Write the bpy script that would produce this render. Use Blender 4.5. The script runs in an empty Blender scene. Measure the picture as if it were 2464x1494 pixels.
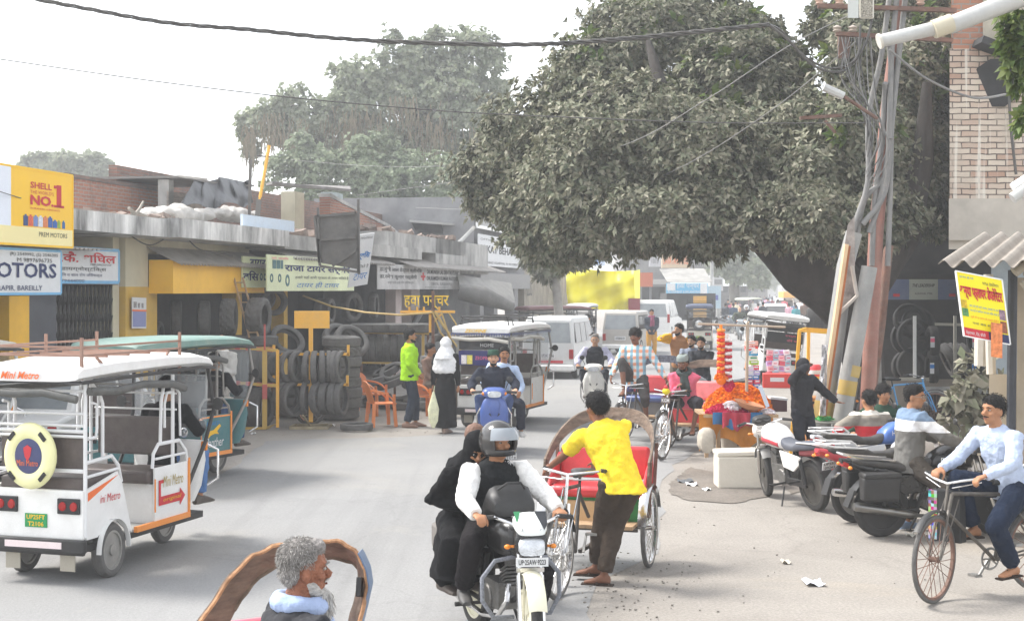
import bpy, bmesh, math, random
import numpy as np
from mathutils import Vector, Matrix, Euler
random.seed(7); RS=np.random.RandomState(7)
SC=bpy.context.scene; COL=SC.collection
R=math.radians; sin=math.sin; cos=math.cos; PI=math.pi
V=Vector
# ---------------------------------------------------------------- camera, sky, sun, exposure
FP=3400.0; HZ=695.0; CH=2.5      # focal length, horizon row (photo measured 2464 wide), camera height
cam=bpy.data.objects.new('camera',bpy.data.cameras.new('camera')); COL.objects.link(cam)
cam.location=(0,0,CH); cam.rotation_euler=(R(90),0,0)
cam.data.sensor_width=36; cam.data.lens=36*FP/2464; cam.data.shift_y=-(747-HZ)/2464
cam.data.clip_end=3000; SC.camera=cam
SUN_EL,SUN_AZ=52,-70
w=bpy.data.worlds.new("World"); SC.world=w; w.use_nodes=True
nt=w.node_tree; bg=nt.nodes['Background']
sky=nt.nodes.new('ShaderNodeTexSky'); sky.sky_type='NISHITA'; sky.sun_disc=False
sky.sun_elevation=R(SUN_EL); sky.sun_rotation=R(SUN_AZ); sky.air_density=1.0; sky.dust_density=1.5; sky.ozone_density=1
hs=nt.nodes.new('ShaderNodeHueSaturation'); hs.inputs['Saturation'].default_value=0.22; hs.inputs['Value'].default_value=1.0
nt.links.new(sky.outputs[0],hs.inputs['Color']); nt.links.new(hs.outputs[0],bg.inputs[0]); bg.inputs[1].default_value=0.135
sl=bpy.data.lights.new('sun','SUN'); sl.energy=1.5; sl.angle=R(16); sl.color=(1,.965,.91)
so=bpy.data.objects.new('sun',sl); COL.objects.link(so)
az=R(SUN_AZ); sd=V((sin(az)*cos(R(SUN_EL)),cos(az)*cos(R(SUN_EL)),sin(R(SUN_EL))))
so.rotation_euler=sd.to_track_quat('Z','Y').to_euler(); so.location=(0,0,40)
SC.view_settings.view_transform='Standard'; SC.view_settings.look='None'; SC.view_settings.gamma=1
SC.view_settings.exposure=1.72
SC.cycles.use_denoising=True
SC.cycles.max_bounces=6; SC.cycles.diffuse_bounces=3; SC.cycles.volume_bounces=1; SC.cycles.transparent_max_bounces=8
SC.cycles.glossy_bounces=2
# ---------------------------------------------------------------- photo measure -> place
def W(u,v,y): return V(((u-1232)*y/FP,y,CH-(v-HZ)*y/FP))
def G(u,v): y=FP*CH/(v-HZ); return V(((u-1232)*y/FP,y,0))
# ---------------------------------------------------------------- materials
MATS={}
def s2l(c): return tuple((x/12.92 if x<=.04045 else ((x+.055)/1.055)**2.4) for x in c)
def mat(key,col=(.5,.5,.5),rough=.7,metal=0,var=.18,scale=6,bump=.15,bscale=None,dust=0.0,alpha=1,emit=0,spec=None,island=0,streak=0,dustcol=(.42,.38,.32)):
    if key in MATS: return MATS[key]
    m=bpy.data.materials.new(key); MATS[key]=m; m.use_nodes=True; n=m.node_tree; L=n.links.new
    b=n.nodes['Principled BSDF']; b.inputs['Roughness'].default_value=rough; b.inputs['Metallic'].default_value=metal
    if spec is not None: b.inputs['Specular IOR Level'].default_value=spec
    tc=n.nodes.new('ShaderNodeTexCoord')
    no=n.nodes.new('ShaderNodeTexNoise'); no.inputs['Scale'].default_value=scale; no.inputs['Detail'].default_value=5; no.inputs['Roughness'].default_value=.65
    src=tc.outputs['Object']
    if streak:
        mp=n.nodes.new('ShaderNodeMapping'); mp.inputs['Scale'].default_value=(1,1,1.0/streak); L(src,mp.inputs[0]); L(mp.outputs[0],no.inputs['Vector'])
    else: L(src,no.inputs['Vector'])
    cr=n.nodes.new('ShaderNodeValToRGB'); cr.color_ramp.elements[0].position=.3; cr.color_ramp.elements[1].position=.7
    lo=tuple(max(0,c*(1-var)) for c in col); hi=tuple(min(1,c*(1+var*.7)) for c in col)
    cr.color_ramp.elements[0].color=(*lo,1); cr.color_ramp.elements[1].color=(*hi,1); L(no.outputs[0],cr.inputs[0])
    out=cr.outputs[0]
    if island:
        gi=n.nodes.new('ShaderNodeNewGeometry'); hv=n.nodes.new('ShaderNodeHueSaturation')
        mr=n.nodes.new('ShaderNodeMapRange'); mr.inputs[3].default_value=1-island; mr.inputs[4].default_value=1+island
        L(gi.outputs['Random Per Island'],mr.inputs[0]); L(mr.outputs[0],hv.inputs['Value']); L(out,hv.inputs['Color']); out=hv.outputs[0]
    if dust:
        n2=n.nodes.new('ShaderNodeTexNoise'); n2.inputs['Scale'].default_value=scale*.6+1.3; n2.inputs['Detail'].default_value=6; n2.inputs['Roughness'].default_value=.7; L(tc.outputs['Object'],n2.inputs['Vector'])
        r2=n.nodes.new('ShaderNodeValToRGB'); r2.color_ramp.elements[0].position=.35; r2.color_ramp.elements[1].position=.75
        r2.color_ramp.elements[0].color=(dust*.35,)*3+(1,); r2.color_ramp.elements[1].color=(min(1,dust*1.3),)*3+(1,)
        L(n2.outputs[0],r2.inputs[0]); mx=n.nodes.new('ShaderNodeMixRGB'); L(r2.outputs[0],mx.inputs[0]); L(out,mx.inputs[1]); mx.inputs[2].default_value=(*dustcol,1); out=mx.outputs[0]
    L(out,b.inputs['Base Color'])
    if bump:
        n3=n.nodes.new('ShaderNodeTexNoise'); n3.inputs['Scale'].default_value=bscale or scale*4; n3.inputs['Detail'].default_value=4; L(tc.outputs['Object'],n3.inputs['Vector'])
        bp=n.nodes.new('ShaderNodeBump'); bp.inputs['Strength'].default_value=bump; bp.inputs['Distance'].default_value=.02
        L(n3.outputs[0],bp.inputs['Height']); L(bp.outputs[0],b.inputs['Normal'])
    if alpha<1: b.inputs['Alpha'].default_value=alpha
    if emit:
        b.inputs['Emission Color'].default_value=(*col,1); b.inputs['Emission Strength'].default_value=emit
    return m
def C(h):  # hex as it looks -> linear
    return s2l(tuple(int(h[i:i+2],16)/255 for i in (0,2,4)))
def paint(h,rough=.4,dust=.12,**k): return mat('paint_'+h+str(rough),C(h),rough,0,.06,5,.03,dust=dust,**k)
def cloth(h,**k): return mat('cloth_'+h,C(h),.9,0,.12,14,.35,60,spec=.15,**k)
# ---------------------------------------------------------------- mesh builder
def frame(z,x=None):
    z=V(z).normalized(); x=V(x) if x is not None else (V((1,0,0)) if abs(z.x)<.8 else V((0,1,0)))
    x=(x-z*x.dot(z)).normalized(); return x,z.cross(x),z
class MB:
    def __init__(s,T=None): s.v=[];s.f=[];s.m=[];s.c=0;s.T=T or Matrix()
    def add(s,vs,fs):
        b=len(s.v); T=s.T; s.v.extend([tuple(T@V(p)) for p in vs]); s.f.extend([tuple(i+b for i in f) for f in fs]); s.m.extend([s.c]*len(fs)); return s
    def mi(s,i): s.c=i; return s
    def box(s,c,d,rot=None,tap=1):
        c=V(c); h=[x/2 for x in d]; Rm=Euler([R(a) for a in rot]).to_matrix() if rot else Matrix.Identity(3)
        vs=[c+Rm@V((sx*h[0]*(tap if sz>0 else 1),sy*h[1]*(tap if sz>0 else 1),sz*h[2])) for sz in(-1,1) for sy in(-1,1) for sx in(-1,1)]
        return s.hexa(vs)
    def hexa(s,vs): # order: z-,z+ ; y-,y+ ; x-,x+
        return s.add(vs,[(0,2,3,1),(4,5,7,6),(0,1,5,4),(2,6,7,3),(0,4,6,2),(1,3,7,5)])
    def bar(s,a,b,w,h=None,up=(0,0,1)):
        a=V(a);b=V(b);h=h or w; z=(b-a); 
        up=V(up); 
        if abs(z.normalized().dot(up))>.98: up=V((0,1,0))
        x=z.cross(up).normalized(); y=x.cross(z).normalized()
        vs=[p+x*sx*w/2+y*sy*h/2 for p in(a,b) for sy in(-1,1) for sx in(-1,1)]; return s.hexa(vs)
    def tube(s,pts,r,n=8,closed=False,caps=True,sx=1,xa=None):
        pts=[V(p) for p in pts]; k=len(pts); rs=r if isinstance(r,(list,tuple)) else [r]*k
        vs=[];xp=V(xa) if xa is not None else None
        for i,p in enumerate(pts):
            if closed: d=pts[(i+1)%k]-pts[i-1]
            else: d=pts[min(i+1,k-1)]-pts[max(i-1,0)]
            x,y,z=frame(d,xp); xp=x
            for j in range(n):
                a=2*PI*j/n; vs.append(p+(x*cos(a)*sx+y*sin(a))*rs[i])
        fs=[]
        for i in range(k if closed else k-1):
            for j in range(n):
                a=i*n+j;b=i*n+(j+1)%n;c=((i+1)%k)*n+(j+1)%n;d=((i+1)%k)*n+j; fs.append((a,b,c,d))
        if caps and not closed: fs.append(tuple(range(n-1,-1,-1))); fs.append(tuple((k-1)*n+j for j in range(n)))
        return s.add(vs,fs)
    def lathe(s,prof,c=(0,0,0),ax=(0,0,1),n=24,closed=False,mod=None,x0=None):
        x,y,z=frame(ax,x0); c=V(c); vs=[];k=len(prof)
        for i,(r,h) in enumerate(prof):
            for j in range(n):
                a=2*PI*j/n; rr=r if not mod else mod(i,j,r); vs.append(c+z*h+(x*cos(a)+y*sin(a))*rr)
        fs=[]
        for i in range(k if closed else k-1):
            for j in range(n):
                fs.append((i*n+j,i*n+(j+1)%n,((i+1)%k)*n+(j+1)%n,((i+1)%k)*n+j))
        if not closed:
            if prof[0][0]>1e-4: fs.append(tuple(range(n-1,-1,-1)))
            if prof[-1][0]>1e-4: fs.append(tuple((k-1)*n+j for j in range(n)))
        return s.add(vs,fs)
    def torus(s,c,Rr,r,ax=(0,0,1),n=24,m=8,sy=1):
        return s.lathe([(Rr+r*cos(2*PI*i/m),r*sy*sin(2*PI*i/m)) for i in range(m)],c,ax,n,True)
    def ell(s,c,r,n=12,m=8,X=(1,0,0),Y=(0,1,0),Z=(0,0,1)):
        c=V(c);X=V(X);Y=V(Y);Z=V(Z); vs=[c-Z*r[2]];fs=[]
        for i in range(1,m):
            ph=-PI/2+PI*i/m
            for j in range(n):
                a=2*PI*j/n; vs.append(c+X*r[0]*cos(ph)*cos(a)+Y*r[1]*cos(ph)*sin(a)+Z*r[2]*sin(ph))
        vs.append(c+Z*r[2]); t=len(vs)-1
        for j in range(n): fs.append((0,1+(j+1)%n,1+j)); fs.append((t,1+(m-2)*n+j,1+(m-2)*n+(j+1)%n))
        for i in range(m-2):
            for j in range(n): a=1+i*n; fs.append((a+j,a+(j+1)%n,a+n+(j+1)%n,a+n+j))
        return s.add(vs,fs)
    def loft(s,rings,n=14,p=2.4,caps=True): # ring: (center, xaxis*halfwidth, yaxis*halfheight)
        vs=[];fs=[]
        for (c,X,Y) in rings:
            c=V(c);X=V(X);Y=V(Y)
            for j in range(n):
                a=2*PI*(j+.5)/n; ca=cos(a);sa=sin(a)
                vs.append(c+X*math.copysign(abs(ca)**(2/p),ca)+Y*math.copysign(abs(sa)**(2/p),sa))
        for i in range(len(rings)-1):
            for j in range(n): fs.append((i*n+j,i*n+(j+1)%n,(i+1)*n+(j+1)%n,(i+1)*n+j))
        if caps: fs.append(tuple(range(n-1,-1,-1))); fs.append(tuple((len(rings)-1)*n+j for j in range(n)))
        return s.add(vs,fs)
    def ylo(s,st,n=14,p=2.6,x=0): # stations along y: (y,z,halfwidth,halfheight)
        return s.loft([((x,a,b),(w,0,0),(0,0,h)) for a,b,w,h in st],n,p)
    def zlo(s,st,n=14,p=2.6,x=0): # stations along z: (z,y,halfwidth,halfdepth)
        return s.loft([((x,b,a),(w,0,0),(0,h,0)) for a,b,w,h in st],n,p)
    def prism(s,poly,o,X,Y,t): # polygon in plane X,Y thickness t along X x Y
        o=V(o);X=V(X);Y=V(Y);N=X.cross(Y).normalized()*t; k=len(poly)
        vs=[o+X*a+Y*b for a,b in poly]+[o+X*a+Y*b+N for a,b in poly]
        return s.add(vs,[tuple(range(k-1,-1,-1)),tuple(range(k,2*k))]+[(i,(i+1)%k,(i+1)%k+k,i+k) for i in range(k)])
    def quad(s,a,b,c,d): return s.add([a,b,c,d],[(0,1,2,3)])
    def grid(s,fn,nu,nv,thick=0):
        vs=[V(fn(i/nu,j/nv)) for j in range(nv+1) for i in range(nu+1)]
        fs=[(j*(nu+1)+i,j*(nu+1)+i+1,(j+1)*(nu+1)+i+1,(j+1)*(nu+1)+i) for j in range(nv) for i in range(nu)]
        s.add(vs,fs)
        if thick:
            N=(vs[1]-vs[0]).cross(vs[nu+1]-vs[0]).normalized()*-thick
            s.add([p+N for p in vs],[f[::-1] for f in fs])
            b=len(vs); rim=[i for i in range(nu+1)]+[j*(nu+1)+nu for j in range(1,nv+1)]+[nv*(nu+1)+i for i in range(nu-1,-1,-1)]+[j*(nu+1) for j in range(nv-1,0,-1)]
            s.add(vs+[p+N for p in vs],[(rim[i],rim[(i+1)%len(rim)],rim[(i+1)%len(rim)]+b,rim[i]+b) for i in range(len(rim))])
        return s
    def mesh(s,name,mats,ang=38):
        me=bpy.data.meshes.new(name); me.from_pydata(s.v,[],s.f)
        mats=mats if isinstance(mats,(list,tuple)) else [mats]
        for m in mats: me.materials.append(m)
        if len(mats)>1: me.polygons.foreach_set('material_index',[min(i,len(mats)-1) for i in s.m])
        if ang: me.polygons.foreach_set('use_smooth',[True]*len(s.f)); me.set_sharp_from_angle(angle=R(ang))
        me.update(); return me
    def build(s,name,mats,parent=None,ang=38,bev=0):
        o=bpy.data.objects.new(name,s.mesh(name,mats,ang)); COL.objects.link(o)
        if parent is not None: o.parent=parent
        if bev:
            md=o.modifiers.new('bevel','BEVEL'); md.width=bev; md.segments=2; md.limit_method='ANGLE'; md.angle_limit=R(40); md.harden_normals=False
        return o
def tag(o,label=None,cat=None,group=None,kind=None):
    if label: o['label']=label
    if cat: o['category']=cat
    if group: o['group']=group
    if kind: o['kind']=kind
    return o
def thing(name,label,cat,loc=(0,0,0),th=0,group=None,rot=None):
    o=bpy.data.objects.new(name,None); COL.objects.link(o); o.location=loc; o.rotation_euler=(rot[0] if rot else 0,rot[1] if rot else 0,-R(th)); o.empty_display_size=.2
    return tag(o,label,cat,group)
def kids(o): return CH_.get(o.name,[]) 
def dup(o,loc=None,th=None,label=None,group=None,parent=None,rot=None):
    c=o.copy(); COL.objects.link(c)
    if parent is not None: c.parent=parent
    for ch in [x for x in o.children]: dup(ch,parent=c)
    if loc is not None: c.location=loc
    if th is not None: c.rotation_euler=(rot[0] if rot else 0,rot[1] if rot else 0,-R(th))
    if label: c['label']=label
    if group: c['group']=group
    return c
# deferred work: text and remeshed bodies are evaluated in one go
TXT=[];REM=[]
def text(s,o,X,U,h,w,m,parent,name='lettering',ext=.002,bold=0,shear=0,label=None):
    cu=bpy.data.curves.new(name,'FONT'); cu.body=s; cu.size=1; cu.extrude=0; cu.offset=bold; cu.shear=shear; cu.resolution_u=2; cu.align_x='LEFT'
    ob=bpy.data.objects.new('t_tmp',cu); COL.objects.link(ob); TXT.append((ob,V(o),V(X).normalized(),V(U).normalized(),h,w,m,parent,name,ext,label))
def remesh(mb,name,m,parent,vox,smooth=3,disp=0,dscale=.12):
    me=bpy.data.meshes.new(name); me.from_pydata(mb.v,[],mb.f); me.materials.append(m)
    o=bpy.data.objects.new(name,me); COL.objects.link(o); o.parent=parent
    md=o.modifiers.new('r','REMESH'); md.mode='VOXEL'; md.voxel_size=vox; md.use_smooth_shade=True
    if smooth: sm=o.modifiers.new('s','SMOOTH'); sm.iterations=smooth; sm.factor=.5
    if disp:
        tx=bpy.data.textures.get('fold%d'%int(dscale*1000)) or bpy.data.textures.new('fold%d'%int(dscale*1000),'CLOUDS'); tx.noise_scale=dscale; tx.noise_depth=2
        dm=o.modifiers.new('d','DISPLACE'); dm.texture=tx; dm.strength=disp; dm.mid_level=.5; dm.texture_coords='LOCAL'
    REM.append(o); return o
def flush():
    dg=bpy.context.evaluated_depsgraph_get(); res=[]
    for t in TXT: res.append((t,bpy.data.meshes.new_from_object(t[0].evaluated_get(dg))))
    rr=[(o,bpy.data.meshes.new_from_object(o.evaluated_get(dg))) for o in REM]
    for o,me in rr:
        o.modifiers.clear(); o.data=me; me.polygons.foreach_set('use_smooth',[True]*len(me.polygons))
    for (ob,o,X,U,h,w,m,parent,name,ext,label),me in res:
        n=len(me.vertices)
        if n:
            co=np.empty(n*3); me.vertices.foreach_get('co',co); co=co.reshape(-1,3)
            a=co.min(0);b=co.max(0); sx=w/max(1e-6,b[0]-a[0]) if w else h/max(1e-6,b[1]-a[1]); sy=h/max(1e-6,b[1]-a[1]); N=X.cross(U).normalized()
            P=np.outer((co[:,0]-a[0])*sx,X)+np.outer((co[:,1]-a[1])*sy,U)+np.array(o)+np.array(N)*ext
            me.vertices.foreach_set('co',P.ravel())
        me.materials.clear(); me.materials.append(m); me.name=name; me.update()
        q=bpy.data.objects.new(name,me); COL.objects.link(q); q.parent=parent
        if label: q['label']=label
        cu=ob.data; bpy.data.objects.remove(ob); bpy.data.curves.remove(cu)
    TXT.clear(); REM.clear()
# common materials
BLK=mat('black_plastic',(.014,.014,.015),.5,0,.2,8,.1,dust=.035)
RUB=mat('rubber',(.095,.093,.09),.85,0,.3,12,.5,80,dust=.38,dustcol=(.2,.19,.175))
RUBD=mat('rubber_dark',(.018,.018,.018),.8,0,.3,12,.4,80,dust=.10,dustcol=(.2,.18,.16))
CHR=mat('chrome',(.75,.75,.75),.22,1,.1,10,.05,dust=.25)
STL=mat('grey_steel',(.35,.35,.34),.5,.7,.2,9,.1,dust=.25)
ENG=mat('engine_metal',(.16,.16,.16),.5,.6,.4,14,.3,dust=.25)
GLS=mat('dark_glass',(.03,.035,.04),.08,0,.2,3,0,dust=.12)
GLP=mat('pale_glass',(.25,.28,.3),.08,0,.2,3,0,dust=.15)
CLR=mat('clear_glass',(.7,.75,.78),.05,0,.05,3,0,alpha=.22)
WHT=paint('f2f2f0',.4)
YEL=paint('f0b020',.5,.18)
REDL=mat('red_lens',(.35,.01,.01),.2,0,.1,5,0)
ORL=mat('orange_lens',(.8,.25,.02),.2,0,.1,5,0)
HLE=mat('lamp_lens',(.62,.64,.66),.12,.55,.25,22,.3)
INK=mat('dark_ink',(.02,.02,.022),.7,0,.1,5,0)
# ================================================================ SETTING: ground, road, buildings
def groundmat(key,base,spread,sc=.5,crack=0,fine=.12,spots=0,hue=(.3,.26,.21)):
    m=bpy.data.materials.new(key); MATS[key]=m; m.use_nodes=True; n=m.node_tree; L=n.links.new; b=n.nodes['Principled BSDF']; b.inputs['Roughness'].default_value=.93; b.inputs['Specular IOR Level'].default_value=.2
    tc=n.nodes.new('ShaderNodeTexCoord')
    def noise(s,d=6,r=.6,dist=0):
        q=n.nodes.new('ShaderNodeTexNoise'); q.inputs['Scale'].default_value=s; q.inputs['Detail'].default_value=d; q.inputs['Roughness'].default_value=r; q.inputs['Distortion'].default_value=dist; L(tc.outputs['Object'],q.inputs['Vector']); return q.outputs[0]
    def ramp(x,a,ca,c,cc):
        q=n.nodes.new('ShaderNodeValToRGB'); q.color_ramp.elements[0].position=a; q.color_ramp.elements[1].position=c; q.color_ramp.elements[0].color=(*ca,1); q.color_ramp.elements[1].color=(*cc,1); L(x,q.inputs[0]); return q.outputs[0]
    def mix(f,a,c,t='MIX'):
        q=n.nodes.new('ShaderNodeMixRGB'); q.blend_type=t
        if isinstance(f,float): q.inputs[0].default_value=f
        else: L(f,q.inputs[0])
        for i,x in((1,a),(2,c)):
            if isinstance(x,tuple): q.inputs[i].default_value=(*x,1)
            else: L(x,q.inputs[i])
        return q.outputs[0]
    c=ramp(noise(sc,7,.62,.6),.3,tuple(x*(1-spread) for x in base),.72,tuple(x*(1+spread) for x in base))
    c=mix(ramp(noise(sc*.35+.07,4,.5),.42,(0,0,0),.66,(.55,)*3),c,hue)
    def track(sx,sy,lo,hi,f):
        mp=n.nodes.new('ShaderNodeMapping'); mp.inputs['Rotation'].default_value=(0,0,R(10.8)); mp.inputs['Scale'].default_value=(sx,sy,1); L(tc.outputs['Object'],mp.inputs[0]); q=n.nodes.new('ShaderNodeTexNoise'); q.inputs['Scale'].default_value=1; q.inputs['Detail'].default_value=6; q.inputs['Roughness'].default_value=.65; L(mp.outputs[0],q.inputs['Vector']); return ramp(q.outputs[0],lo,(0,0,0),hi,(f,)*3)
    c=mix(track(1.6,.05,.5,.68,.42 if not spots else .15),c,tuple(x*.68 for x in base))
    c=mix(ramp(noise(.9,7,.7,1.2),.60,(0,0,0),.70,(.45,)*3),c,tuple(x*.70 for x in base))
    c=mix(ramp(noise(.23,6,.65,.8),.54,(0,0,0),.62,(.4,)*3),c,tuple(min(1,x*a) for x,a in zip(base,(1.22,1.16,1.06))))
    fn=noise(38,3,.8); c=mix(fine,c,ramp(fn,.3,(0,0,0),.7,(1,1,1)),'OVERLAY')
    vo=n.nodes.new('ShaderNodeTexVoronoi'); vo.inputs['Scale'].default_value=7; L(tc.outputs['Object'],vo.inputs['Vector'])
    c=mix(ramp(vo.outputs['Distance'],.0,(.75,)*3,.06,(0,)*3),c,tuple(x*.45 for x in base)) if spots else c
    if crack:
        v2=n.nodes.new('ShaderNodeTexVoronoi'); v2.feature='DISTANCE_TO_EDGE'; v2.inputs['Scale'].default_value=.42
        w2=n.nodes.new('ShaderNodeTexNoise'); w2.inputs['Scale'].default_value=2.2; w2.inputs['Detail'].default_value=5; L(tc.outputs['Object'],w2.inputs['Vector'])
        mm=n.nodes.new('ShaderNodeMixRGB'); mm.inputs[0].default_value=.35; L(tc.outputs['Object'],mm.inputs[1]); L(w2.outputs['Color'],mm.inputs[2]); L(mm.outputs[0],v2.inputs['Vector'])
        ck=ramp(v2.outputs['Distance'],.0,(.55*crack,)*3,.008,(0,)*3); c=mix(ck,c,tuple(x*.35 for x in base))
    L(c,b.inputs['Base Color']); bp=n.nodes.new('ShaderNodeBump'); bp.inputs['Strength'].default_value=.35; bp.inputs['Distance'].default_value=.02; L(fn,bp.inputs['Height']); L(bp.outputs[0],b.inputs['Normal'])
    return m
ASPH=groundmat('asphalt_dusty',(.268,.266,.262),.09,.35,.22,.12,hue=(.295,.288,.275))
DIRT=groundmat('dusty_ground',(.285,.262,.235),.15,.8,.28,.24,1,hue=(.32,.295,.262))
DARKD=groundmat('damp_soil',(.17,.15,.13),.3,2.5,0,.3,1,hue=(.24,.21,.18))
def sheet(name,pts,z,m,sub=0,jag=0,kind='structure'):
    P=[]
    for i,(a,b) in enumerate(zip(pts,pts[1:]+pts[:1])):
        a=V((a[0],a[1]));b=V((b[0],b[1])); k=max(1,int((b-a).length/sub)) if sub and (b-a).length<60 else 1
        for j in range(k):
            p=a.lerp(b,j/k); P.append((p.x+random.uniform(-jag,jag),p.y+random.uniform(-jag,jag),z))
    mb=MB(); mb.add(P,[tuple(range(len(P)))]); return tag(mb.build(name,m,None,0),kind=kind)
sheet('ground',[(-600,-30),(600,-30),(600,1500),(-600,1500)],0,DIRT)
g=lambda u,v:tuple(G(u,v))[:2]
def Rt(y,o): return (o+.19*y,y)
sheet('road',[(-14,-2),(1.2,-2),(1.0,6),g(1400,1480),g(1450,1400),g(1590,1330),g(1600,1230),g(1580,1180),g(1625,1120),g(1690,1075),g(1740,1000),g(1800,905),g(1835,835),(17,97),(115,600),(95,600),(3.5,75),g(1395,855),g(1262,915),g(1120,985),g(1065,1045),g(960,1052),g(760,1055),g(640,1062),g(560,1125),g(440,1180),(-6.9,16.5),(-14,14)],.004,ASPH,.5,.05)
sheet('wet_patch',[g(1610,1165),g(1660,1125),g(1740,1140),g(1850,1150),g(1850,1195),g(1760,1212),g(1660,1205),g(1615,1190)],.008,DARKD,.12,.03)
sheet('soil_strip',[g(1850,1130),g(2030,1120),g(2030,1165),g(1900,1190)],.008,DARKD,.2,.04)
def brick(key,d,c1,c2,mort,bw=.22,bh=.075,mw=.012,white=0,streak=0):
    m=bpy.data.materials.new(key); MATS[key]=m; m.use_nodes=True; n=m.node_tree; L=n.links.new; b=n.nodes['Principled BSDF']; b.inputs['Roughness'].default_value=.9
    tc=n.nodes.new('ShaderNodeTexCoord'); dt=n.nodes.new('ShaderNodeVectorMath'); dt.operation='DOT_PRODUCT'; L(tc.outputs['Object'],dt.inputs[0]); dt.inputs[1].default_value=(d[0],d[1],0)
    sp=n.nodes.new('ShaderNodeSeparateXYZ'); L(tc.outputs['Object'],sp.inputs[0]); cb=n.nodes.new('ShaderNodeCombineXYZ'); L(dt.outputs['Value'],cb.inputs[0]); L(sp.outputs[2],cb.inputs[1])
    no=n.nodes.new('ShaderNodeTexNoise'); no.inputs['Scale'].default_value=5; no.inputs['Detail'].default_value=4; L(tc.outputs['Object'],no.inputs['Vector'])
    ws=n.nodes.new('ShaderNodeVectorMath'); ws.operation='SCALE'; L(no.outputs['Color'],ws.inputs[0]); ws.inputs['Scale'].default_value=.035
    wa=n.nodes.new('ShaderNodeVectorMath'); L(cb.outputs[0],wa.inputs[0]); L(ws.outputs[0],wa.inputs[1])
    br=n.nodes.new('ShaderNodeTexBrick'); L(wa.outputs[0],br.inputs['Vector']); br.inputs['Scale'].default_value=1; br.inputs['Brick Width'].default_value=bw; br.inputs['Row Height'].default_value=bh; br.inputs['Mortar Size'].default_value=mw; br.inputs['Mortar Smooth'].default_value=.3
    br.inputs['Color1'].default_value=(*c1,1); br.inputs['Color2'].default_value=(*c2,1); br.inputs['Mortar'].default_value=(*mort,1); br.inputs['Bias'].default_value=-.2
    n2=n.nodes.new('ShaderNodeTexNoise'); n2.inputs['Scale'].default_value=1.1; n2.inputs['Detail'].default_value=8; n2.inputs['Roughness'].default_value=.7; L(tc.outputs['Object'],n2.inputs['Vector'])
    r=n.nodes.new('ShaderNodeValToRGB'); r.color_ramp.elements[0].position=.5; r.color_ramp.elements[1].position=.72; L(n2.outputs[0],r.inputs[0])
    mx=n.nodes.new('ShaderNodeMixRGB'); L(r.outputs[0],mx.inputs[0]); L(br.outputs['Color'],mx.inputs[1]); mx.inputs[2].default_value=(*( (.50,.42,.34) if white else (.08,.07,.065)),1)
    out=mx.outputs[0]
    if streak:
        mp=n.nodes.new('ShaderNodeMapping'); mp.inputs['Scale'].default_value=(9,9,.35); L(tc.outputs['Object'],mp.inputs[0]); n4=n.nodes.new('ShaderNodeTexNoise'); n4.inputs['Scale'].default_value=1; n4.inputs['Detail'].default_value=4; L(mp.outputs[0],n4.inputs['Vector'])
        r4=n.nodes.new('ShaderNodeValToRGB'); r4.color_ramp.elements[0].position=.58; r4.color_ramp.elements[1].position=.66; r4.color_ramp.elements[1].color=(.8,.8,.8,1); L(n4.outputs[0],r4.inputs[0])
        m4=n.nodes.new('ShaderNodeMixRGB'); L(r4.outputs[0],m4.inputs[0]); L(out,m4.inputs[1]); m4.inputs[2].default_value=(.75,.7,.62,1); out=m4.outputs[0]
    L(out,b.inputs['Base Color']); bp=n.nodes.new('ShaderNodeBump'); bp.inputs['Strength'].default_value=.7; bp.inputs['Distance'].default_value=.02
    iv=n.nodes.new('ShaderNodeMath'); iv.operation='SUBTRACT'; iv.inputs[0].default_value=1; L(br.outputs['Fac'],iv.inputs[1]); L(iv.outputs[0],bp.inputs['Height']); L(bp.outputs[0],b.inputs['Normal']); return m
LD=V((.1867,.9824,0)); LN=V((.9824,-.1867,0))
BRK=brick('red_brick',LD,(.38,.15,.09),(.27,.11,.075),(.3,.26,.22))
BRKD=brick('sooty_brick',LD,(.2,.12,.09),(.12,.085,.07),(.14,.12,.11))
BRKX=brick('red_brick_across',(1,0),(.38,.15,.09),(.27,.11,.075),(.3,.26,.22))
BRKW=brick('whitewashed_brick',(1,-.1),(.64,.55,.45),(.40,.22,.15),(.14,.11,.09),.3,.098,.012,1,1)
BRKO=brick('bare_orange_brick',(1,-.1),(.44,.20,.12),(.36,.17,.11),(.3,.26,.22),.3,.098,.014)
CONC=mat('old_concrete',(.4,.39,.37),.95,0,.45,1.6,.5,20,streak=1.5)
CONS=mat('stained_whitewash',(.60,.59,.57),.95,0,.75,2.6,.4,20,streak=4)
CREAM=mat('cream_plaster',(.6,.55,.4),.9,0,.14,1.8,.2,dust=.2)
MUST=mat('mustard_plaster',(.62,.38,.04),.9,0,.2,1.8,.2,dust=.18)
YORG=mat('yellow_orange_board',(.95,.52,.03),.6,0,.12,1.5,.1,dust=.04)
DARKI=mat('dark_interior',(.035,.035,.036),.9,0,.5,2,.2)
TIN=mat('corrugated_tin',(.42,.4,.38),.7,.2,.35,2.5,.2,dust=.35)
TIND=mat('dark_tin',(.16,.15,.145),.7,.3,.4,2.5,.2,dust=.2)
GRYP=mat('grey_plaster',(.23,.23,.235),.9,0,.25,1.4,.2)
TANW=mat('tan_wall',(.33,.29,.23),.95,0,.4,1.5,.4,streak=2)
WOOD=mat('raw_wood',(.42,.28,.16),.8,0,.35,9,.3,streak=6)
RUST=mat('rusty_steel',(.17,.075,.05),.8,.3,.4,6,.3,dust=.2)
BROWN=mat('brown_steel',(.11,.105,.10),.7,.3,.3,4,.2,dust=.15)
def FW(y,o,z): return V((-11+.19*y,y,z))+LN*o
def yu(u,o=0): return (-11+o*1.018)/((u-1232)/FP-.19)
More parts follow.
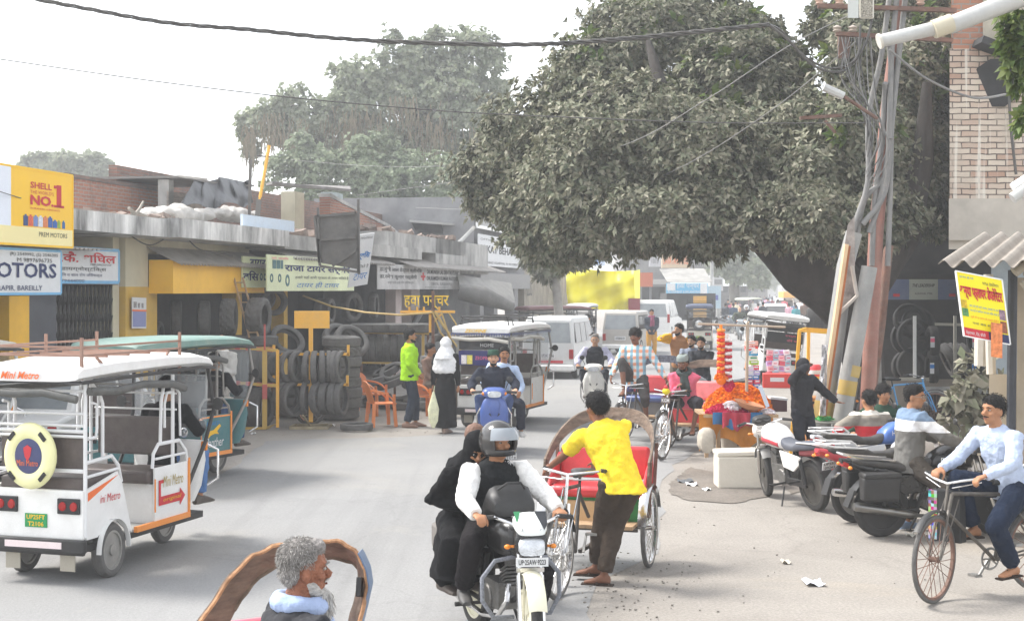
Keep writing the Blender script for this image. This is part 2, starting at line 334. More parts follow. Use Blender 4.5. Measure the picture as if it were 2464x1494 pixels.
def zz(u,v,o=0): return CH-(v-HZ)*yu(u,o)/FP
def LF(u,v,o=0): return W(u,v,yu(u,o))
def fb(mb,y0,y1,o0,o1,z0,z1): return mb.hexa([FW(y,o,z) for z in(z0,z1) for o in(o0,o1) for y in(y0,y1)])
def fbu(mb,u0,u1,o0,o1,z0,z1): return fb(mb,yu(u0),yu(u1),o0,o1,z0,z1)
def board(name,label,cat,bl,br,tl,m,items=(),t=.03,group=None,edge=None,em=None,parent=None):
    bl=V(bl);X=V(br)-bl;U=V(tl)-bl;w=X.length;h=U.length;x=X.normalized();u=U.normalized();N=x.cross(u).normalized()
    if parent is None: T=thing(name,label,cat,tuple(bl),0,group)
    else: T=parent
    o0=V(T.location) if parent is None else V((0,0,0)); b=bl-o0 if parent is None else bl
    f=lambda a,c,d=0: b+x*(a*w)+u*(c*h)+N*d
    mb=MB(); mb.hexa([f(i,j,k) for j in(0,1) for k in(-t,0) for i in(0,1)]); mb.build('panel',m,T,0)
    if edge:
        e=MB(); 
        for (p,q) in(((0,0),(1,0)),((0,1),(1,1)),((0,0),(0,1)),((1,0),(1,1))): e.bar(f(*p,-t/2),f(*q,-t/2),edge,t+.012,N)
        e.build('frame',em or m,T,0)
    for it in items:
        if it[0]=='#':
            _,a,c,d,e,mm=it[:6]; q=MB(); q.hexa([f(a+i*d,c+j*e,.001+k*.004) for j in(0,1) for k in(0,1) for i in(0,1)]); q.build(it[6] if len(it)>6 else 'colour_panel',mm,T,0)
        elif it[0]=='o': # ring or disc: cx,cy,r(in h),mat
            _,a,c,r,mm=it[:5]; q=MB(); q.lathe([(r*h,.0),(r*h,.006),(r*h*.55,.006),(r*h*.55,.0)],f(a,c,.003),N,16,True); q.build('tyre_picture',mm,T,0)
        else:
            st,a,c,d,e,mm=it[:6]; text(st,f(a,c,.006),x,u,e*h,d*w,mm,T,shear=it[6] if len(it)>6 else 0,bold=it[7] if len(it)>7 else 0)
    return T
inkN=mat('navy_ink',C('2a3560'),.7,0,.1,5,0); inkR=mat('red_ink',C('c8323a'),.7,0,.1,5,0); inkB=mat('blue_ink',C('2878c0'),.7,0,.1,5,0); inkG=mat('grey_ink',(.08,.08,.08),.8,0,.4,9,0); inkY=mat('yellow_ink',C('e8b820'),.6,0,.1,5,0); inkW=mat('white_ink',(.75,.75,.75),.6,0,.1,5,0); inkGr=mat('green_ink',C('209060'),.6,0,.1,5,0); inkO=mat('orange_ink',C('e87030'),.6,0,.1,5,0); inkP=mat('pink_ink',C('f06888'),.6,0,.1,5,0)
SGNW=mat('sign_white',(.72,.73,.74),.6,0,.08,3,.05,dust=.12)
# ---- motor shop with gate
T=thing('shop_building','low shop with dark folding gate and stained white roof ledge behind the electric rickshaws','building')
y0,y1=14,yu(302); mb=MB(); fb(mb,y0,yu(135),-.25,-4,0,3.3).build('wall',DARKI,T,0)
mb=MB(); fb(mb,y0,y1,.75,-5,3.36,3.66); mb.build('roof_slab',CONS,T,0)
mb=MB(); fbu(mb,285,300,-.1,-4,0,3.36).build('pillar',CREAM,T,0)
mb=MB(); fb(mb,yu(135),yu(285),-.8,-4,0,3.36).build('wall',GRYP,T,0)
mb=MB()
for i in range(15):
    y=yu(152)+(yu(284)-yu(152))*i/14; fb(mb,y-.012,y+.012,-.12,-.16,0,zz(220,682))
for i in range(14):
    a=yu(152)+(yu(284)-yu(152))*i/14; b=yu(152)+(yu(284)-yu(152))*(i+1)/14
    for k in range(9): mb.bar(FW(a,-.1,.1+k*.28),FW(b,-.1,.38+k*.28),.02,.008); mb.bar(FW(b,-.18,.1+k*.28),FW(a,-.18,.38+k*.28),.02,.008)
mb.build('folding_gate',mat('dark_gate',(.05,.05,.052),.6,.4,.3,5,.1,dust=.15),T,0)
mb=MB(); fbu(mb,147,288,-.03,-.2,zz(220,685),zz(220,680)); mb.build('gate_rail',RUST,T,0)
mb=MB(); fbu(mb,80,147,-.08,-.2,0,zz(120,708)); mb.build('shutter',mat('slate_panel',(.07,.075,.09),.6,0,.2,2,.1),T,0)
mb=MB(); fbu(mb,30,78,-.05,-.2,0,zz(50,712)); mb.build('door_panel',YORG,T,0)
mb=MB(); 
for i in range(40): 
    y=16.5+i*.13
    if y<yu(186): fb(mb,y,y+.075,.62,-.1,zz(90,600),zz(90,600)+.02)
fb(mb,16.5,yu(186),.6,-.1,zz(90,600)+.02,zz(90,600)+.03); mb.build('awning',TIN,T,0)
def lsign(name,label,cat,u0,u1,v0,v1,o,m,items,uref=None,**k):
    ur=uref or (u0+u1)/2; za=zz(ur,v1,o); zb=zz(ur,v0,o); a=FW(yu(u0,o),o,za); b=FW(yu(u1,o),o,za)
    # recompute: yu at offset gives world y on the offset line
    def pt(u,z): y=yu(u,o); return V(((u-1232)*y/FP,y,z))
    return board(name,label,cat,pt(u0,za),pt(u1,za),pt(u0,zb),m,items,**k)
BLF=paint('6fb2dc',.6,.15)
lsign('signboard','white board lettered MOTORS with phone numbers and a blue edge, under the yellow billboard','signboard',-45,147,600,707,.75,SGNW,
 [('MOTORS',.0,.36,.93,.34,inkN,.0,.02),('(R) 2549992, (S) 2546305',.33,.84,.62,.09,INK),('M 9897696735',.42,.72,.45,.09,INK),('KARAPIR, BAREILLY',.08,.06,.66,.13,inkN)],edge=.035,em=BLF)
lsign('signboard','blue framed white clinic board in red Hindi letters above the folding gate','signboard',141,286,599,679,.25,SGNW,
 [('.कै. शिघल',.02,.58,.92,.32,inkR,0,.02),('MBBS,DMCH,FCGP',.5,.49,.36,.07,INK),('डायग्नोस्टिक्स',.03,.3,.74,.17,INK),('यिन व बाल रोग विशेषज्ञ',.0,.14,.7,.13,inkN),('179444000',.0,.0,.4,.08,inkN)],edge=.05,em=BLF)
BYL=mat('billboard_yellow',C('ffc81a'),.5,0,.04,2,.02,dust=.05); BCR=mat('billboard_cream',C('f8e8a8'),.5,0,.04,2,.02)
T=lsign('billboard','yellow billboard with red NO.1 and oil bottles above PREM MOTORS on the shop awning','billboard',-60,175,404,589,.85,BYL,
 [('#',0,0,1,.235,BCR),('#',0,.235,.335,.75,mat('billboard_pale',C('e8ecf6'),.5,0,.04,2,.02)),('SHELL',.53,.75,.23,.085,inkR,0,.02),("THE WORLD'S",.53,.68,.25,.045,inkR),('NO.',.53,.53,.25,.135,inkR,0,.04),('IN BRANDED LUBRICANTS',.53,.475,.32,.025,inkR),('PREM MOTORS',.62,.12,.31,.062,INK)],t=.05,edge=.03,em=BYL)
bl=None
def pict(T,cells,base,X,U): pass
P0=V(T.location); X=(FW(20,0,0)-FW(19,0,0)).normalized()
bw=(V(LF(175,500,.85))-V(LF(-60,500,.85))).length; bh=zz(57,404,.85)-zz(57,589,.85)
q=MB(); N_=X.cross(V((0,0,1)))
for (a,c,d,e) in((.8,.49,.012,.36),(.82,.49,.06,.36)): pass
f=lambda a,c,d: X*(a*bw)+V((0,0,c*bh))+N_*d
for (a0,c0,a1,c1) in((.785,.53,.895,.562),(.815,.53,.865,.835),(.785,.785,.82,.825)): q.hexa([f(a,c,d) for c in(c0,c1) for d in(.001,.006) for a in(a0,a1)])
q.build('numeral',inkR,T,0)
cols=['2a4a80','e06040','7088c0','d8dce8','e08050','2858a8','2060b0','90b040','2060a0']
for i,cc in enumerate(cols):
    q=MB(); a=.46+i*.052; wd=.045 if i<7 else .03; hh=.13 if i<6 else .09
    q.hexa([f(x_,c,d) for c in(.25,.25+hh) for d in(.001,.006) for x_ in(a,a+wd)]); q.hexa([f(x_,c,d) for c in(.25+hh,.27+hh) for d in(.001,.006) for x_ in(a+wd*.3,a+wd*.7)]); q.build('bottle_picture',mat('print_'+cc,C(cc),.5,0,.25,30,0),T,0)
# ---- tyre shop building
T=thing('tyre_shop_building','cream and mustard tyre shop under a streaked flat concrete roof','building')
yA,yB=yu(302),yu(945)
mb=MB(); fb(mb,yA,yu(356),.0,-4,zz(330,690),3.36); fb(mb,yu(356),yu(600),0,-.25,zz(400,612),3.36).build('wall',CREAM,T,0)
mb=MB(); fb(mb,yA,yu(378),.0,-4,0,zz(330,690)).build('dado_wall',MUST,T,0)
for a_,b_ in((568,582),(683,692)): fbu(MB(),a_,b_,0,-.3,0,2.6).build('front_pillar',MUST,T,0)
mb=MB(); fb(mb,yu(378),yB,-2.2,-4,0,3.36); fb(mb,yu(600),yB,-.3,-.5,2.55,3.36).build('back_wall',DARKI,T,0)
mb=MB(); fbu(mb,500,560,-2.1,-2.2,0,2.2); mb.build('back_panel',MUST,T,0)
mb=MB(); fbu(mb,478,505,-1.2,-1.3,0,2.2); mb.build('door',mat('green_door',(.05,.17,.12),.6,0,.2,3,.1,dust=.1),T,0)
mb=MB(); fb(mb,yA,yu(590),.95,-7,3.36,3.68); mb.build('roof_slab',CONS,T,0)
mb=MB(); fb(mb,yu(590),yB,.85,-7,3.32,3.62); mb.build('roof_ledge',CONC,T,0)
mb=MB(); fbu(mb,520,650,.55,.5,3.72,3.95); mb.build('roof_signboard',paint('c8d8e8',.6,.2),T,0)
# yellow fascia + corrugated awning
T2=thing('shop_fascia','faded yellow fascia board under a corrugated tin canopy','fascia board')
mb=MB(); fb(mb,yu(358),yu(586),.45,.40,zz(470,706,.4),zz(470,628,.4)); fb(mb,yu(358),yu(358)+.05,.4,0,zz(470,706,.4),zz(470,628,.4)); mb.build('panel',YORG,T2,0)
def corr(mb,y0,y1,o0,z0,o1,z1,pitch=.13,amp=.025,nz=1):
    n=int((y1-y0)/pitch*6)
    mb.grid(lambda a,b:FW(y0+(y1-y0)*a,o0+(o1-o0)*b,z0+(z1-z0)*b+amp*sin(2*PI*(y1-y0)*a/pitch)),n,nz,.006)
mb=MB(); corr(mb,yu(352),yu(600),0,3.22,.62,2.93); mb.build('tin_canopy',TIN,T2,0)
mb=MB(); corr(mb,yu(600),yu(862),.1,3.42,1.0,3.12,.16,.03); tag(mb.build('tin_canopy',TIN,None,0),'long grey corrugated canopy over the tyre service banners','canopy')
BGRN=mat('banner_greenish',C('e4ecc0'),.6,0,.12,1.2,.05,dust=.12)
tirep=mat('print_teal',C('3c6c70'),.6,0,.3,20,0)
lsign('banner','narrow pale banner end with Hindi tyre service words beside the yellow fascia','banner',584,646,618,692,.5,BGRN,[('टायर',.25,.66,.62,.26,inkN,0,.03),('विंस',.0,.22,.6,.32,inkN,0,.03),('o',.7,.35,.12,tirep),('o',.85,.35,.12,tirep)])
lsign('banner','wide pale green tyre service banner in blue Hindi letters over the racks','banner',643,852,619,700,.95,BGRN,
 [('राजा टायर सर्विस',.17,.5,.8,.3,inkN,0,.03),('8279547010, 8279572952',.72,.86,.26,.06,inkG),('प्रो. काशिफ',.04,.86,.17,.09,inkP),('हमारे यहाँ सभी प्रकार के टायर मिलते है',.28,.33,.64,.12,INK),('टायर ही टायर',.3,.08,.5,.19,inkB,.2),
  ('o',.04,.36,.12,tirep),('o',.12,.36,.12,tirep),('o',.2,.3,.17,tirep),('#',.05,.62,.035,.24,tirep,'tyre_picture'),('#',.09,.62,.035,.24,tirep,'tyre_picture'),('#',.13,.62,.025,.24,tirep,'tyre_picture')])
# banner turned to us, and back of a steel hoarding
yb=31.5; a=W(845,690,yb);b=W(883,682,yb+1.2);c=W(858,568,yb)
board('banner','tall leaning white banner with blue Hindi tyre words beside the brown steel hoarding','banner',W(838,692,yb),W(884,684,yb+.5),W(856,566,yb),SGNW,[('टायर',.2,.12,.7,.12,inkB,.2),('मिलते है',.3,.33,.6,.08,INK),('सर्विस',.1,.5,.8,.16,inkB,0,.03),('8279547010',.1,.9,.8,.04,INK)])
T=thing('steel_hoarding','rear of a bent brown steel hoarding frame above the tyre banner','hoarding'); yh=29
mb=MB(); mb.hexa([W(u,v,yh+d) for (u,v) in((768,632),(861,648),(757,521),(857,512))[:2] for d in(.0,.03)][:4]+[W(u,v,yh+d) for (u,v) in((757,521),(857,512)) for d in(0,.03)]); mb.v=[tuple(p) for p in mb.v]; mb.build('sheet',BROWN,T,0)
mb=MB()
for p,q_ in(((757,521),(770,640)),((857,512),(862,655)),((757,521),(857,512)),((770,640),(862,655)),((763,578),(860,570)),((800,640),(861,600)),((765,500),(768,632)),((862,480),(864,660))): mb.bar(W(*p,yh-.05),W(*q_,yh-.05),.05)
mb.build('frame',BROWN,T,0)
# roof-top brick wall, shed, tarp, sacks
def roofpt(u,v,o): return LF(u,v,o)
T=thing('rooftop_brick_wall','weathered red brick wall standing along the flat roof behind the yellow billboard','brick wall')
o=-3; mb=MB(); za,zb=3.66,zz(280,445,o)
mb.hexa([FW(y,oo,z) for z in(3.6,zb) for oo in(o,o-.25) for y in(yu(120,o),yu(386,o))]).build('wall',BRK,T,0)
mb=MB(); mb.hexa([FW(y,oo,z) for z in(zb,zb+.08) for oo in(o+.03,o-.28) for y in(yu(120,o),yu(386,o))]).build('coping',BRKD,T,0)
T=thing('rooftop_shed','makeshift rooftop shed with tin roof, dark openings and two plaster posts','shed'); o=-2.2; k=lambda u:yu(u,o)
mb=MB(); mb.hexa([FW(y,oo,z) for z in(3.6,zz(600,446,o)+.12) for oo in(o-1.2,o-1.4) for y in(k(386),k(1010))]).build('back_wall',brick('smoky_brick',LD,(.27,.13,.09),(.17,.10,.075),(.2,.17,.15)),T,0)
mb=MB(); mb.hexa([FW(y,oo,z) for z in(zz(420,500,o),zz(420,462,o)) for oo in(o,o-.05) for y in(k(386),k(470))]).build('tin_wall',mat('rust_tin',(.45,.38,.33),.7,.2,.5,3,.2,streak=.2),T,0)
mb=MB(); mb.hexa([FW(y,oo,z) for z in(3.6,zz(420,434,o)) for oo in(o,o-.25) for y in(k(386),k(398))])
mb.build('post',CONC,T,0)
for (u0,u1,m,v0) in((697,720,CREAM,458),(792,815,mat('blue_grey_plaster',(.33,.38,.38),.9,0,.2,3,.2),460)):
    mb=MB(); mb.hexa([FW(y,oo,z) for z in(3.6,zz(u0,v0,o)) for oo in(o,o-.4) for y in(k(u0),k(u1))]).build('post',m,T,0)
mb=MB(); mb.hexa([FW(y,oo,z) for z in(zz(430,434,o),zz(430,434,o)+.05) for oo in(o+.35,o-2.9) for y in(k(380),k(500))])
mb.hexa([W(u,v,y)+V((0,0,dz)) for dz in(0,.06) for (u,v,y) in((640,447,36),(842,453,41),(655,443,33),(845,461,37))]).build('tin_roof',TIND,T,0)
mb=MB(); mb.hexa([W(u,v,y)+V((0,0,dz)) for dz in(0,.04) for (u,v,y) in((430,424,30),(470,430,31),(430,427,28.5),(500,434,29.5))]).build('loose_sheet',TIN,T,0)
T=thing('broken_brick_wall','crumbling brick wall end sloping down past the rooftop shed','brick wall')
mb=MB(); mb.prism([(0,0),(9,0),(9,.35),(6,.9),(0,1.5)],FW(39,-1.5,3.55),LD,(0,0,1),-.3).build('wall',BRK,T,0)
mb=MB(); mb.prism([(0,1.5),(6,.9),(9,.35),(9.2,.42),(6,1.0),(0,1.6)],FW(39,-1.47,3.55),LD,(0,0,1),-.36).build('coping',CONC,T,0)
TARPB=mat('black_tarp',(.022,.023,.026),.4,0,.5,3,.6,6)
def tarp(fn,nu,nv,amp=.08):
    return lambda a,b:fn(a,b)+V((0,-1,0))*amp*(sin(a*23+3*b)*.5+sin(a*41+7*b*b)*.3+sin(b*9+a*11)*.3)
oT=-1.9
def tf(a,b): # a along, b from bottom to top
    ub=430+a*175; ut=470+a*130; vb=508-18*abs(sin(a*7))+(0 if a<.6 else -25*(a-.6)); vt=432+4*sin(a*9)
    return LF(ub+(ut-ub)*b,vb+(vt-vb)*b,oT+.5*(1-b)*.8)
mb=MB(); mb.grid(tarp(tf,40,20,.22),60,24,.01); tag(mb.build('tarpaulin',TARPB,None,60),'crumpled black tarpaulin draped over the rooftop shed','tarpaulin')
mb=MB()
for i in range(13):
    u=385+i*17; p=LF(u,517-abs(6-i)*-.2-random.uniform(0,6),-1.0); mb.ell(p,(random.uniform(.2,.45),.3,random.uniform(.07,.18)),10,6)
tag(remesh(mb,'sack_pile',mat('white_sacking',(.48,.46,.43),.8,0,.25,4,.8,8,dust=.15),None,.05,1,.22,.25),'heap of white plastic sacking along the roof below the tarpaulin','sacks',kind='stuff')
rb=random.Random(3)
for nm_,u0,u1,o_,n_,lb in(('rubble',640,860,.3,46,'broken bricks and rubble strewn along the roof ledge before the shed'),('rubble',180,420,-.6,30,'loose bricks and scraps along the roof by the red brick wall'),('rubble',880,1080,.2,40,'crumbled concrete lumps along the clinic roof edge')):
    q=MB()
    for i in range(n_):
        u=rb.uniform(u0,u1); y=yu(u,o_); q.box(FW(y,o_+rb.uniform(-.5,.3),(3.72 if u<600 else 3.66 if u<862 else 4.03)+rb.uniform(0,.10)),(rb.uniform(.1,.35),rb.uniform(.1,.25),rb.uniform(.05,.16)),(rb.uniform(-30,30),rb.uniform(-30,30),rb.uniform(0,180)))
    tag(q.build(nm_,mat('rubble_mix',(.26,.2,.165),.95,0,.6,2.5,.4,12),None,0),lb,'rubble',kind='stuff')
T=thing('roof_branch','bare forked branch and cable bundle lying over the stained roof ledge','branch',tuple(LF(330,520,.3))); L0=V(T.location); q=MB()
for pts in([(318,525),(335,505),(345,485)],[(300,528),(330,512),(352,520),(370,530)],[(325,515),(310,500)]): q.tube([LF(*p,.3)-L0 for p in pts],[.04,.03,.02,.012][:len(pts)],5)
q.build('branch_wood',mat('dead_wood',(.3,.27,.23),.9,0,.3,5,.3),T)
# ---- clinic building
T=thing('clinic_building','crumbling concrete clinic building with a sagging tin awning','building')
mb=MB(); fbu(mb,905,1140,-1.5,-5,0,3.3).build('back_wall',DARKI,T,0)
mb=MB(); fb(mb,yu(860),yu(1062),.8,-6,3.55,4.0).build('roof_slab',CONC,T,0)
mb=MB(); fb(mb,yu(985),yu(1120),.8,-1,3.0,4.0); mb.build('parapet',CONC,T,0)
for (u0,u1) in((952,966),(990,1010)): 
    mb=MB(); fbu(mb,u0,u1,0,-.3,0,3); mb.build('pillar',paint('d8c8c6',.8,.2),T,0)
mb=MB(); fbu(mb,966,990,-.3,-.4,0,2.6); mb.build('door',paint('8a8c8c',.5,.2),T,0)
mb=MB(); corr(mb,yu(893),yu(1135),.1,3.45,1.25,3.08,.2,.03,3); mb.build('tin_awning',TIN,T,0)
SGO=mat('worn_banner',(.5,.49,.48),.7,0,.35,1.4,.3,5)
lsign('banner','worn grey dental clinic banner in Hindi and English with a small red cross','banner',908,1107,640,696,.9,SGO,
 [('डा.मुंशी लाल डेन्टल क्लीनिक',.02,.66,.46,.24,inkG,0,.02),('डा.रमेश कुमार रस्तोगी',.02,.38,.4,.24,inkG,0,.02),('दन्त एवं मुख रोग विशेषज्ञ',.1,.2,.28,.14,inkG),('DR.MUNISH LAL DENTAL CLINIC',.54,.68,.44,.18,inkG,0,.02),('DR.RAMESH KUMAR RASTOGI',.54,.4,.42,.18,inkG,0,.02),('DENTAL  SURGEON M.D.',.6,.18,.28,.12,inkG),('SHAMATGANJ ROAD BAREILLY',.52,.05,.3,.06,inkG),('#',.488,.38,.016,.34,inkR,'cross'),('#',.47,.5,.052,.1,inkR,'cross')],t=.02)
CANV=mat('dusty_canvas',(.3,.29,.27),.9,0,.3,2,.4,8)
mb=MB(); mb.grid(lambda a,b:W(1100+a*130+b*10,660+a*55*(.4+.6*b)+42*b*(1-a*.6)-10*sin(a*3)*b,44-b*1.5+a*3),14,8,.01); tag(mb.build('awning_cloth',CANV,None,60),'sagging dusty canvas awning hanging from the clinic corner','awning')
mb=MB(); mb.tube([W(1105,702,42),W(1160,712,42),W(1230,738,43)],[.25,.3,.15],10); tag(mb.build('rolled_canvas',mat('dark_canvas',(.17,.165,.155),.9,0,.3,3,.5,8),None,60),'dark rolled canvas bundle sagging below the clinic banner','canvas roll')
# yellow cut-out sign on stand
T=thing('puncture_sign','yellow Hindi cut-out letters on a steel stand wound with air hose','sign',tuple(G(1040,1000))); ys=G(1040,1000).y; L0=V(T.location); kk=FP/ys
def PL(u,v,d=0): return W(u,v,ys+d)-L0
text('हवा पन्चर',PL(972,745),(1,0,0),(0,0,1),34/kk,108/kk,paint('f2c812',.5,.1),T,'letters',.018,.012)
mb=MB(); mb.bar(PL(963,750),PL(1095,750),.05); 
for u in(985,1004,1020,1057): mb.bar(PL(u,750),PL(u,738),.04)
mb.bar(PL(1035,750),PL(1035,800),.05,.03); mb.bar(PL(1037,780),PL(1062,756),.04); mb.build('bracket',YEL,T,0)
mb=MB(); mb.bar(PL(1042,700),PL(1042,1000),.06); mb.build('post',RUST,T,0)
HOSE=paint('c8a860',.6,.2)
mb=MB(); mb.tube([PL(1040,748,-.1),PL(1060,800,-.12),PL(1085,830,-.1),PL(1090,850,-.1),PL(1078,800,-.1),PL(1062,750,-.1)],.018,6)
mb.tube([PL(1045,750,-.12),PL(1070,790,-.15),PL(1095,812,-.12),PL(1098,780,-.1),PL(1080,752,-.1)],.018,6); mb.tube([PL(1050,752,-.1),PL(1090,820,-.2),PL(1120,860,-.3),PL(1140,930,-.3)],.018,6); mb.build('air_hose',HOSE,T,60)
mb=MB(); mb.tube([LF(730,712,.6),W(800,738,30),W(880,752,ys),W(960,758,ys-.05),W(1042,752,ys-.06)],.02,6); tag(mb.build('rope',HOSE,None,60),'tan rope slung from the tyre shop to the yellow cut-out sign','rope')
# ---- dark grey showroom with boards
T=thing('showroom_building','dark grey shop tower with a covered top floor and lean-to roofs','building')
o=-.2; mb=MB(); fbu(mb,1140,1262,0,-6,2.6,5.8); fbu(mb,1140,1262,-2,-6,0,2.6).build('wall',GRYP,T,0)
mb=MB(); fbu(mb,1140,1262,.25,0,2.5,3.1); mb.build('beam',paint('8c8c8e',.8,.3),T,0)
for u in(1142,1176,1226): 
    mb=MB(); fbu(mb,u,u+9,.2,-.2,0,2.5); mb.build('pillar',paint('7c7c80',.8,.3),T,0)
mb=MB(); mb.hexa([W(u,v,y) for (u,v,y) in((1000,556,50),(1146,572,52),(1000,556,56),(1146,570,58),(990,534,50),(1146,546,52),(990,536,56),(1146,546,58))]).build('shed_wall',DARKI,T,0)
mb=MB(); mb.hexa([W(u,v,y)+V((0,0,dz)) for dz in(0,.08) for (u,v,y) in((985,535,49.5),(1150,547,51.5),(985,534,57),(1150,546,59))]).build('shed_roof',paint('9c9c9c',.7,.2),T,0)
mb=MB(); mb.hexa([W(u,v,y)+V((0,0,dz)) for dz in(0,.06) for (u,v,y) in((1062,600,46),(1145,640,48),(1062,575,52),(1145,600,54))]).build('lean_to_roof',TIN,T,0)
mb=MB(); mb.tube([W(1075,615,46),W(1140,548,50)],.07,6); mb.tube([W(1105,580,48),W(1143,632,50)],.06,6); mb.build('brace',STL,T)
lsign('signboard','white board with black English capitals SAKAT BEHARI half behind the tree','signboard',1152,1262,574,641,.3,SGNW,[('OFTHI: SHANKZERWI',.03,.83,.7,.07,INK),('SAKAT BEHARI LAL',.02,.42,.98,.26,INK,0,.03),('SHARAD AGARWAL M. 9412290973',.1,.06,.75,.08,INK)],edge=.05,em=SGNW)
lsign('signboard','tall white edged dusty board above the dark grey showroom','signboard',1148,1262,497,556,.35,paint('a8a8aa',.6,.2),[('CHAIR HOUSE',.3,.6,.65,.25,inkG)],edge=.12,em=WHT)
# ---- tan wall with poster, small shops, yellow tarp
T=thing('poster_wall','stained tan roadside wall with faded painted capitals','wall')
mb=MB(); fbu(mb,1262,1376,0,-.3,0,zz(1310,640)).build('wall',TANW,T,0)
p=LF(1265,712,.02); text('PLUS',p,LD,(0,0,1),.6,1.6,inkG,T)
yt=68; YT=mat('yellow_sheet',(.95,.84,.02),.5,0,.08,1.5,.25,3)
T=thing('yellow_tarpaulin','big bright yellow tarpaulin stretched round a roadside stall frame','tarpaulin')
def ty(a,b): u=1368+a*158-6*sin(b*2.5)*(1-a); v=745-b*(105-12*a); return W(u,v,yt)+V((0,-.22*sin(a*7+b*4)-.16*sin(b*12-a*9)-.1*sin(a*25),-.12*sin(a*PI)*b))
mb=MB(); mb.grid(ty,44,24,.02).build('front_sheet',YT,T,60)
mb=MB(); mb.grid(lambda a,b:W(1526+a*14,745-b*(93+3*a),yt+a*1.6),4,10,.02).build('side_sheet',YT,T,60)
mb=MB(); mb.bar(W(1528,750,yt+.5),W(1528,652,yt+.5),.08); mb.build('pole',WOOD,T,0)
mb=MB(); mb.grid(lambda a,b:W(1512+a*28,748-b*30,yt-.35),2,2,.03); mb.build('red_cloth',paint('8a2430',.8,.1),T,0)
def fbox(name,label,cat,u0,u1,v0,v1,y,d,m,group=None,kind=None,items=(),t=None):
    T=thing(name,label,cat,tuple(W((u0+u1)/2,v1,y)),0,group); L0=V(T.location)
    mb=MB(); mb.hexa([W(u,v,y)-L0+V((0,dd,0)) for v in(v1,v0) for dd in(0,d) for u in(u0,u1)]); mb.build('body',m,T,0)
    for it in items:
        if it[0]=='#':
            _,a,b,c_,e,mm=it[:6]; nm=it[6] if len(it)>6 else 'opening'; q=MB(); q.hexa([W(u,v,y)-L0+V((0,dd,0)) for v in(e,c_) for dd in(-.04,.02) for u in(a,b)]); q.build(nm,mm,T,0)
        else:
            st,a,b,c_,e,mm=it[:6]; text(st,W(a,e,y)-L0+V((0,-.06,0)),(1,0,0),(0,0,1),(e-c_)*y/FP,(b-a)*y/FP,mm,T)
    return T
fbox('signboard','orange and cream faded shop board above the yellow tarpaulin','signboard',1592,1660,612,645,84,.2,paint('d8c0a0',.7,.25),items=[('DANA TAPE HOUSE',1596,1656,618,636,inkO)])
fbox('signboard','white shop board with grey letters next to the orange one','signboard',1562,1590,614,642,83,.2,paint('b8b8bc',.7,.2),items=[('1015',1568,1584,622,634,inkG)])
fbox('signboard','pale blue board with blue Hindi word peeping over the yellow tarpaulin','signboard',1418,1456,612,640,80,.2,paint('c0d0e8',.7,.2),items=[('मुप्पी',1422,1452,618,634,inkB)])
fbox('shop','small roadside tyre shop with a white shutter box and dark front','shop',1540,1612,655,770,86,4,GRYP,items=[('#',1545,1562,690,760,DARKI),('#',1568,1600,690,760,DARKI),('#',1542,1610,672,684,paint('bcbcbc',.7,.3),'awning')])
T=fbox('garland_display','patch of orange and pink garlands hung as a colourful square','display',1539,1571,656,690,75,.15,mat('mixed_flowers',(.7,.18,.1),.8,0,.9,30,.5))
fbox('signboard','blue and white Hindi puncture and alignment board over stacked tyres','signboard',1604,1704,681,706,80,.15,paint('5ab0d8',.6,.1),items=[('#',1605,1625,682,699,SGNW,'white_panel'),('#',1685,1702,682,706,SGNW,'white_panel'),('हवा पन्चर',1628,1682,683,697,inkW),('ALIGNMENT & BALANCING',1606,1684,699,705,inkW)])
fbox('shop','low tyre and puncture shop with grey sloping canopy','shop',1604,1722,706,770,82,4,DARKI,items=[('#',1668,1700,712,765,YEL,'yellow_panel')])
mb=MB(); mb.grid(lambda a,b:W(1606+a*108-20*b,678-b*32,80+b*3),6,3,.03); tag(mb.build('canopy',CANV,None,0),'grey sloping canvas canopy above the blue puncture board','canopy')
fbox('old_building','weathered grey two storey block with tall barred windows far down the street','building',1500,1722,575,662,112,10,mat('soot_wall',(.2,.195,.19),.95,0,.35,1.0,.3,streak=3),items=[('#',1508+i*52,1540+i*52,588,640,DARKI,'window') for i in range(4)]+[('#',1502,1720,655,662,CONC,'ledge')])
T=bpy.data.objects['old_building']; L0=V(T.location); mb=MB()
for i in range(4):
    for j in range(8): u=1510+i*52+j*4; mb.bar(W(u,640,111.8)-L0,W(u,588,111.8)-L0,.05)
mb.build('window_bars',CONC,T,0)
fbox('signboard','pale standing phone shop board on the pole at the street edge','signboard',1716,1740,668,700,95,.2,paint('b8b8b8',.6,.1),items=[('#',1719,1737,672,684,paint('787878',.6,.1),'print')])
fbox('banner','light blue tall standee with a dark blue oval','banner',1700,1735,688,742,92,.2,paint('a8c0cc',.6,.1),items=[('#',1704,1728,710,722,paint('3848a0',.6,.1),'print')])
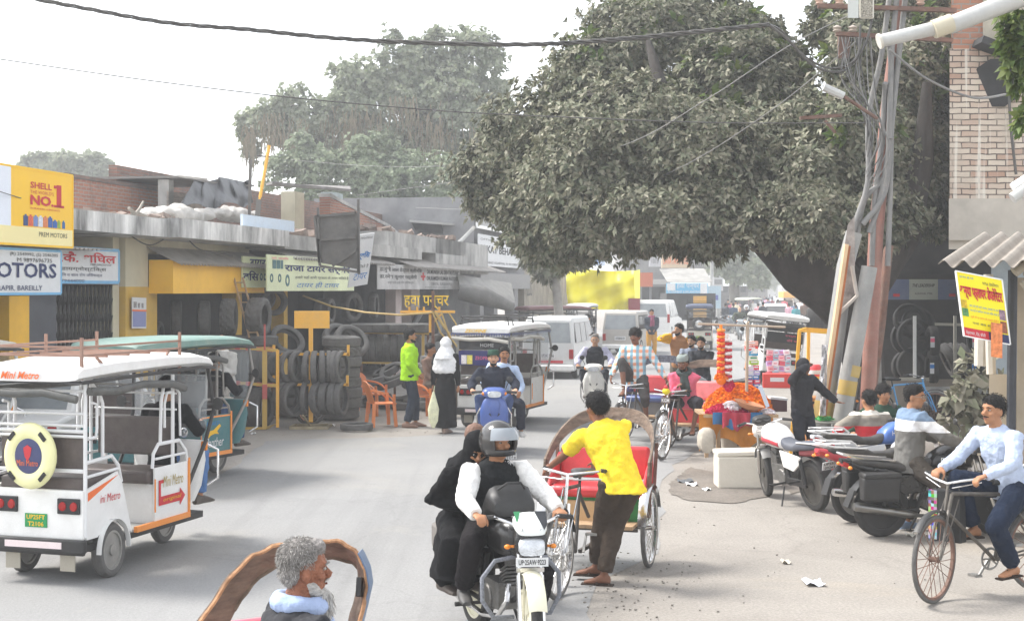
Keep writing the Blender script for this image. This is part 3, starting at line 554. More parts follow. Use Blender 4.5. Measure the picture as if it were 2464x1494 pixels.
for i,(u0,u1,v0,y,c,lb) in enumerate([(1735,1800,688,130,'3c3c40','dark low shops with tin canopies past the puncture shop'),(1795,1845,690,170,'504c4c','low hazy shop row halfway down the street'),(1845,1872,676,260,'8c8c8c','pale block closing the left end of the street'),(1872,1912,655,300,'b8b4b0','cream block rising above the far traffic'),(1820,1860,612,340,'d0d0d0','tall pale hazy tower far down the street'),(1905,1960,668,220,'6c6a68','grey shop row seen under the leaning trunk'),(1940,2010,690,120,'4c4a48','dark tyre shops under the tree along the far kerb')]):
    fbox('street_building',lb,'building',u0,u1,v0,HZ+FP*CH/y,y,8,paint(c,.9,.25),items=[('#',u0+(u1-u0)*(j+.15)/3,u0+(u1-u0)*(j+.75)/3,v0+(HZ-v0)*.3 if v0<690 else v0+4,min(HZ+8,v0+18),DARKI,'window') for j in range(3)],group='buildings far down the street')
# ---- right side: brick block, tyre shop, corrugated roof
RX=lambda y:-1.0+.19*y
T=thing('whitewashed_building','tall whitewashed brick block with peeling paint and a concrete bay','building'); yr=24
def RW(u,v,d=0): return W(u,v,yr+d)
mb=MB(); mb.hexa([RW(u,v,d) for (v) in(545,118) for d in(0,5) for u in(2285,2620)]); mb.build('wall',BRKW,T,0)
mb=MB(); mb.hexa([RW(u,v,d) for (v) in(118,-90) for d in(0,5) for u in(2289,2365)]); mb.build('bare_brick_wall',BRKO,T,0)
mb=MB(); mb.hexa([RW(u,v,d) for (v) in(118,-90) for d in(-.05,5) for u in(2365,2620)]); mb.build('plaster_wall',mat('stained_plaster',(.42,.38,.3),.95,0,.35,1.5,.3),T,0)
mb=MB(); mb.tube([RW(2400,200,-.08),RW(2400,200,-.02)],.42,10); mb.box(RW(2420,125,-.3),(1.0,.5,.12),(0,20,0)); mb.build('niche',DARKI,T,0)
mb=MB(); mb.hexa([RW(u,v,d) for (v) in(578,478) for d in(-.35,4) for u in(2283,2620)]); mb.build('ledge',mat('pale_concrete',(.5,.46,.4),.95,0,.2,2,.3,dust=.3),T,0)
mb=MB(); mb.hexa([RW(u,v,d) for (v) in(618,560) for d in(.1,3) for u in(2330,2390)]); mb.hexa([RW(u,v,d) for (v) in(600,556) for d in(-.2,.1) for u in(2283,2330)]); mb.build('bracket',paint('c8c0b4',.9,.3),T,0)
mb=MB(); mb.hexa([RW(u,v,d) for (v) in(960,575) for d in(.6,3) for u in(2385,2620)]); mb.build('lower_wall',mat('blue_grey_wall',(.3,.34,.36),.9,0,.2,2,.2),T,0)
T=thing('tyre_shop','shaded tyre shop on a raised plinth behind the leaning poles with a blue fascia','shop'); yp=29
def RP(u,v,d=0): return W(u,v,yp+d)
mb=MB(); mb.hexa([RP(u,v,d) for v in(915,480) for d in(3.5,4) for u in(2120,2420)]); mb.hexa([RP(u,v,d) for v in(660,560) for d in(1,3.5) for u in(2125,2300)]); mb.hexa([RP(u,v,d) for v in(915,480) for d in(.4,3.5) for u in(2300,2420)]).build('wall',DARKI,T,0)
mb=MB(); mb.hexa([RP(u,v,d) for v in(990,912) for d in(-2.2,4) for u in(2080,2420)]); mb.build('plinth',mat('plinth_earth',(.3,.255,.21),.95,0,.25,2,.3),T,0)
mb=MB(); mb.hexa([RP(u,v,d) for v in(1022,947) for d in(-2.45,-2.2) for u in(2235,2420)]); mb.build('drain_opening',mat('drain_black',(.01,.01,.01),.95,0,.2,3,0),T,0)
mb=MB(); mb.hexa([RP(u,v,d) for v in(947,930) for d in(-2.7,-1.6) for u in(2218,2420)]); mb.build('slab_step',CONC,T,0)
BLB=paint('4a5e88',.6,.15)
board('fascia_sign','blue tyre shop fascia with a pale central plaque and small lamps','signboard',RP(2130,721,.9),RP(2322,721,.9),RP(2130,672,.9),BLB,[('#',.3,.0,.36,1.0,paint('98a098',.6,.1),'plaque'),('THE LEADERSHIP',.34,.62,.28,.16,INK,.3,.02),('AGRAWAL TYRE',.37,.25,.22,.1,INK),('#',.1,.15,.08,.14,inkR,'lamp_picture'),('#',.8,.15,.08,.14,inkR,'lamp_picture')],t=.08)
T=thing('roadside_hut','mud walled hut corner below a corrugated asbestos roof at the lane mouth','hut'); yc=13
def RC(u,v,d=0): return W(u,v,yc+d)
ASB=mat('asbestos_sheet',(.27,.235,.20),.9,0,.25,4,.3,dust=.3)
mb=MB()
def rc(a,b): # a across (ridges run front-back), b back
    x0=W(2257,640,yc-.2); x1=W(2600,640,yc-.6); p=x0.lerp(x1,a); L_=(x1-x0).length
    return V((p.x+1.25*b,p.y+2.6*b,p.z+.02+.36*b+.035*sin(2*PI*a*L_/.17)))
mb.grid(rc,90,3,.008); mb.build('asbestos_roof',ASB,T,60)
mb=MB(); mb.hexa([RC(u,v,d) for v in(1120,668) for d in(.4,2.2) for u in(2447,2620)]); mb.build('wall',mat('ochre_wall',(.30,.24,.165),.95,0,.3,2,.3,dust=.3),T,0)
mb=MB(); mb.hexa([RC(u,v,d) for v in(1140,900) for d in(.9,2.2) for u in(2380,2447)]); mb.build('low_wall',paint('c8bca8',.9,.35),T,0)
mb=MB(); mb.tube([RC(2432,1120,.1),RC(2437,650,.1)],.045,8); mb.build('post',mat('dark_post',(.04,.042,.05),.6,.3,.3,6,.1),T)
mb=MB(); mb.tube([RC(2385,900,1.2),RC(2378,660,1.2)],.05,8); mb.tube([RC(2360,880,1.4),RC(2363,700,1.4)],.07,8); mb.build('pale_post',paint('cfc8bc',.9,.3),T)
mb=MB(); 
for (u,v) in((2462,690),(2470,668),(2440,655)): mb.tube([RC(u+30,v-22,-.1),RC(u,v,-.1)],.05,10)
mb.build('rafter',paint('a8a090',.9,.2),T)
YPO=mat('poster_yellow',C('f4e410'),.5,0,.04,2,.02)
board('hanging_poster','yellow flower decorator poster in red Hindi hanging under the corrugated roof','poster',RC(2320,808,-.3),RC(2431,829,-.3),RC(2300,652,-.3),YPO,
 [('अन्या फ्लावर डेकोरेटर',.03,.58,.92,.26,inkR,0,.05),('फूल माला, बुके, गजरे',.06,.9,.3,.05,inkB),('9756 डेकोरेशन',.55,.86,.35,.06,inkG),('हमारे यहाँ शादी पार्टी, जयमाल, गुलदस्ते, गेट, कार',.2,.47,.62,.05,inkB),('तथा स्टेज डेकोरेशन का काम किया जाता है',.2,.4,.62,.05,inkB),('फूलों की हर प्रकार की सजावट होती है',.2,.3,.6,.05,inkO),('नया बस स्टैंड',.22,.2,.5,.06,inkG),('#',0,0,.55,.14,inkR,'red_band'),('#',.55,0,.45,.14,inkN,'blue_band'),('#',.03,.32,.13,.12,mat('print_green',(.1,.3,.1),.6,0,.6,30,0),'photo_print'),('#',.03,.45,.12,.12,mat('print_amber',(.6,.4,.02),.6,0,.6,30,0),'photo_print'),('#',.84,.16,.13,.18,mat('print_brown',(.3,.1,.05),.6,0,.6,30,0),'photo_print'),('#',.84,.36,.13,.16,mat('print_mauve',(.3,.2,.25),.6,0,.6,30,0),'photo_print'),('मेहरानगर, रोड, बरेली',.05,.03,.42,.07,inkW)],t=.012,edge=.012,em=WHT)
board('paper_poster','small orange paper poster pasted below the yellow poster','poster',RC(2385,858,-.36),RC(2412,862,-.36),RC(2385,775,-.36),mat('print_orange',C('f08850'),.6,0,.5,25,0),[],t=.006)
# ================================================================ TREES AND PLANTS
def leafmat(key,cols,rough=.6,trans=.25):
    m=bpy.data.materials.new(key); MATS[key]=m; m.use_nodes=True; n=m.node_tree; L=n.links.new; b=n.nodes['Principled BSDF']; b.inputs['Roughness'].default_value=rough; b.inputs['Specular IOR Level'].default_value=.25
    g_=n.nodes.new('ShaderNodeNewGeometry'); r=n.nodes.new('ShaderNodeValToRGB'); k=len(cols)
    for i in range(k-2): r.color_ramp.elements.new(.5)
    for i,c in enumerate(cols): r.color_ramp.elements[i].position=i/(k-1); r.color_ramp.elements[i].color=(*c,1)
    L(g_.outputs['Random Per Island'],r.inputs[0])
    tc=n.nodes.new('ShaderNodeTexCoord'); no=n.nodes.new('ShaderNodeTexNoise'); no.inputs['Scale'].default_value=.7; no.inputs['Detail'].default_value=3; L(tc.outputs['Object'],no.inputs['Vector'])
    hv=n.nodes.new('ShaderNodeHueSaturation'); mr=n.nodes.new('ShaderNodeMapRange'); mr.inputs[1].default_value=.3; mr.inputs[2].default_value=.7; mr.inputs[3].default_value=.7; mr.inputs[4].default_value=1.3; L(no.outputs[0],mr.inputs[0]); L(mr.outputs[0],hv.inputs['Value']); L(r.outputs[0],hv.inputs['Color'])
    L(hv.outputs[0],b.inputs['Base Color'])
    if trans:
        t=n.nodes.new('ShaderNodeBsdfTranslucent'); L(hv.outputs[0],t.inputs[0]); mx=n.nodes.new('ShaderNodeMixShader'); mx.inputs[0].default_value=trans; L(b.outputs[0],mx.inputs[1]); L(t.outputs[0],mx.inputs[2]); L(mx.outputs[0],n.nodes['Material Output'].inputs[0])
    return m
def foliage(name,P,D,per,size,width,m,parent=None,droop=.25,spread=1.0,rs=None,fold=.15):
    """P centres (n,3), D outward axes; per leaves round each axis, each a folded 5 point blade"""
    rs=rs or np.random.RandomState(3); n=len(P); N=n*per
    D=D/np.linalg.norm(D,axis=1)[:,None]; P=np.repeat(P,per,0); D=np.repeat(D,per,0)
    rv=rs.normal(size=(N,3)); A=np.cross(D,rv); A/=np.linalg.norm(A,axis=1)[:,None]
    t=rs.uniform(.5,1.45,N)*spread; L=D*np.cos(t)[:,None]+A*np.sin(t)[:,None]; L[:,2]-=droop*rs.uniform(.3,1.4,N); L/=np.linalg.norm(L,axis=1)[:,None]
    up=D+rs.normal(size=(N,3))*.35; S=np.cross(L,up); S/=np.linalg.norm(S,axis=1)[:,None]+1e-9; U=np.cross(S,L)
    ln=size*rs.uniform(.65,1.25,N); w=ln*width
    B=P+L*(ln*.08)[:,None]; M_=P+L*(ln*.5)[:,None]+U*(ln*.06)[:,None]; T_=P+L*ln[:,None]; T_[:,2]-=ln*.12
    v=np.stack([B,M_+S*w[:,None]+U*(w*fold)[:,None],T_,M_-S*w[:,None]+U*(w*fold)[:,None]],1).reshape(-1,3)
    me=bpy.data.meshes.new(name); me.vertices.add(4*N); me.vertices.foreach_set('co',v.ravel()); me.loops.add(4*N); me.loops.foreach_set('vertex_index',np.arange(4*N))
    me.polygons.add(N); me.polygons.foreach_set('loop_start',np.arange(0,4*N,4)); me.polygons.foreach_set('loop_total',np.full(N,4)); me.materials.append(m); me.update(calc_edges=True); me.validate()
    o=bpy.data.objects.new(name,me); COL.objects.link(o); o.parent=parent; return o
def lobes(L,n,rs,lo=.55,yflat=1,under=.55,clump=9):
    sub={}
    """points on and in ellipsoids given as (u,v,y,ru,rv) in photo units"""
    ar=np.array([l[3]*l[4] for l in L],float); pr=ar/ar.sum(); idx=rs.choice(len(L),n,p=pr); P=[];D=[]
    for i in idx:
        u,v,y,ru,rv=L[i]; ru*=.88; rv*=.88; l_=max(ru,rv); c=W(u,v,y); a=ru*y/FP; b_=rv*y/FP
        d=rs.normal(size=3); d/=np.linalg.norm(d)
        if rs.rand()<.5 and d[1]>0: d[1]*=-1
        r=rs.uniform(lo,1.0)**.7*(1+.10*math.sin(d[0]*9+i*3)*math.cos(d[2]*8+i))
        if clump:
            if i not in sub: sub[i]=[rs.normal(size=3) for _ in range(max(5,int(clump*max(1,(l_/60)))))]
            if rs.rand()<.8:
                e=sub[i][rs.randint(len(sub[i]))]; e=e/np.linalg.norm(e); jit=rs.normal(size=3)*.20; d=e*rs.uniform(.82,1.08)+jit; r=1.0
        P.append((c.x+d[0]*a*r,c.y+d[1]*min(a,b_)*.9*yflat*r,c.z+d[2]*b_*r)); D.append((d[0],d[1]-.15,d[2]*under+.45))
    return np.array(P),np.array(D)
BARK=mat('dark_bark',(.05,.043,.038),.95,0,.4,5,.8,14,streak=3)
BARKG=mat('grey_bark',(.13,.12,.1),.95,0,.3,4,.6,14,streak=3)
rs=np.random.RandomState(11)
# big dusty fig over the road
DUSTY=leafmat('dusty_leaves',[(.095,.115,.065),(.18,.185,.12),(.27,.255,.185),(.13,.15,.09),(.36,.335,.255),(.075,.10,.055)],.65,.12)
FRESH=leafmat('fresh_leaves',[(.07,.12,.03),(.11,.16,.04),(.16,.2,.05)],.5,.3)
BT=thing('large_tree','huge dark dusty broad leaved tree overhanging the road on a leaning black trunk','tree',tuple(G(2130,1010)))
L0=V(BT.location)
big=[(1350,470,26,150,90),(1240,420,27,140,95),(1300,300,27,130,100),(1450,200,27,140,110),(1560,330,25,180,130),(1450,430,25,170,110),(1620,150,27,170,130),(1560,60,28,130,90),(1680,40,28,110,80),(1770,220,26,150,130),(1700,380,24.5,160,120),(1620,500,24,160,80),(1480,520,25,140,85),(1290,550,26,90,65),(1350,595,26,85,50),(1760,520,24,120,85),(1850,400,25,130,130),(1880,200,27,90,100),(1930,330,25,110,110),(1860,520,23.5,90,70),(1980,440,24,110,110),(1210,480,27,90,60),(1700,570,24.5,110,45),(1550,575,25,110,40),(1400,350,26,130,100),(1780,90,27,110,60)]
right=[(2080,120,24,90,90),(2180,230,26.5,110,120),(2240,120,26.5,90,100),(2060,300,24,90,100),(2160,400,25.5,110,110),(2250,380,26.5,90,130),(2100,520,23.5,110,80),(2230,510,26.5,90,70),(2010,560,23,70,60),(1990,60,26,60,55),(2230,20,27,100,60),(1960,520,23,80,80),(2150,20,27,90,50)]
P,D=lobes(big,30000,rs,clump=18); foliage('crown',P-np.array(L0),D,8,.145,.2,DUSTY,BT,.3,1.0,rs)
P,D=lobes(right,12500,rs,clump=18); foliage('crown',P-np.array(L0),D,8,.145,.2,DUSTY,BT,.3,1.0,rs)
P,D=lobes([b for b in big if b[1]<240]+right[:4],420,rs,.9); foliage('fresh_shoots',P-np.array(L0),D,9,.28,.18,FRESH,BT,.1,.8,rs)
mb=MB(); q=lambda u,v,y:W(u,v,y)-L0
mb.tube([q(2085,1040,25),q(2080,900,25),q(2065,790,25),q(2015,700,24.8),q(1945,635,24.5),q(1880,585,24.5),q(1800,520,24.8),q(1700,440,25.5),q(1600,380,26),q(1480,400,26)],[.45,.36,.4,.55,.6,.46,.34,.25,.16,.08],14)
mb.tube([q(2070,820,25),q(2095,640,25),q(2110,500,24.6),q(2090,330,24.6),q(2060,160,25)],[.3,.4,.35,.24,.1],12)
mb.tube([q(2090,680,25),q(2180,560,24.8),q(2220,380,24.8),q(2230,200,25)],[.4,.3,.2,.08],10)
for (a,b_,c_) in(((1880,585),(1860,430),(1850,250)),((1800,520),(1760,380),(1700,180)),((1700,440),(1600,250),(1560,100)),((1600,380),(1420,300),(1330,330)),((1945,635),(1960,520),(1990,360)),((1700,440),(1500,480),(1330,520)),((1800,520),(1640,560),(1500,560)),((1500,480),(1400,560),(1330,590))):
    mb.tube([q(*a,25),q(*b_,25.4),q(*c_,26)],[.26,.17,.06],8)
rr=random.Random(4)
for i in range(60):
    u=rr.uniform(1420,1900);v=rr.uniform(250,560); mb.tube([q(u,v,26),q(u+rr.uniform(-50,50),v-40,25.5),q(u+rr.uniform(-80,80),v-rr.uniform(30,90),25)],[.06,.04,.015],5)
mb.build('trunk',BARK,BT,70)
# hazy tree behind the shops, with hanging vines
def tree(name,label,lob,n,per,size,m,base,trunk,bm=BARKG,group=None,wd=.22,cat='tree',lo=.5):
    T=thing(name,label,cat,tuple(W(base[0],HZ+FP*CH/base[1],base[1])),0,group); L0=V(T.location)
    P,D=lobes(lob,n,rs,lo); foliage('crown',P-np.array(L0),D,per,size,wd,m,T,.2,1.0,rs)
    mb=MB()
    for pts,r in trunk: mb.tube([W(*p)-L0 for p in pts],r,8)
    mb.build('trunk',bm,T,70); return T
MIDG=leafmat('grey_green_leaves',[(.21,.25,.16),(.30,.33,.22),(.26,.29,.21),(.38,.39,.29),(.22,.27,.16)],.7,.3)
LIGG=leafmat('bright_green_leaves',[(.19,.235,.145),(.26,.31,.20),(.31,.345,.24),(.22,.27,.165)],.7,.3)
BROL=leafmat('brown_vines',[(.2,.17,.11),(.26,.21,.14),(.16,.15,.09)],.8,.2)
y=66
bl_=[(1080,110,y,55,45),(1150,120,y,50,45),(1190,190,y,45,60),(1000,150,y,60,60),(920,170,y,80,60),(850,200,y,60,50),(1080,220,y,90,80),(960,260,y,110,70),(830,270,y,80,60),(760,290,y,60,50),(700,250,y,50,45),(650,290,y,45,45),(605,300,y,32,40),(600,350,y,22,35),(1130,310,y,90,80),(1040,350,y,110,70),(900,340,y,110,60),(780,350,y,80,50),(700,320,y,50,40),(940,120,y,25,45),(990,210,y,80,50),(1180,280,y,50,60)]
T=tree('hazy_tree','tall pale hazy tree hung with brown vines behind the tyre shops',bl_,9000,7,.27,MIDG,(960,66),[([(960,720,66),(955,500,66),(980,330,66),(1050,200,66),(1100,110,66)],[.8,.6,.4,.25,.08]),([(960,520,66),(880,380,66),(800,280,66),(680,250,66)],[.5,.3,.2,.06]),([(990,380,66),(1100,300,66),(1180,190,66)],[.3,.2,.06]),([(900,400,66),(740,330,66),(610,300,66)],[.3,.15,.05])],wd=.3)
L0=V(T.location); mb=MB()
for i in range(520):
    c=rr.choice([(860,300,60),(850,280,60),(700,310,50),(650,300,30),(1050,300,50),(980,260,50),(1160,330,30),(600,330,15)]); u=c[0]+rr.gauss(0,c[2]*.6); v=c[1]+rr.uniform(-30,40); ln=rr.uniform(40,120); y_=65+rr.uniform(-1.5,.5)
    ln*=rr.uniform(.3,.9); mb.tube([W(u,v,y_)-L0,W(u+rr.uniform(-7,7),v+ln*.5,y_)-L0,W(u+rr.uniform(-12,12),v+ln,y_)-L0],[.03,.02,.012],3,caps=False)
mb.build('hanging_vines',BROL,T,70)
y=60
tree('bushy_tree','dense bright green bushy tree rising behind the rooftop shed',[(760,400,y,70,50),(700,420,y,55,45),(860,410,y,100,50),(960,430,y,100,55),(1060,440,y,90,60),(1130,470,y,60,60),(900,470,y,120,50),(1030,500,y,110,50),(1120,520,y,60,50),(650,440,y,20,25),(800,480,y,110,45),(1000,560,y,120,45),(720,360,y,40,35),(880,350,y,70,30)],6000,7,.23,LIGG,(920,60),[([(920,760,60),(930,560,60),(900,420,60)],[.6,.4,.1]),([(930,560,60),(1060,440,60)],[.3,.08])],wd=.3)
y=95
tree('far_tree','small flat topped tree rising behind the yellow billboard',[(110,395,y,50,22),(180,400,y,50,28),(240,415,y,50,24),(290,428,y,25,10),(80,385,y,25,12),(150,380,y,30,14),(225,388,y,30,14)],700,7,.5,MIDG,(180,95),[([(180,730,95),(180,480,95),(150,400,95)],[.6,.4,.1]),([(180,480,95),(240,410,95)],[.3,.1])],wd=.3)
y=105
tree('street_tree','dark hazy tree over the far low shops beside the grey block',[(1750,630,y,40,35),(1800,650,y,45,35),(1770,600,y,35,25),(1720,610,y,25,40),(1825,675,y,22,22)],1200,7,.4,MIDG,(1770,105),[([(1770,776,105),(1765,640,105),(1760,590,105)],[.5,.3,.1])],wd=.3,group='trees along the far street')
y=190
tree('street_tree','faint pale tree where the street fades into haze',[(1840,650,y,25,28),(1860,668,y,18,16),(1820,640,y,14,20)],500,7,.7,MIDG,(1840,190),[([(1840,739,190),(1840,650,190)],[.5,.2])],wd=.3,group='trees along the far street')
y=45
tree('roadside_tree','small dusty tree with a thin pale trunk by the tan wall',[(1370,610,y,55,30),(1320,640,y,40,30),(1410,600,y,40,22),(1290,610,y,35,30)],700,8,.26,DUSTY,(1350,45),[([(1352,880,45),(1345,760,45),(1335,640,45),(1330,590,45)],[.18,.15,.14,.08]),([(1335,650,45),(1380,600,45)],[.08,.03])],bm=mat('pale_bark',(.3,.28,.25),.9,0,.3,3,.4))
y=12.2
T=thing('overhanging_branch','light green leafy branch reaching in front of the brick block','branch',tuple(W(2520,300,y))); L0=V(T.location)
P,D=lobes([(2462,90,y,55,60),(2475,180,y,45,50),(2450,150,y,32,25),(2480,280,y,30,40),(2430,110,y,25,22),(2475,20,y,40,30)],230,rs,.3); foliage('leaves',P-np.array(L0),D,7,.11,.24,FRESH,T,.35,1.0,rs)
mb=MB(); mb.tube([W(2560,400,y)-L0,W(2500,280,y)-L0,W(2470,160,y)-L0,W(2440,90,y)-L0],[.03,.025,.015,.006],6); mb.tube([W(2500,280,y)-L0,W(2480,60,y)-L0],[.02,.005],5); mb.build('stem',BARKG,T)
T=thing('roadside_plant','dusty large leaved plant growing at the drain beside the tyre shop plinth','plant',tuple(G(2335,1050))); L0=V(T.location); y=L0.y
BIGL=leafmat('dusty_big_leaves',[(.2,.2,.14),(.28,.27,.2),(.34,.31,.24),(.15,.17,.1)],.8,.15)
P,D=lobes([(2345,890,17,38,40),(2320,950,17,50,50),(2370,940,17,35,50),(2350,1010,17,50,40),(2280,1000,17,25,25)],75,rs,.2); foliage('leaves',P-np.array(L0),D,5,.19,.28,BIGL,T,.45,1.0,rs)
mb=MB()
for u,v in((2345,870),(2310,930),(2370,930),(2350,990)): mb.tube([V((0,0,0)),W(2340,1000,17)-L0,W(u,v,17)-L0],[.02,.015,.008],5)
mb.build('stem',BARKG,T)
n=1400; P=np.array([tuple(W(rs.uniform(2150,2235),1010,23))[:2]+(0.02,) for i in range(n)]); P[:,1]+=rs.uniform(-2.6,1.5,n); P[:,0]+=rs.normal(size=n)*.1
o=foliage('grass_patch',P,np.tile([0,0,1.],(n,1)),3,.34,.07,LIGG,None,-.3,.45,rs); tag(o,'green grass tuft at the foot of the plinth behind the seated people','grass',kind='stuff')
# ---------------------------------------------------------------- haze
mb=MB(); mb.hexa([(x,y,z) for z in(-1,19.5) for y in(-30,900) for x in(-260,420)]); hz=tag(mb.build('haze',None,None,0),kind='stuff')
m=bpy.data.materials.new('haze_air'); m.use_nodes=True; n=m.node_tree; n.nodes.remove(n.nodes['Principled BSDF']); pv=n.nodes.new('ShaderNodeVolumePrincipled'); pv.inputs['Color'].default_value=(.93,.95,.97,1); pv.inputs['Density'].default_value=.0021; pv.inputs['Anisotropy'].default_value=.3; n.links.new(pv.outputs[0],n.nodes['Material Output'].inputs['Volume']); hz.data.materials.clear(); hz.data.materials.append(m)
# ================================================================ VEHICLE BUILDERS (local: y ahead, x to its right, origin on the ground under the rear axle)
def rotz_about(c,deg): return Matrix.Translation(V(c))@Matrix.Rotation(R(deg),4,'Z')@Matrix.Translation(-V(c))
def wheel(T,c,r,w,kind='alloy',rimm=None,tm=None,name='wheel',steer=0,nsp=5,lod=1):
    M=Matrix.Translation(V(c))@Matrix.Rotation(R(steer),4,'Z'); n=36 if lod else 18
    mb=MB(M); tr=min(w*.75,r*.28) if kind!='bicycle' else w
    ri=r-tr
    if kind=='alloy':
        mb.lathe([(ri,-w*.3),(ri+.012,-w*.42),(ri-.02,-w*.42),(ri-.03,0),(ri-.02,w*.42),(ri+.012,w*.42),(ri,w*.3)],(0,0,0),(1,0,0),n)
        mb.lathe([(.001,-w*.5),(r*.2,-w*.45),(r*.2,w*.45),(.001,w*.5)],(0,0,0),(1,0,0),14)
        for i in range(nsp):
            a=2*PI*i/nsp; d=V((0,cos(a),sin(a))); e=V((0,-sin(a),cos(a)))
            mb.hexa([p for k in(-1,1) for p in[]]+[d*(r*.15 if j==0 else ri-.012)+e*(s_*(.03 if j==0 else .018)*(r/.3))+V((x_*w*.22,0,0)) for j in(0,1) for s_ in(-1,1) for x_ in(-1,1)])
    elif kind=='disc':
        mb.lathe([(.001,w*.32),(r*.2,w*.36),(r*.25,w*.2),(ri*.8,w*.22),(ri,w*.42),(ri+.012,w*.4),(ri,-w*.3),(ri*.6,-w*.2),(.001,-w*.2)],(0,0,0),(1,0,0),n)
        mb.lathe([(r*.12,w*.3),(r*.12,w*.5),(.001,w*.52)],(0,0,0),(1,0,0),12)
    else:
        k=12 if kind=='bicycle' else 18; sr=.0022 if lod else .003
        mb.lathe([(ri+.006,-w*.45),(ri-.012,-w*.35),(ri-.012,w*.35),(ri+.006,w*.45)],(0,0,0),(1,0,0),n,True); mb.lathe([(.001,-.045),(.022,-.04),(.022,.04),(.001,.045)],(0,0,0),(1,0,0),10)
        for i in range(k):
            a=2*PI*i/k; s_=1 if i%2 else -1
            for off in(-.5,.5): mb.bar((s_*.035,.02*cos(a+off*2),.02*sin(a+off*2)),(0,(ri-.01)*cos(a+off*.25),(ri-.01)*sin(a+off*.25)),sr*2)
    W_=mb.build(name,rimm or CHR,T)
    tb=MB(M); 
    def mod(i,j,q): return q+(.004*(r/.3) if (j+i)%2 and q>r-.012 else 0)
    if kind=='bicycle': tb.torus((0,0,0),r-w*.5,w*.5,(1,0,0),n,8)
    else: tb.lathe([(ri,-w*.42),(ri+tr*.45,-w*.52),(r-tr*.22,-w*.46),(r,-w*.22),(r+.002,0),(r,w*.22),(r-tr*.22,w*.46),(ri+tr*.45,w*.52),(ri,w*.42)],(0,0,0),(1,0,0),n,True,mod)
    tb.build('tyre',tm or RUB,W_); return W_
def plate(T,c,X,U,w,h,s,m=None,ink=None,two=None,name='number_plate'):
    X=V(X).normalized();U=V(U).normalized();N=X.cross(U); c=V(c); mb=MB(); mb.hexa([c+X*(a*w/2)+U*(b*h/2)+N*k for b in(-1,1) for k in(-.004,.004) for a in(-1,1)]); P=mb.build(name,m or SGNW,T,0)
    ik=ink or INK
    if two: text(s,c-X*w*.42+U*h*.08+N*.005,X,U,h*.34,w*.84,ik,P,ext=.001,bold=.02); text(two,c-X*w*.36-U*h*.42+N*.005,X,U,h*.34,w*.72,ik,P,ext=.001,bold=.02)
    else: text(s,c-X*w*.42-U*h*.3+N*.005,X,U,h*.6,w*.84,ik,P,ext=.001,bold=.02)
    return P
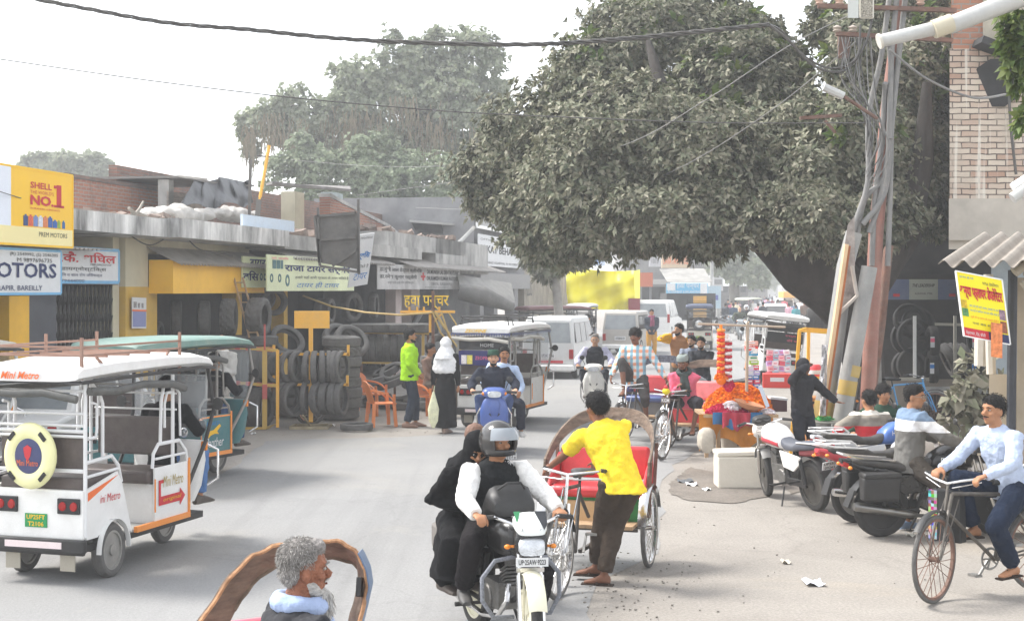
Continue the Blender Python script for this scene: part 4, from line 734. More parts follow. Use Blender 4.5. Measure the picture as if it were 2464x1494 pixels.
def motorcycle(label,loc,th,body,seatm=None,lean=0,steer=0,plt=None,rplt=None,cowl=None,alloy=None,guard=None,pannier=False,rack=False,mudg=None,shade=None,lod=1,group=None,tankm=None,tailm=None,saddle=False,mirrors=True,lamp=None,tanktext=None,windscreen=False,exm=None):
    T=thing('motorcycle',label,'motorcycle',loc,th,group,(0,R(lean),0)); T.scale=(.94,.94,.94); rw=.305;wb=1.26; sm=seatm or mat('vinyl_black',(.022,.022,.024),.45,0,.2,10,.15,dust=.12); al=alloy or mat('alloy_black',(.03,.03,.03),.4,.3,.2,8,.1,dust=.2)
    wheel(T,(0,0,rw),rw,.095,'alloy',al,RUBD,lod=lod)
    S=Matrix.Translation((0,wb-.14,.0))@Matrix.Rotation(R(steer),4,'Z')@Matrix.Translation((0,-(wb-.14),0))
    fw=S@V((0,wb,rw)); wheel(T,fw,rw,.08,'alloy',al,RUBD,steer=steer,lod=lod)
    q=MB(S)
    for x in(-.075,.075): q.tube([(x,wb,rw),(x,wb-.115,.62)],.026,8); q.tube([(x,wb-.115,.62),(x,wb-.19,.88)],.018,8)
    q.box((0,wb-.12,.66),(.2,.05,.03)); q.box((0,wb-.185,.88),(.2,.06,.025)); q.build('front_fork',CHR,T)
    q=MB(S); r_=rw+.035
    q.grid(lambda a,b:(( (b-.5)*.13),wb+r_*cos(R(25+115*a)),rw+(r_+.025*(1-(2*b-1)**2))*sin(R(25+115*a))),14,6,.006); q.bar((-.065,wb,rw),(-.06,wb+.02,rw+r_),.012); q.bar((.065,wb,rw),(.06,wb+.02,rw+r_),.012); q.build('front_mudguard',mudg or body,T,60)
    q=MB(); q.grid(lambda a,b:((b-.5)*.15,(rw+.05)*cos(R(60+120*a))-.02,rw+.02+(rw+.04+.03*(1-(2*b-1)**2))*sin(R(60+120*a))),12,6,.006); q.box((0,-.36,.42),(.14,.02,.2),(-22,0,0)); q.build('rear_mudguard',BLK,T,60)
    # tank, seat, side panels, tail
    q=MB(); q.ylo([(.50,.74,.09,.05),(.56,.79,.13,.10),(.70,.83,.155,.14),(.86,.85,.15,.145),(.97,.84,.11,.12),(1.02,.80,.06,.08)],18,2.6); tk=q.build('fuel_tank',tankm or body,T,60)
    q=MB(); q.lathe([(.035,0),(.035,.012),(.001,.014)],(0,.85,.99),(0,0,1),12); q.build('fuel_cap',CHR,tk)
    q=MB(); q.ylo([(-.36,.83,.085,.02),(-.30,.82,.11,.045),(-.1,.80,.13,.055),(.12,.78,.135,.055),(.2,.75,.13,.05),(.42,.745,.12,.055),(.56,.79,.085,.06)],16,3); q.build('seat',sm,T,60)
    for s_ in(-1,1):
        q=MB(); q.prism([(.02,.66),(.5,.70),(.44,.50),(.2,.47),(.06,.56)],(s_*.115,0,0),(0,1,0),(0,0,1),.03*s_); q.build('side_panel',body,T,30,.008)
        if tanktext: text(tanktext,(s_*.158,.60 if s_>0 else .92,.80),(0,s_,0),(0,0,1),.06,.28,inkW,T,ext=.004)
    q=MB(); q.ylo([(.1,.70,.10,.05),(-.2,.74,.10,.055),(-.38,.80,.075,.045),(-.47,.83,.045,.025)],12,3); tl=q.build('tail_cowl',tailm or body,T,60)
    q=MB(); q.ylo([(-.40,.78,.075,.04),(-.455,.80,.06,.035)],10,3); q.build('tail_light',REDL,tl)
    q=MB(); q.tube([(-.12,.1,.83),(-.13,-.3,.86),(-.08,-.47,.90),(.08,-.47,.90),(.13,-.3,.86),(.12,.1,.83)],.013,6)
    if rack:
        for yy in(-.1,-.22,-.34): q.bar((-.13,yy,.90),(.13,yy,.90),.014)
        q.tube([(-.14,-.02,.86),(-.14,-.1,.92),(-.14,-.42,.94),(.14,-.42,.94),(.14,-.1,.92),(.14,-.02,.86)],.012,6)
    q.build('grab_rail',paint('e8e8e8',.4,.1) if rack=='white' else (CHR if not guard else BLK),T)
    # engine, exhaust, frame
    q=MB(); q.box((0,.63,.40),(.22,.30,.2)); q.lathe([(.09,-.13),(.1,-.12),(.1,.12),(.09,.13)],(0,.55,.36),(1,0,0),14)
    for i in range(6): q.box((0,.76+i*.004,.47+i*.028),(.15,.15,.014),(25,0,0))
    q.box((0,.80,.66),(.1,.12,.07),(25,0,0)); q.build('engine',ENG,T,0)
    q=MB(); q.bar((0,.98,.80),(0,.9,.42),.035); q.bar((0,.9,.42),(0,.55,.25),.03)
    for s_ in(-1,1): q.bar((s_*.09,.5,.68),(s_*.1,.35,.28),.03); q.bar((s_*.1,.38,.3),(s_*.1,0,rw),.035,.02); q.tube([(s_*.13,-.02,rw+.03),(s_*.12,.06,.66)],[.028,.026],8)
    q.bar((-.34,.47,.30),(.34,.47,.30),.022); q.bar((-.27,.13,.36),(.27,.13,.36),.02); q.build('frame',BLK,T,0)
    q=MB(); 
    for s_ in(-1,1): q.tube([(s_*.26,.47,.30),(s_*.34,.47,.30)],.018,8); q.tube([(s_*.2,.13,.36),(s_*.27,.13,.36)],.016,8)
    q.build('foot_peg',RUBD,T)
    q=MB(); q.tube([(.06,.86,.50),(.1,.93,.40),(.13,.82,.27),(.15,.55,.23),(.16,.3,.25)],.02,8); q.tube([(.16,.34,.25),(.17,.2,.27),(.175,-.35,.36),(.175,-.38,.363)],[.025,.045,.05,.04],12); q.build('exhaust',exm or CHR,T)
    q=MB(); q.box((-.105,.27,.33),(.03,.55,.09),None); q.build('chain_cover',BLK,T,0,.01)
    # front: head lamp with cowl
    lc=S@V((0,wb-.07,.85)); fx=S.to_3x3()@V((0,1,0)); rx=S.to_3x3()@V((1,0,0))
    q=MB(S); cm=cowl or body
    q.ylo([(wb-.20,.90,.09,.09),(wb-.12,.88,.125,.11),(wb-.05,.86,.12,.10),(wb-.03,.85,.11,.085)],14,2.8); q.build('headlight_housing',body,T,60); q=MB(S); q.ylo([(wb-.21,.99,.10,.05),(wb-.13,1.0,.125,.07),(wb-.06,.965,.115,.045),(wb-.01,.935,.095,.018)],14,2.6); q.build('headlight_cowl',cm,T,60)
    q=MB(S)
    q.loft([((0,wb-.06,.845),(.10,0,0),(0,-.01,.062)),((0,wb+.005,.835),(.092,0,0),(0,-.01,.056)),((0,wb+.012,.835),(.07,0,0),(0,0,.04))],14,4); q.build('headlight',lamp or HLE,T,50)
    if lamp:
        pass
    if windscreen: 
        q=MB(S); q.grid(lambda a,b:((a-.5)*.22*(1-b*.5),wb-.05-.13*b-.3*(a-.5)**2,.98+.16*b),8,6,.004); q.build('windscreen',CLR,T,60)
    for s_ in(-1,1):
        q=MB(S); q.tube([(s_*.1,wb-.10,.83),(s_*.15,wb-.10,.83)],.010,6); q.ell((s_*.165,wb-.09,.83),(.024,.022,.018),8,6); q.build('indicator',ORL,T)
        q=MB(); q.tube([(s_*.08,-.40,.77),(s_*.14,-.42,.77)],.01,6); q.ell((s_*.16,-.42,.77),(.03,.025,.02),8,6); q.build('indicator',ORL,T)
    q=MB(S); q.tube([(-.345,wb-.36,.99),(-.24,wb-.30,1.01),(-.12,wb-.22,.97),(-.04,wb-.20,.91),(.04,wb-.20,.91),(.12,wb-.22,.97),(.24,wb-.30,1.01),(.345,wb-.36,.99)],.012,8); q.build('handlebar',CHR,T)
    q=MB(S)
    for s_ in(-1,1): q.tube([(s_*.345,wb-.36,.99),(s_*.235,wb-.298,1.01)],.018,8); q.bar((s_*.22,wb-.26,1.01),(s_*.35,wb-.30,.985),.01)
    q.build('grip',RUBD,T)
    q=MB(S); q.lathe([(.045,0),(.045,.03),(.001,.032)],(-.05,wb-.19,.99),(0,-.5,1),14); q.lathe([(.045,0),(.045,.03),(.001,.032)],(.05,wb-.19,.99),(0,-.5,1),14); q.build('gauge',BLK,T)
    if mirrors:
        for s_ in(-1,1):
            q=MB(S); q.tube([(s_*.22,wb-.28,1.01),(s_*.27,wb-.24,1.12),(s_*.31,wb-.26,1.17)],.006,5); q.ell((s_*.33,wb-.26,1.18),(.055,.012,.038),12,8); q.build('mirror',BLK,T)
    if plt: plate(T,S@V((0,wb+.005,.735)),-rx,(0,0,1),.23,.062,plt)
    q=MB(S); q.bar((0,wb-.04,.78),(0,wb-.0,.73),.03); q.build('plate_bracket',CHR,T,0)
    if rplt: plate(T,(0,-.415,.60),(1,0,0),(0,-.35,1),.2,.1,rplt[0],two=rplt[1])
    if guard:
        for s_ in(-1,1):
            q=MB(); q.tube([(s_*.05,.93,.28),(s_*.22,.98,.30),(s_*.30,.96,.42),(s_*.30,.95,.58),(s_*.2,.95,.70),(s_*.04,.95,.72)],.017,8); q.build('crash_guard',guard,T)
    q=MB(); q.tube([(-.12,.5,.25),(-.22,.44,.02)],.012,6); q.box((-.23,.43,.012),(.06,.04,.012)); q.build('side_stand',BLK,T)
    if pannier:
        for s_ in(1,-1):
            q=MB(); q.box((s_*.24,-.12,.56),(.16,.4,.26),None,1.06); b_=q.build('pannier_box',BLK,T,30,.03); q=MB(); q.box((s_*.24,-.12,.70),(.18,.42,.06)); q.build('lid',BLK,b_,30,.02)
    if saddle:
        for s_ in(1,-1):
            q=MB(); q.prism([(-.42,.78),(.1,.76),(.06,.55),(-.08,.42),(-.3,.45),(-.42,.6)],(s_*.14,0,0),(0,1,0),(0,0,1),.11*s_); q.build('saddle_bag',mat('grey_canvas_bag',(.13,.12,.115),.9,0,.2,8,.3,dust=.2),T,30,.03)
    return T
def scooter(label,loc,th,body,inner=None,lean=0,steer=0,lod=1,group=None,plt=None,facem=None):
    T=thing('scooter',label,'scooter',loc,th,group,(0,R(lean),0)); r=.215; wb=1.22; inn=inner or mat('scooter_grey',(.06,.06,.065),.6,0,.1,6,.1,dust=.15)
    wheel(T,(0,0,r),r,.09,'alloy',STL,lod=lod,nsp=6); S=Matrix.Translation((0,wb-.12,0))@Matrix.Rotation(R(steer),4,'Z')@Matrix.Translation((0,-wb+.12,0)); wheel(T,S@V((0,wb,r)),r,.09,'alloy',STL,steer=steer,lod=lod,nsp=6)
    q=MB(S); q.ylo([(wb-.16,.40,.05,.05),(wb-.05,.475,.075,.045),(wb+.08,.455,.075,.045),(wb+.2,.37,.05,.035)],12,2.6); q.bar((-.06,wb,r),(-.05,wb-.05,.45),.03); q.bar((.06,wb,r),(.05,wb-.05,.45),.03); q.build('front_mudguard',body,T,60)
    q=MB(); q.zlo([(.26,wb-.33,.12,.05),(.36,wb-.26,.17,.06),(.52,wb-.22,.21,.07),(.70,wb-.21,.215,.07),(.83,wb-.22,.17,.07),(.90,wb-.23,.10,.06)],16,2.8); fa=q.build('front_apron',facem or body,T,60)
    q=MB(); q.zlo([(.62,wb-.15,.03,.02),(.70,wb-.135,.075,.03),(.78,wb-.15,.09,.03),(.84,wb-.16,.07,.03)],12,2.4); q.build('apron_badge',body,fa,60)
    for s_ in(-1,1):
        q=MB(); q.prism([(0,0),(.055,.05),(.07,.10),(.015,.05)],(s_*.045,wb-.135,.60),(s_,-.25,0),(0,-.05,1),.01*s_); q.build('indicator',INK,fa,30)
    q=MB(); q.box((0,.58,.29),(.30,.55,.08)); q.build('floorboard',inn,T,0,.02)
    q=MB(); q.ylo([(-.32,.64,.10,.07),(-.2,.60,.155,.13),(.0,.55,.17,.17),(.22,.50,.16,.18),(.34,.46,.13,.15)],16,2.8); q.build('rear_body',body,T,60)
    q=MB(); q.ylo([(-.34,.75,.08,.03),(-.2,.75,.13,.05),(.1,.73,.14,.055),(.32,.71,.12,.05),(.40,.70,.08,.03)],14,3); q.build('seat',mat('vinyl_black',(.022,.022,.024),.45,0,.2,10,.15,dust=.12),T,60)
    q=MB(); q.box((0,-.35,.60),(.16,.04,.07)); q.build('tail_light',REDL,T,0,.01)
    q=MB(); q.tube([(.12,-.32,.86),(.0,-.40,.86),(-.12,-.32,.86)],.014,6); q.bar((.12,-.32,.86),(.12,-.15,.78),.02);q.bar((-.12,-.32,.86),(-.12,-.15,.78),.02); q.build('grab_rail',STL,T)
    q=MB(S); q.loft([((0,wb-.36,.95),(.10,0,0),(0,.02,.05)),((0,wb-.28,.96),(.18,0,0),(0,.02,.075)),((0,wb-.2,.95),(.185,0,0),(0,.01,.07)),((0,wb-.13,.93),(.13,0,0),(0,0,.05))],14,2.6); hd=q.build('handlebar_cowl',body,T,60)
    q=MB(S); q.loft([((0,wb-.18,.945),(.13,0,0),(0,0,.052)),((0,wb-.115,.93),(.10,0,0),(0,0,.045))],12,3); q.build('headlight',HLE,hd)
    for s_ in(-1,1):
        q=MB(S); q.tube([(s_*.17,wb-.29,.96),(s_*.34,wb-.33,.95)],.018,8); q.bar((s_*.18,wb-.24,.96),(s_*.33,wb-.26,.94),.01); q.build('grip',RUBD,T)
        q=MB(S); q.ell((s_*.155,wb-.19,.94),(.035,.03,.03),8,6); q.build('indicator',ORL,hd)
        q=MB(S); q.tube([(s_*.17,wb-.27,1.0),(s_*.22,wb-.24,1.12)],.006,5); q.ell((s_*.23,wb-.24,1.15),(.05,.012,.045),12,8); q.build('mirror',BLK,T)
    q=MB(); q.tube([(.13,.1,.22),(.15,-.05,.27),(.16,-.3,.34)],[.03,.05,.05],10); q.build('exhaust',STL,T)
    q=MB(); q.tube([(-.2,wb-.40,.25),(-.26,wb-.36,.36),(-.26,wb-.34,.62),(-.2,wb-.34,.72)],.012,6); q.tube([(.2,wb-.40,.25),(.26,wb-.36,.36),(.26,wb-.34,.62),(.2,wb-.34,.72)],.012,6); q.build('leg_guard',CHR,T)
    if plt: plate(T,S@V((0,wb+.1,.40)),(-1,0,0),(0,0,1),.2,.05,plt)
    return T
def bicycle(label,loc,th,m,steer=0,bag=None,lean=0,group=None):
    T=thing('bicycle',label,'bicycle',loc,th,group,(0,R(lean),0)); r=.35; wb=1.12
    wheel(T,(0,0,r),r,.036,'bicycle',RUST,RUB); S=Matrix.Translation((0,wb-.13,0))@Matrix.Rotation(R(steer),4,'Z')@Matrix.Translation((0,-wb+.13,0)); wheel(T,S@V((0,wb,r)),r,.036,'bicycle',RUST,RUB,steer=steer)
    q=MB()
    bb=(0,.46,.29); st=(0,.34,.82); ht=(0,wb-.23,.85); hb=(0,wb-.19,.70)
    for a,b in((bb,st),(st,ht),(bb,hb),(ht,hb)): q.tube([a,b],.016,8)
    for s_ in(-1,1): q.tube([(s_*.02,bb[1],bb[2]),(s_*.06,0,r)],.009,6); q.tube([(s_*.02,st[1],st[2]-.02),(s_*.06,0,r)],.008,6)
    q.build('frame',m,T)
    q=MB(S)
    for s_ in(-1,1): q.tube([(s_*.05,wb,r),(s_*.05,wb-.11,.62),(s_*.03,wb-.18,.72)],.012,6); q.tube([(s_*.065,wb,r+.02),(s_*.06,wb-.3,.80)],.005,5)
    q.tube([(0,wb-.18,.72),(0,wb-.235,.93)],.013,6); q.build('fork',m,T)
    q=MB(S); q.tube([(-.27,wb-.46,.96),(-.25,wb-.34,.985),(-.12,wb-.24,.96),(0,wb-.22,.93),(.12,wb-.24,.96),(.25,wb-.34,.985),(.27,wb-.46,.96)],.011,8); q.tube([(-.24,wb-.33,.95),(-.05,wb-.2,.9)],.005,5); q.tube([(.24,wb-.33,.95),(.05,wb-.2,.9)],.005,5); q.build('handlebar',CHR,T)
    q=MB(S)
    for s_ in(-1,1): q.tube([(s_*.25,wb-.36,.985),(s_*.272,wb-.47,.958)],.017,8)
    q.build('grip',BLK,T)
    q=MB(); q.ylo([(.16,.93,.11,.02),(.25,.93,.10,.03),(.38,.925,.05,.03),(.48,.92,.025,.02)],12,2.4); q.tube([(0,.33,.8),(0,.31,.92)],.012,6); q.build('saddle',BLK,T,60)
    for c_,s1 in(((0,0,r),0),((0,wb,r),1)):
        q=MB(S if s1 else None); q.grid(lambda a,b:((b-.5)*.06,c_[1]+(r+.03)*cos(R((40 if s1 else 20)+120*a)),r+(r+.03+.012*(1-(2*b-1)**2))*sin(R((40 if s1 else 20)+120*a))),16,4,.004); q.build('mudguard',BLK,T,60)
    q=MB(); q.lathe([(.09,-.004),(.095,0),(.09,.004),(.075,.003),(.075,-.003)],(.055,bb[1],bb[2]),(1,0,0),24,True)
    for i in range(5): a=2*PI*i/5; q.bar((.055,bb[1],bb[2]),(.055,bb[1]+.085*cos(a),bb[2]+.085*sin(a)),.012)
    q.bar((.07,bb[1],bb[2]),(.07,bb[1]+.10,bb[2]-.13),.018); q.bar((-.07,bb[1],bb[2]),(-.07,bb[1]-.10,bb[2]+.13),.018); q.box((.12,bb[1]+.10,bb[2]-.14),(.1,.07,.02)); q.box((-.12,bb[1]-.10,bb[2]+.14),(.1,.07,.02)); q.build('crank',STL,T,0)
    q=MB(); q.bar((-.07,-.25,.74),(-.07,.22,.74),.01); q.bar((.07,-.25,.74),(.07,.22,.74),.01); 
    for yy in(-.25,-.1,.05,.2): q.bar((-.07,yy,.74),(.07,yy,.74),.01)
    for s_ in(-1,1): q.bar((s_*.07,-.1,.74),(s_*.06,0,r),.01)
    q.build('carrier',BLK,T,0); return T
def cycle_rickshaw(label,loc,th,hoodm,seatm,boxm,steer=0,group=None,full=True,seat2=None,tilt=0):
    T=thing('cycle_rickshaw',label,'cycle rickshaw',loc,th,group); r=.35; wb=1.5; tr=.46
    FR=mat('rick_frame',(.035,.03,.03),.6,.2,.3,8,.2,dust=.2)
    for s_ in(-1,1): wheel(T,(s_*tr,0,r),r,.04,'spoke',CHR,RUB)
    S=Matrix.Translation((0,wb-.13,0))@Matrix.Rotation(R(steer),4,'Z')@Matrix.Translation((0,-wb+.13,0)); wheel(T,S@V((0,wb,r)),r,.04,'spoke',CHR,RUB,steer=steer)
    for s_ in(-1,1):
        q=MB(); q.grid(lambda a,b:(s_*tr+(b-.5)*.08,(r+.035)*cos(R(10+150*a)),r+(r+.035+.015*(1-(2*b-1)**2))*sin(R(10+150*a))),18,4,.004); q.bar((s_*(tr-.05),0,r),(s_*(tr-.05),.1,r+.38),.014); q.build('rear_mudguard',CHR,T,60)
    q=MB(S); q.grid(lambda a,b:((b-.5)*.06,wb+(r+.03)*cos(R(50+110*a)),r+(r+.03+.012*(1-(2*b-1)**2))*sin(R(50+110*a))),16,4,.004); q.build('front_mudguard',BLK,T,60)
    q=MB(S)
    for s_ in(-1,1): q.tube([(s_*.05,wb,r),(s_*.05,wb-.11,.62),(s_*.03,wb-.18,.74)],.013,6); q.tube([(s_*.07,wb,r+.02),(s_*.07,wb-.33,.86)],.006,5)
    q.tube([(0,wb-.17,.7),(0,wb-.235,.97)],.014,6); q.build('fork',CHR,T)
    q=MB(S); q.tube([(-.27,wb-.46,.985),(-.24,wb-.32,1.0),(0,wb-.235,.97),(.24,wb-.32,1.0),(.27,wb-.46,.985)],.012,8); q.tube([(-.26,wb-.34,.93),(-.05,wb-.24,.93)],.005,5); q.tube([(.26,wb-.34,.93),(.05,wb-.24,.93)],.005,5); q.build('handlebar',CHR,T)
    q=MB(S)
    for s_ in(-1,1): q.tube([(s_*.25,wb-.36,1.0),(s_*.272,wb-.47,.983)],.018,8)
    q.build('grip',BLK,T)
    bb=(0,.95,.28); st=(0,.80,.82); ht=(0,wb-.22,.86); hb=(0,wb-.17,.68)
    q=MB()
    for a,b in((bb,st),(st,ht),(bb,hb),(ht,hb),((0,.8,.75),(0,.45,.5))): q.tube([a,b],.017,8)
    for s_ in(-1,1): q.bar((s_*.03,.92,.28),(s_*.2,.40,.36),.03); q.bar((s_*.2,.45,.36),(s_*.4,-.2,.40),.035); q.bar((s_*.2,.5,.36),(s_*.25,-.25,.40),.03)
    q.bar((-tr,0,r),(tr,0,r),.03); q.bar((-.42,.35,.38),(.42,.35,.38),.03); q.bar((-.42,-.2,.40),(.42,-.2,.40),.03); q.build('frame',FR,T,0)
    q=MB(); q.ylo([(.62,.93,.11,.02),(.71,.93,.10,.03),(.84,.925,.05,.03),(.94,.92,.025,.02)],12,2.4); q.tube([(0,.80,.8),(0,.77,.92)],.013,6); q.build('saddle',mat('vinyl_black',(.022,.022,.024),.45,0,.2,10,.15,dust=.12),T,60)
    q=MB(); q.lathe([(.09,-.004),(.095,0),(.09,.004),(.075,.003),(.075,-.003)],(.055,bb[1],bb[2]),(1,0,0),20,True); q.bar((.07,bb[1],bb[2]),(.07,bb[1]+.10,bb[2]-.13),.018); q.bar((-.07,bb[1],bb[2]),(-.07,bb[1]-.10,bb[2]+.13),.018); q.box((.12,bb[1]+.10,bb[2]-.14),(.1,.07,.02)); q.box((-.12,bb[1]-.10,bb[2]+.14),(.1,.07,.02)); q.build('crank',STL,T,0)
    # passenger body
    q=MB(); q.box((0,.28,.41),(.78,.34,.03)); q.build('footboard',WOOD,T,0)
    q=MB(); q.box((0,-.04,.53),(.78,.42,.22)); bx=q.build('seat_box',boxm,T,0,.01)
    q=MB(); q.box((0,-.0,.68),(.84,.46,.10)); q.build('seat_cushion',seatm,T,30,.035)
    q=MB(); q.box((0,-.24,.90),(.84,.09,.30),(8,0,0)); q.build('backrest',seat2 or seatm,T,30,.035)
    for s_ in(-1,1):
        q=MB(); q.prism([(-.26,.62),(.22,.62),(.2,.72),(-.0,.86),(-.26,.98)],(s_*.42,0,0),(0,1,0),(0,0,1),.03*s_); q.build('side_board',seatm if full else boxm,T,30,.008)
        q=MB(); q.bar((s_*.43,.28,.40),(s_*.44,.0,.72),.05,.03); q.build('side_rail',CHR,T,0)
    # bent wood hood hoop, folded back
    if full:
        c0=V((0,-.18,.72)); tl_=R(tilt)
        def hoop(t,rad,w): # t 0..1 round a tall arch leaning back
            a=PI*t; ca=cos(a); x=-.48*math.copysign(abs(ca)**.7,ca); h=abs(sin(a))**.8; return V((x,.12-.78*h,.90+.42*h))
        q=MB()
        def band(a,b):
            p=hoop(a,0,0); return p+V((0,-.03*(b-.5),.12*(b-.5)-.01))
        q.grid(lambda a,b:band(a,b),40,3,.018); q.build('hood_hoop',hoodm,T,40)
        for s_ in(-1,1):
            q=MB(); q.bar((s_*.46,.05,.45),(s_*.48,.08,.95),.04,.02); q.bar((s_*.46,-.2,.6),(s_*.47,-.32,1.08),.03,.02); q.build('hoop_bracket',RUST,T,0)
    return T
def car(label,loc,th,m,L=3.3,Wd=1.4,H=1.65,kind='van',lod=1,group=None,plt='UP25BK8109',hz=.62,stripe=None,name='van',cat='van',glass=None):
    """boxy vehicle, origin at ground centre of its tail, y ahead"""
    T=thing(name,label,cat,loc,th,group); w=Wd/2; g_=glass or GLP; bz=.22
    belt=H*.56; rt=H; 
    if kind=='van': prof=[(0,bz),(0,belt),(.10,rt-.10),(.2,rt),(L-.95,rt),(L-.25,belt+.05),(L-.02,belt-.2),(L,bz)]
    elif kind=='suv': prof=[(0,bz+.1),(-.02,belt),(.12,rt-.12),(.28,rt),(L-1.9,rt-.03),(L-1.25,belt+.03),(L-.15,belt-.08),(L,belt-.3),(L,bz+.1)]
    elif kind=='pickup': prof=[(0,bz+.1),(0,belt),(L*.5,belt),(L*.5,rt-.05),(L*.5+.1,rt),(L-1.5,rt),(L-1.0,belt+.03),(L-.1,belt-.1),(L,bz+.1)]
    else: prof=[(0,bz),(-.02,belt*.95),(.35,belt+.03),(.75,rt-.02),(1.0,rt),(L-1.7,rt-.02),(L-1.05,belt),(L-.1,belt-.12),(L,bz)]
    tum=.10 if kind!='van' else .07
    def sx(z): return w*(1 if z<=belt else 1-tum*2*(z-belt)/(rt-belt)*.9)
    q=MB(); k=len(prof)
    vs=[(s_*sx(z),y,z) for s_ in(-1,1) for y,z in prof]; q.add(vs,[tuple(range(k)),tuple(range(2*k-1,k-1,-1))]+[(i,i+k,(i+1)%k+k,(i+1)%k) for i in range(k)]); q.build('body',m,T,30,.05)
    def sidewin(y0,y1,z0,z1,y0t=None,y1t=None):
        for s_ in(-1,1):
            q=MB(); a=[(s_*(sx(z)+.004),y,z) for y,z in((y0,z0),(y1,z0),(y1t if y1t is not None else y1,z1),(y0t if y0t is not None else y0,z1))]; b=[(p[0]-s_*.05,p[1],p[2]) for p in a]
            q.add(a+b,[(0,1,2,3),(7,6,5,4)]+[(i,(i+1)%4,(i+1)%4+4,i+4) for i in range(4)]); q.build('side_window',GLS,T,0)
    def cross(y0,z0,y1,z1,wf,mm,nm,out):
        q=MB(); h0=sx(z0)*wf;h1=sx(z1)*wf; d=V((0,out*.004,.002)); a=[V((-h0,y0,z0))+d,V((h0,y0,z0))+d,V((h1,y1,z1))+d,V((-h1,y1,z1))+d]; b=[p-V((0,out*.03,0)) for p in a]
        q.add([tuple(p) for p in a+b],[(0,1,2,3),(7,6,5,4)]+[(i,(i+1)%4,(i+1)%4+4,i+4) for i in range(4)]); q.build(nm,mm,T,0)
    zt=rt-.16; lerp=lambda z,i,j: prof[i][0]+(prof[j][0]-prof[i][0])*(z-prof[i][1])/(prof[j][1]-prof[i][1])
    if kind=='van':
        cross(lerp(belt+.04,1,2),belt+.04,lerp(zt,1,2),zt,.86,g_,'rear_window',-1); cross(lerp(belt+.1,5,4),belt+.1,lerp(zt,5,4),zt,.9,GLS,'windscreen',1)
        for a,b in((.3,1.0),(1.06,1.75)): sidewin(a,b,belt+.04,zt)
        sidewin(1.82,L-.5,belt+.04,zt,1.82,L-.95)
    elif kind=='suv':
        cross(lerp(belt+.05,1,2),belt+.05,lerp(rt-.2,1,2),rt-.2,.84,g_,'rear_window',-1); cross(lerp(belt+.08,5,4),belt+.08,lerp(zt,5,4),zt,.88,GLS,'windscreen',1)
        for a,b,c_,d in((.3,1.0,.38,1.0),(1.1,1.95,1.1,1.95),(2.03,L-1.35,2.03,L-1.95)): sidewin(a,b,belt+.04,zt,c_,d)
    elif kind=='pickup':
        cross(lerp(belt+.08,6,5),belt+.08,lerp(zt,6,5),zt,.88,GLS,'windscreen',1); sidewin(L*.5+.1,L-1.15,belt+.05,zt,L*.5+.12,L-1.55)
    else:
        cross(lerp(belt+.08,2,3),belt+.08,lerp(zt,2,3),zt,.84,g_,'rear_window',-1); cross(lerp(belt+.06,6,5),belt+.06,lerp(zt,6,5),zt,.88,GLS,'windscreen',1)
        for a,b,c_,d in((.55,1.5,.9,1.5),(1.58,L-1.2,1.58,L-1.75)): sidewin(a,b,belt+.03,zt,c_,d)
    r=.29 if kind in('van','hatch') else .36
    for s_ in(-1,1):
        for yy in(.55,L-.65): wheel(T,(s_*(w-.08),yy,r),r,.17,'disc',STL,RUBD,lod=0)
        q=MB(); h=.26 if kind!='suv' else .4; q.box((s_*(w-.09),-.012,belt*.72 if kind!='suv' else belt-.02),(.12,.06,h)); q.build('tail_light',REDL,T,0,.01)
        q=MB(); q.box((s_*(w-.2),L-.01,belt*.72),(.22,.06,.12)); q.build('headlight',HLE,T,0,.01)
    q=MB(); q.box((0,-.06,.32),(Wd*.98,.14,.16)); q.build('rear_bumper',m if kind=='suv' else WHT,T,0,.03)
    q=MB(); q.box((0,L+.05,.32),(Wd*.98,.14,.18)); q.build('front_bumper',BLK if kind!='hatch' else m,T,0,.03)
    if plt: plate(T,(0,-.05,belt*.68),(1,0,0),(0,0,1),.42,.15,plt)
    if stripe: q=MB(); q.box((-.1,-.008,.48),(Wd*.7,.03,.07)); q.build('red_stripe',stripe,T,0)
    return T
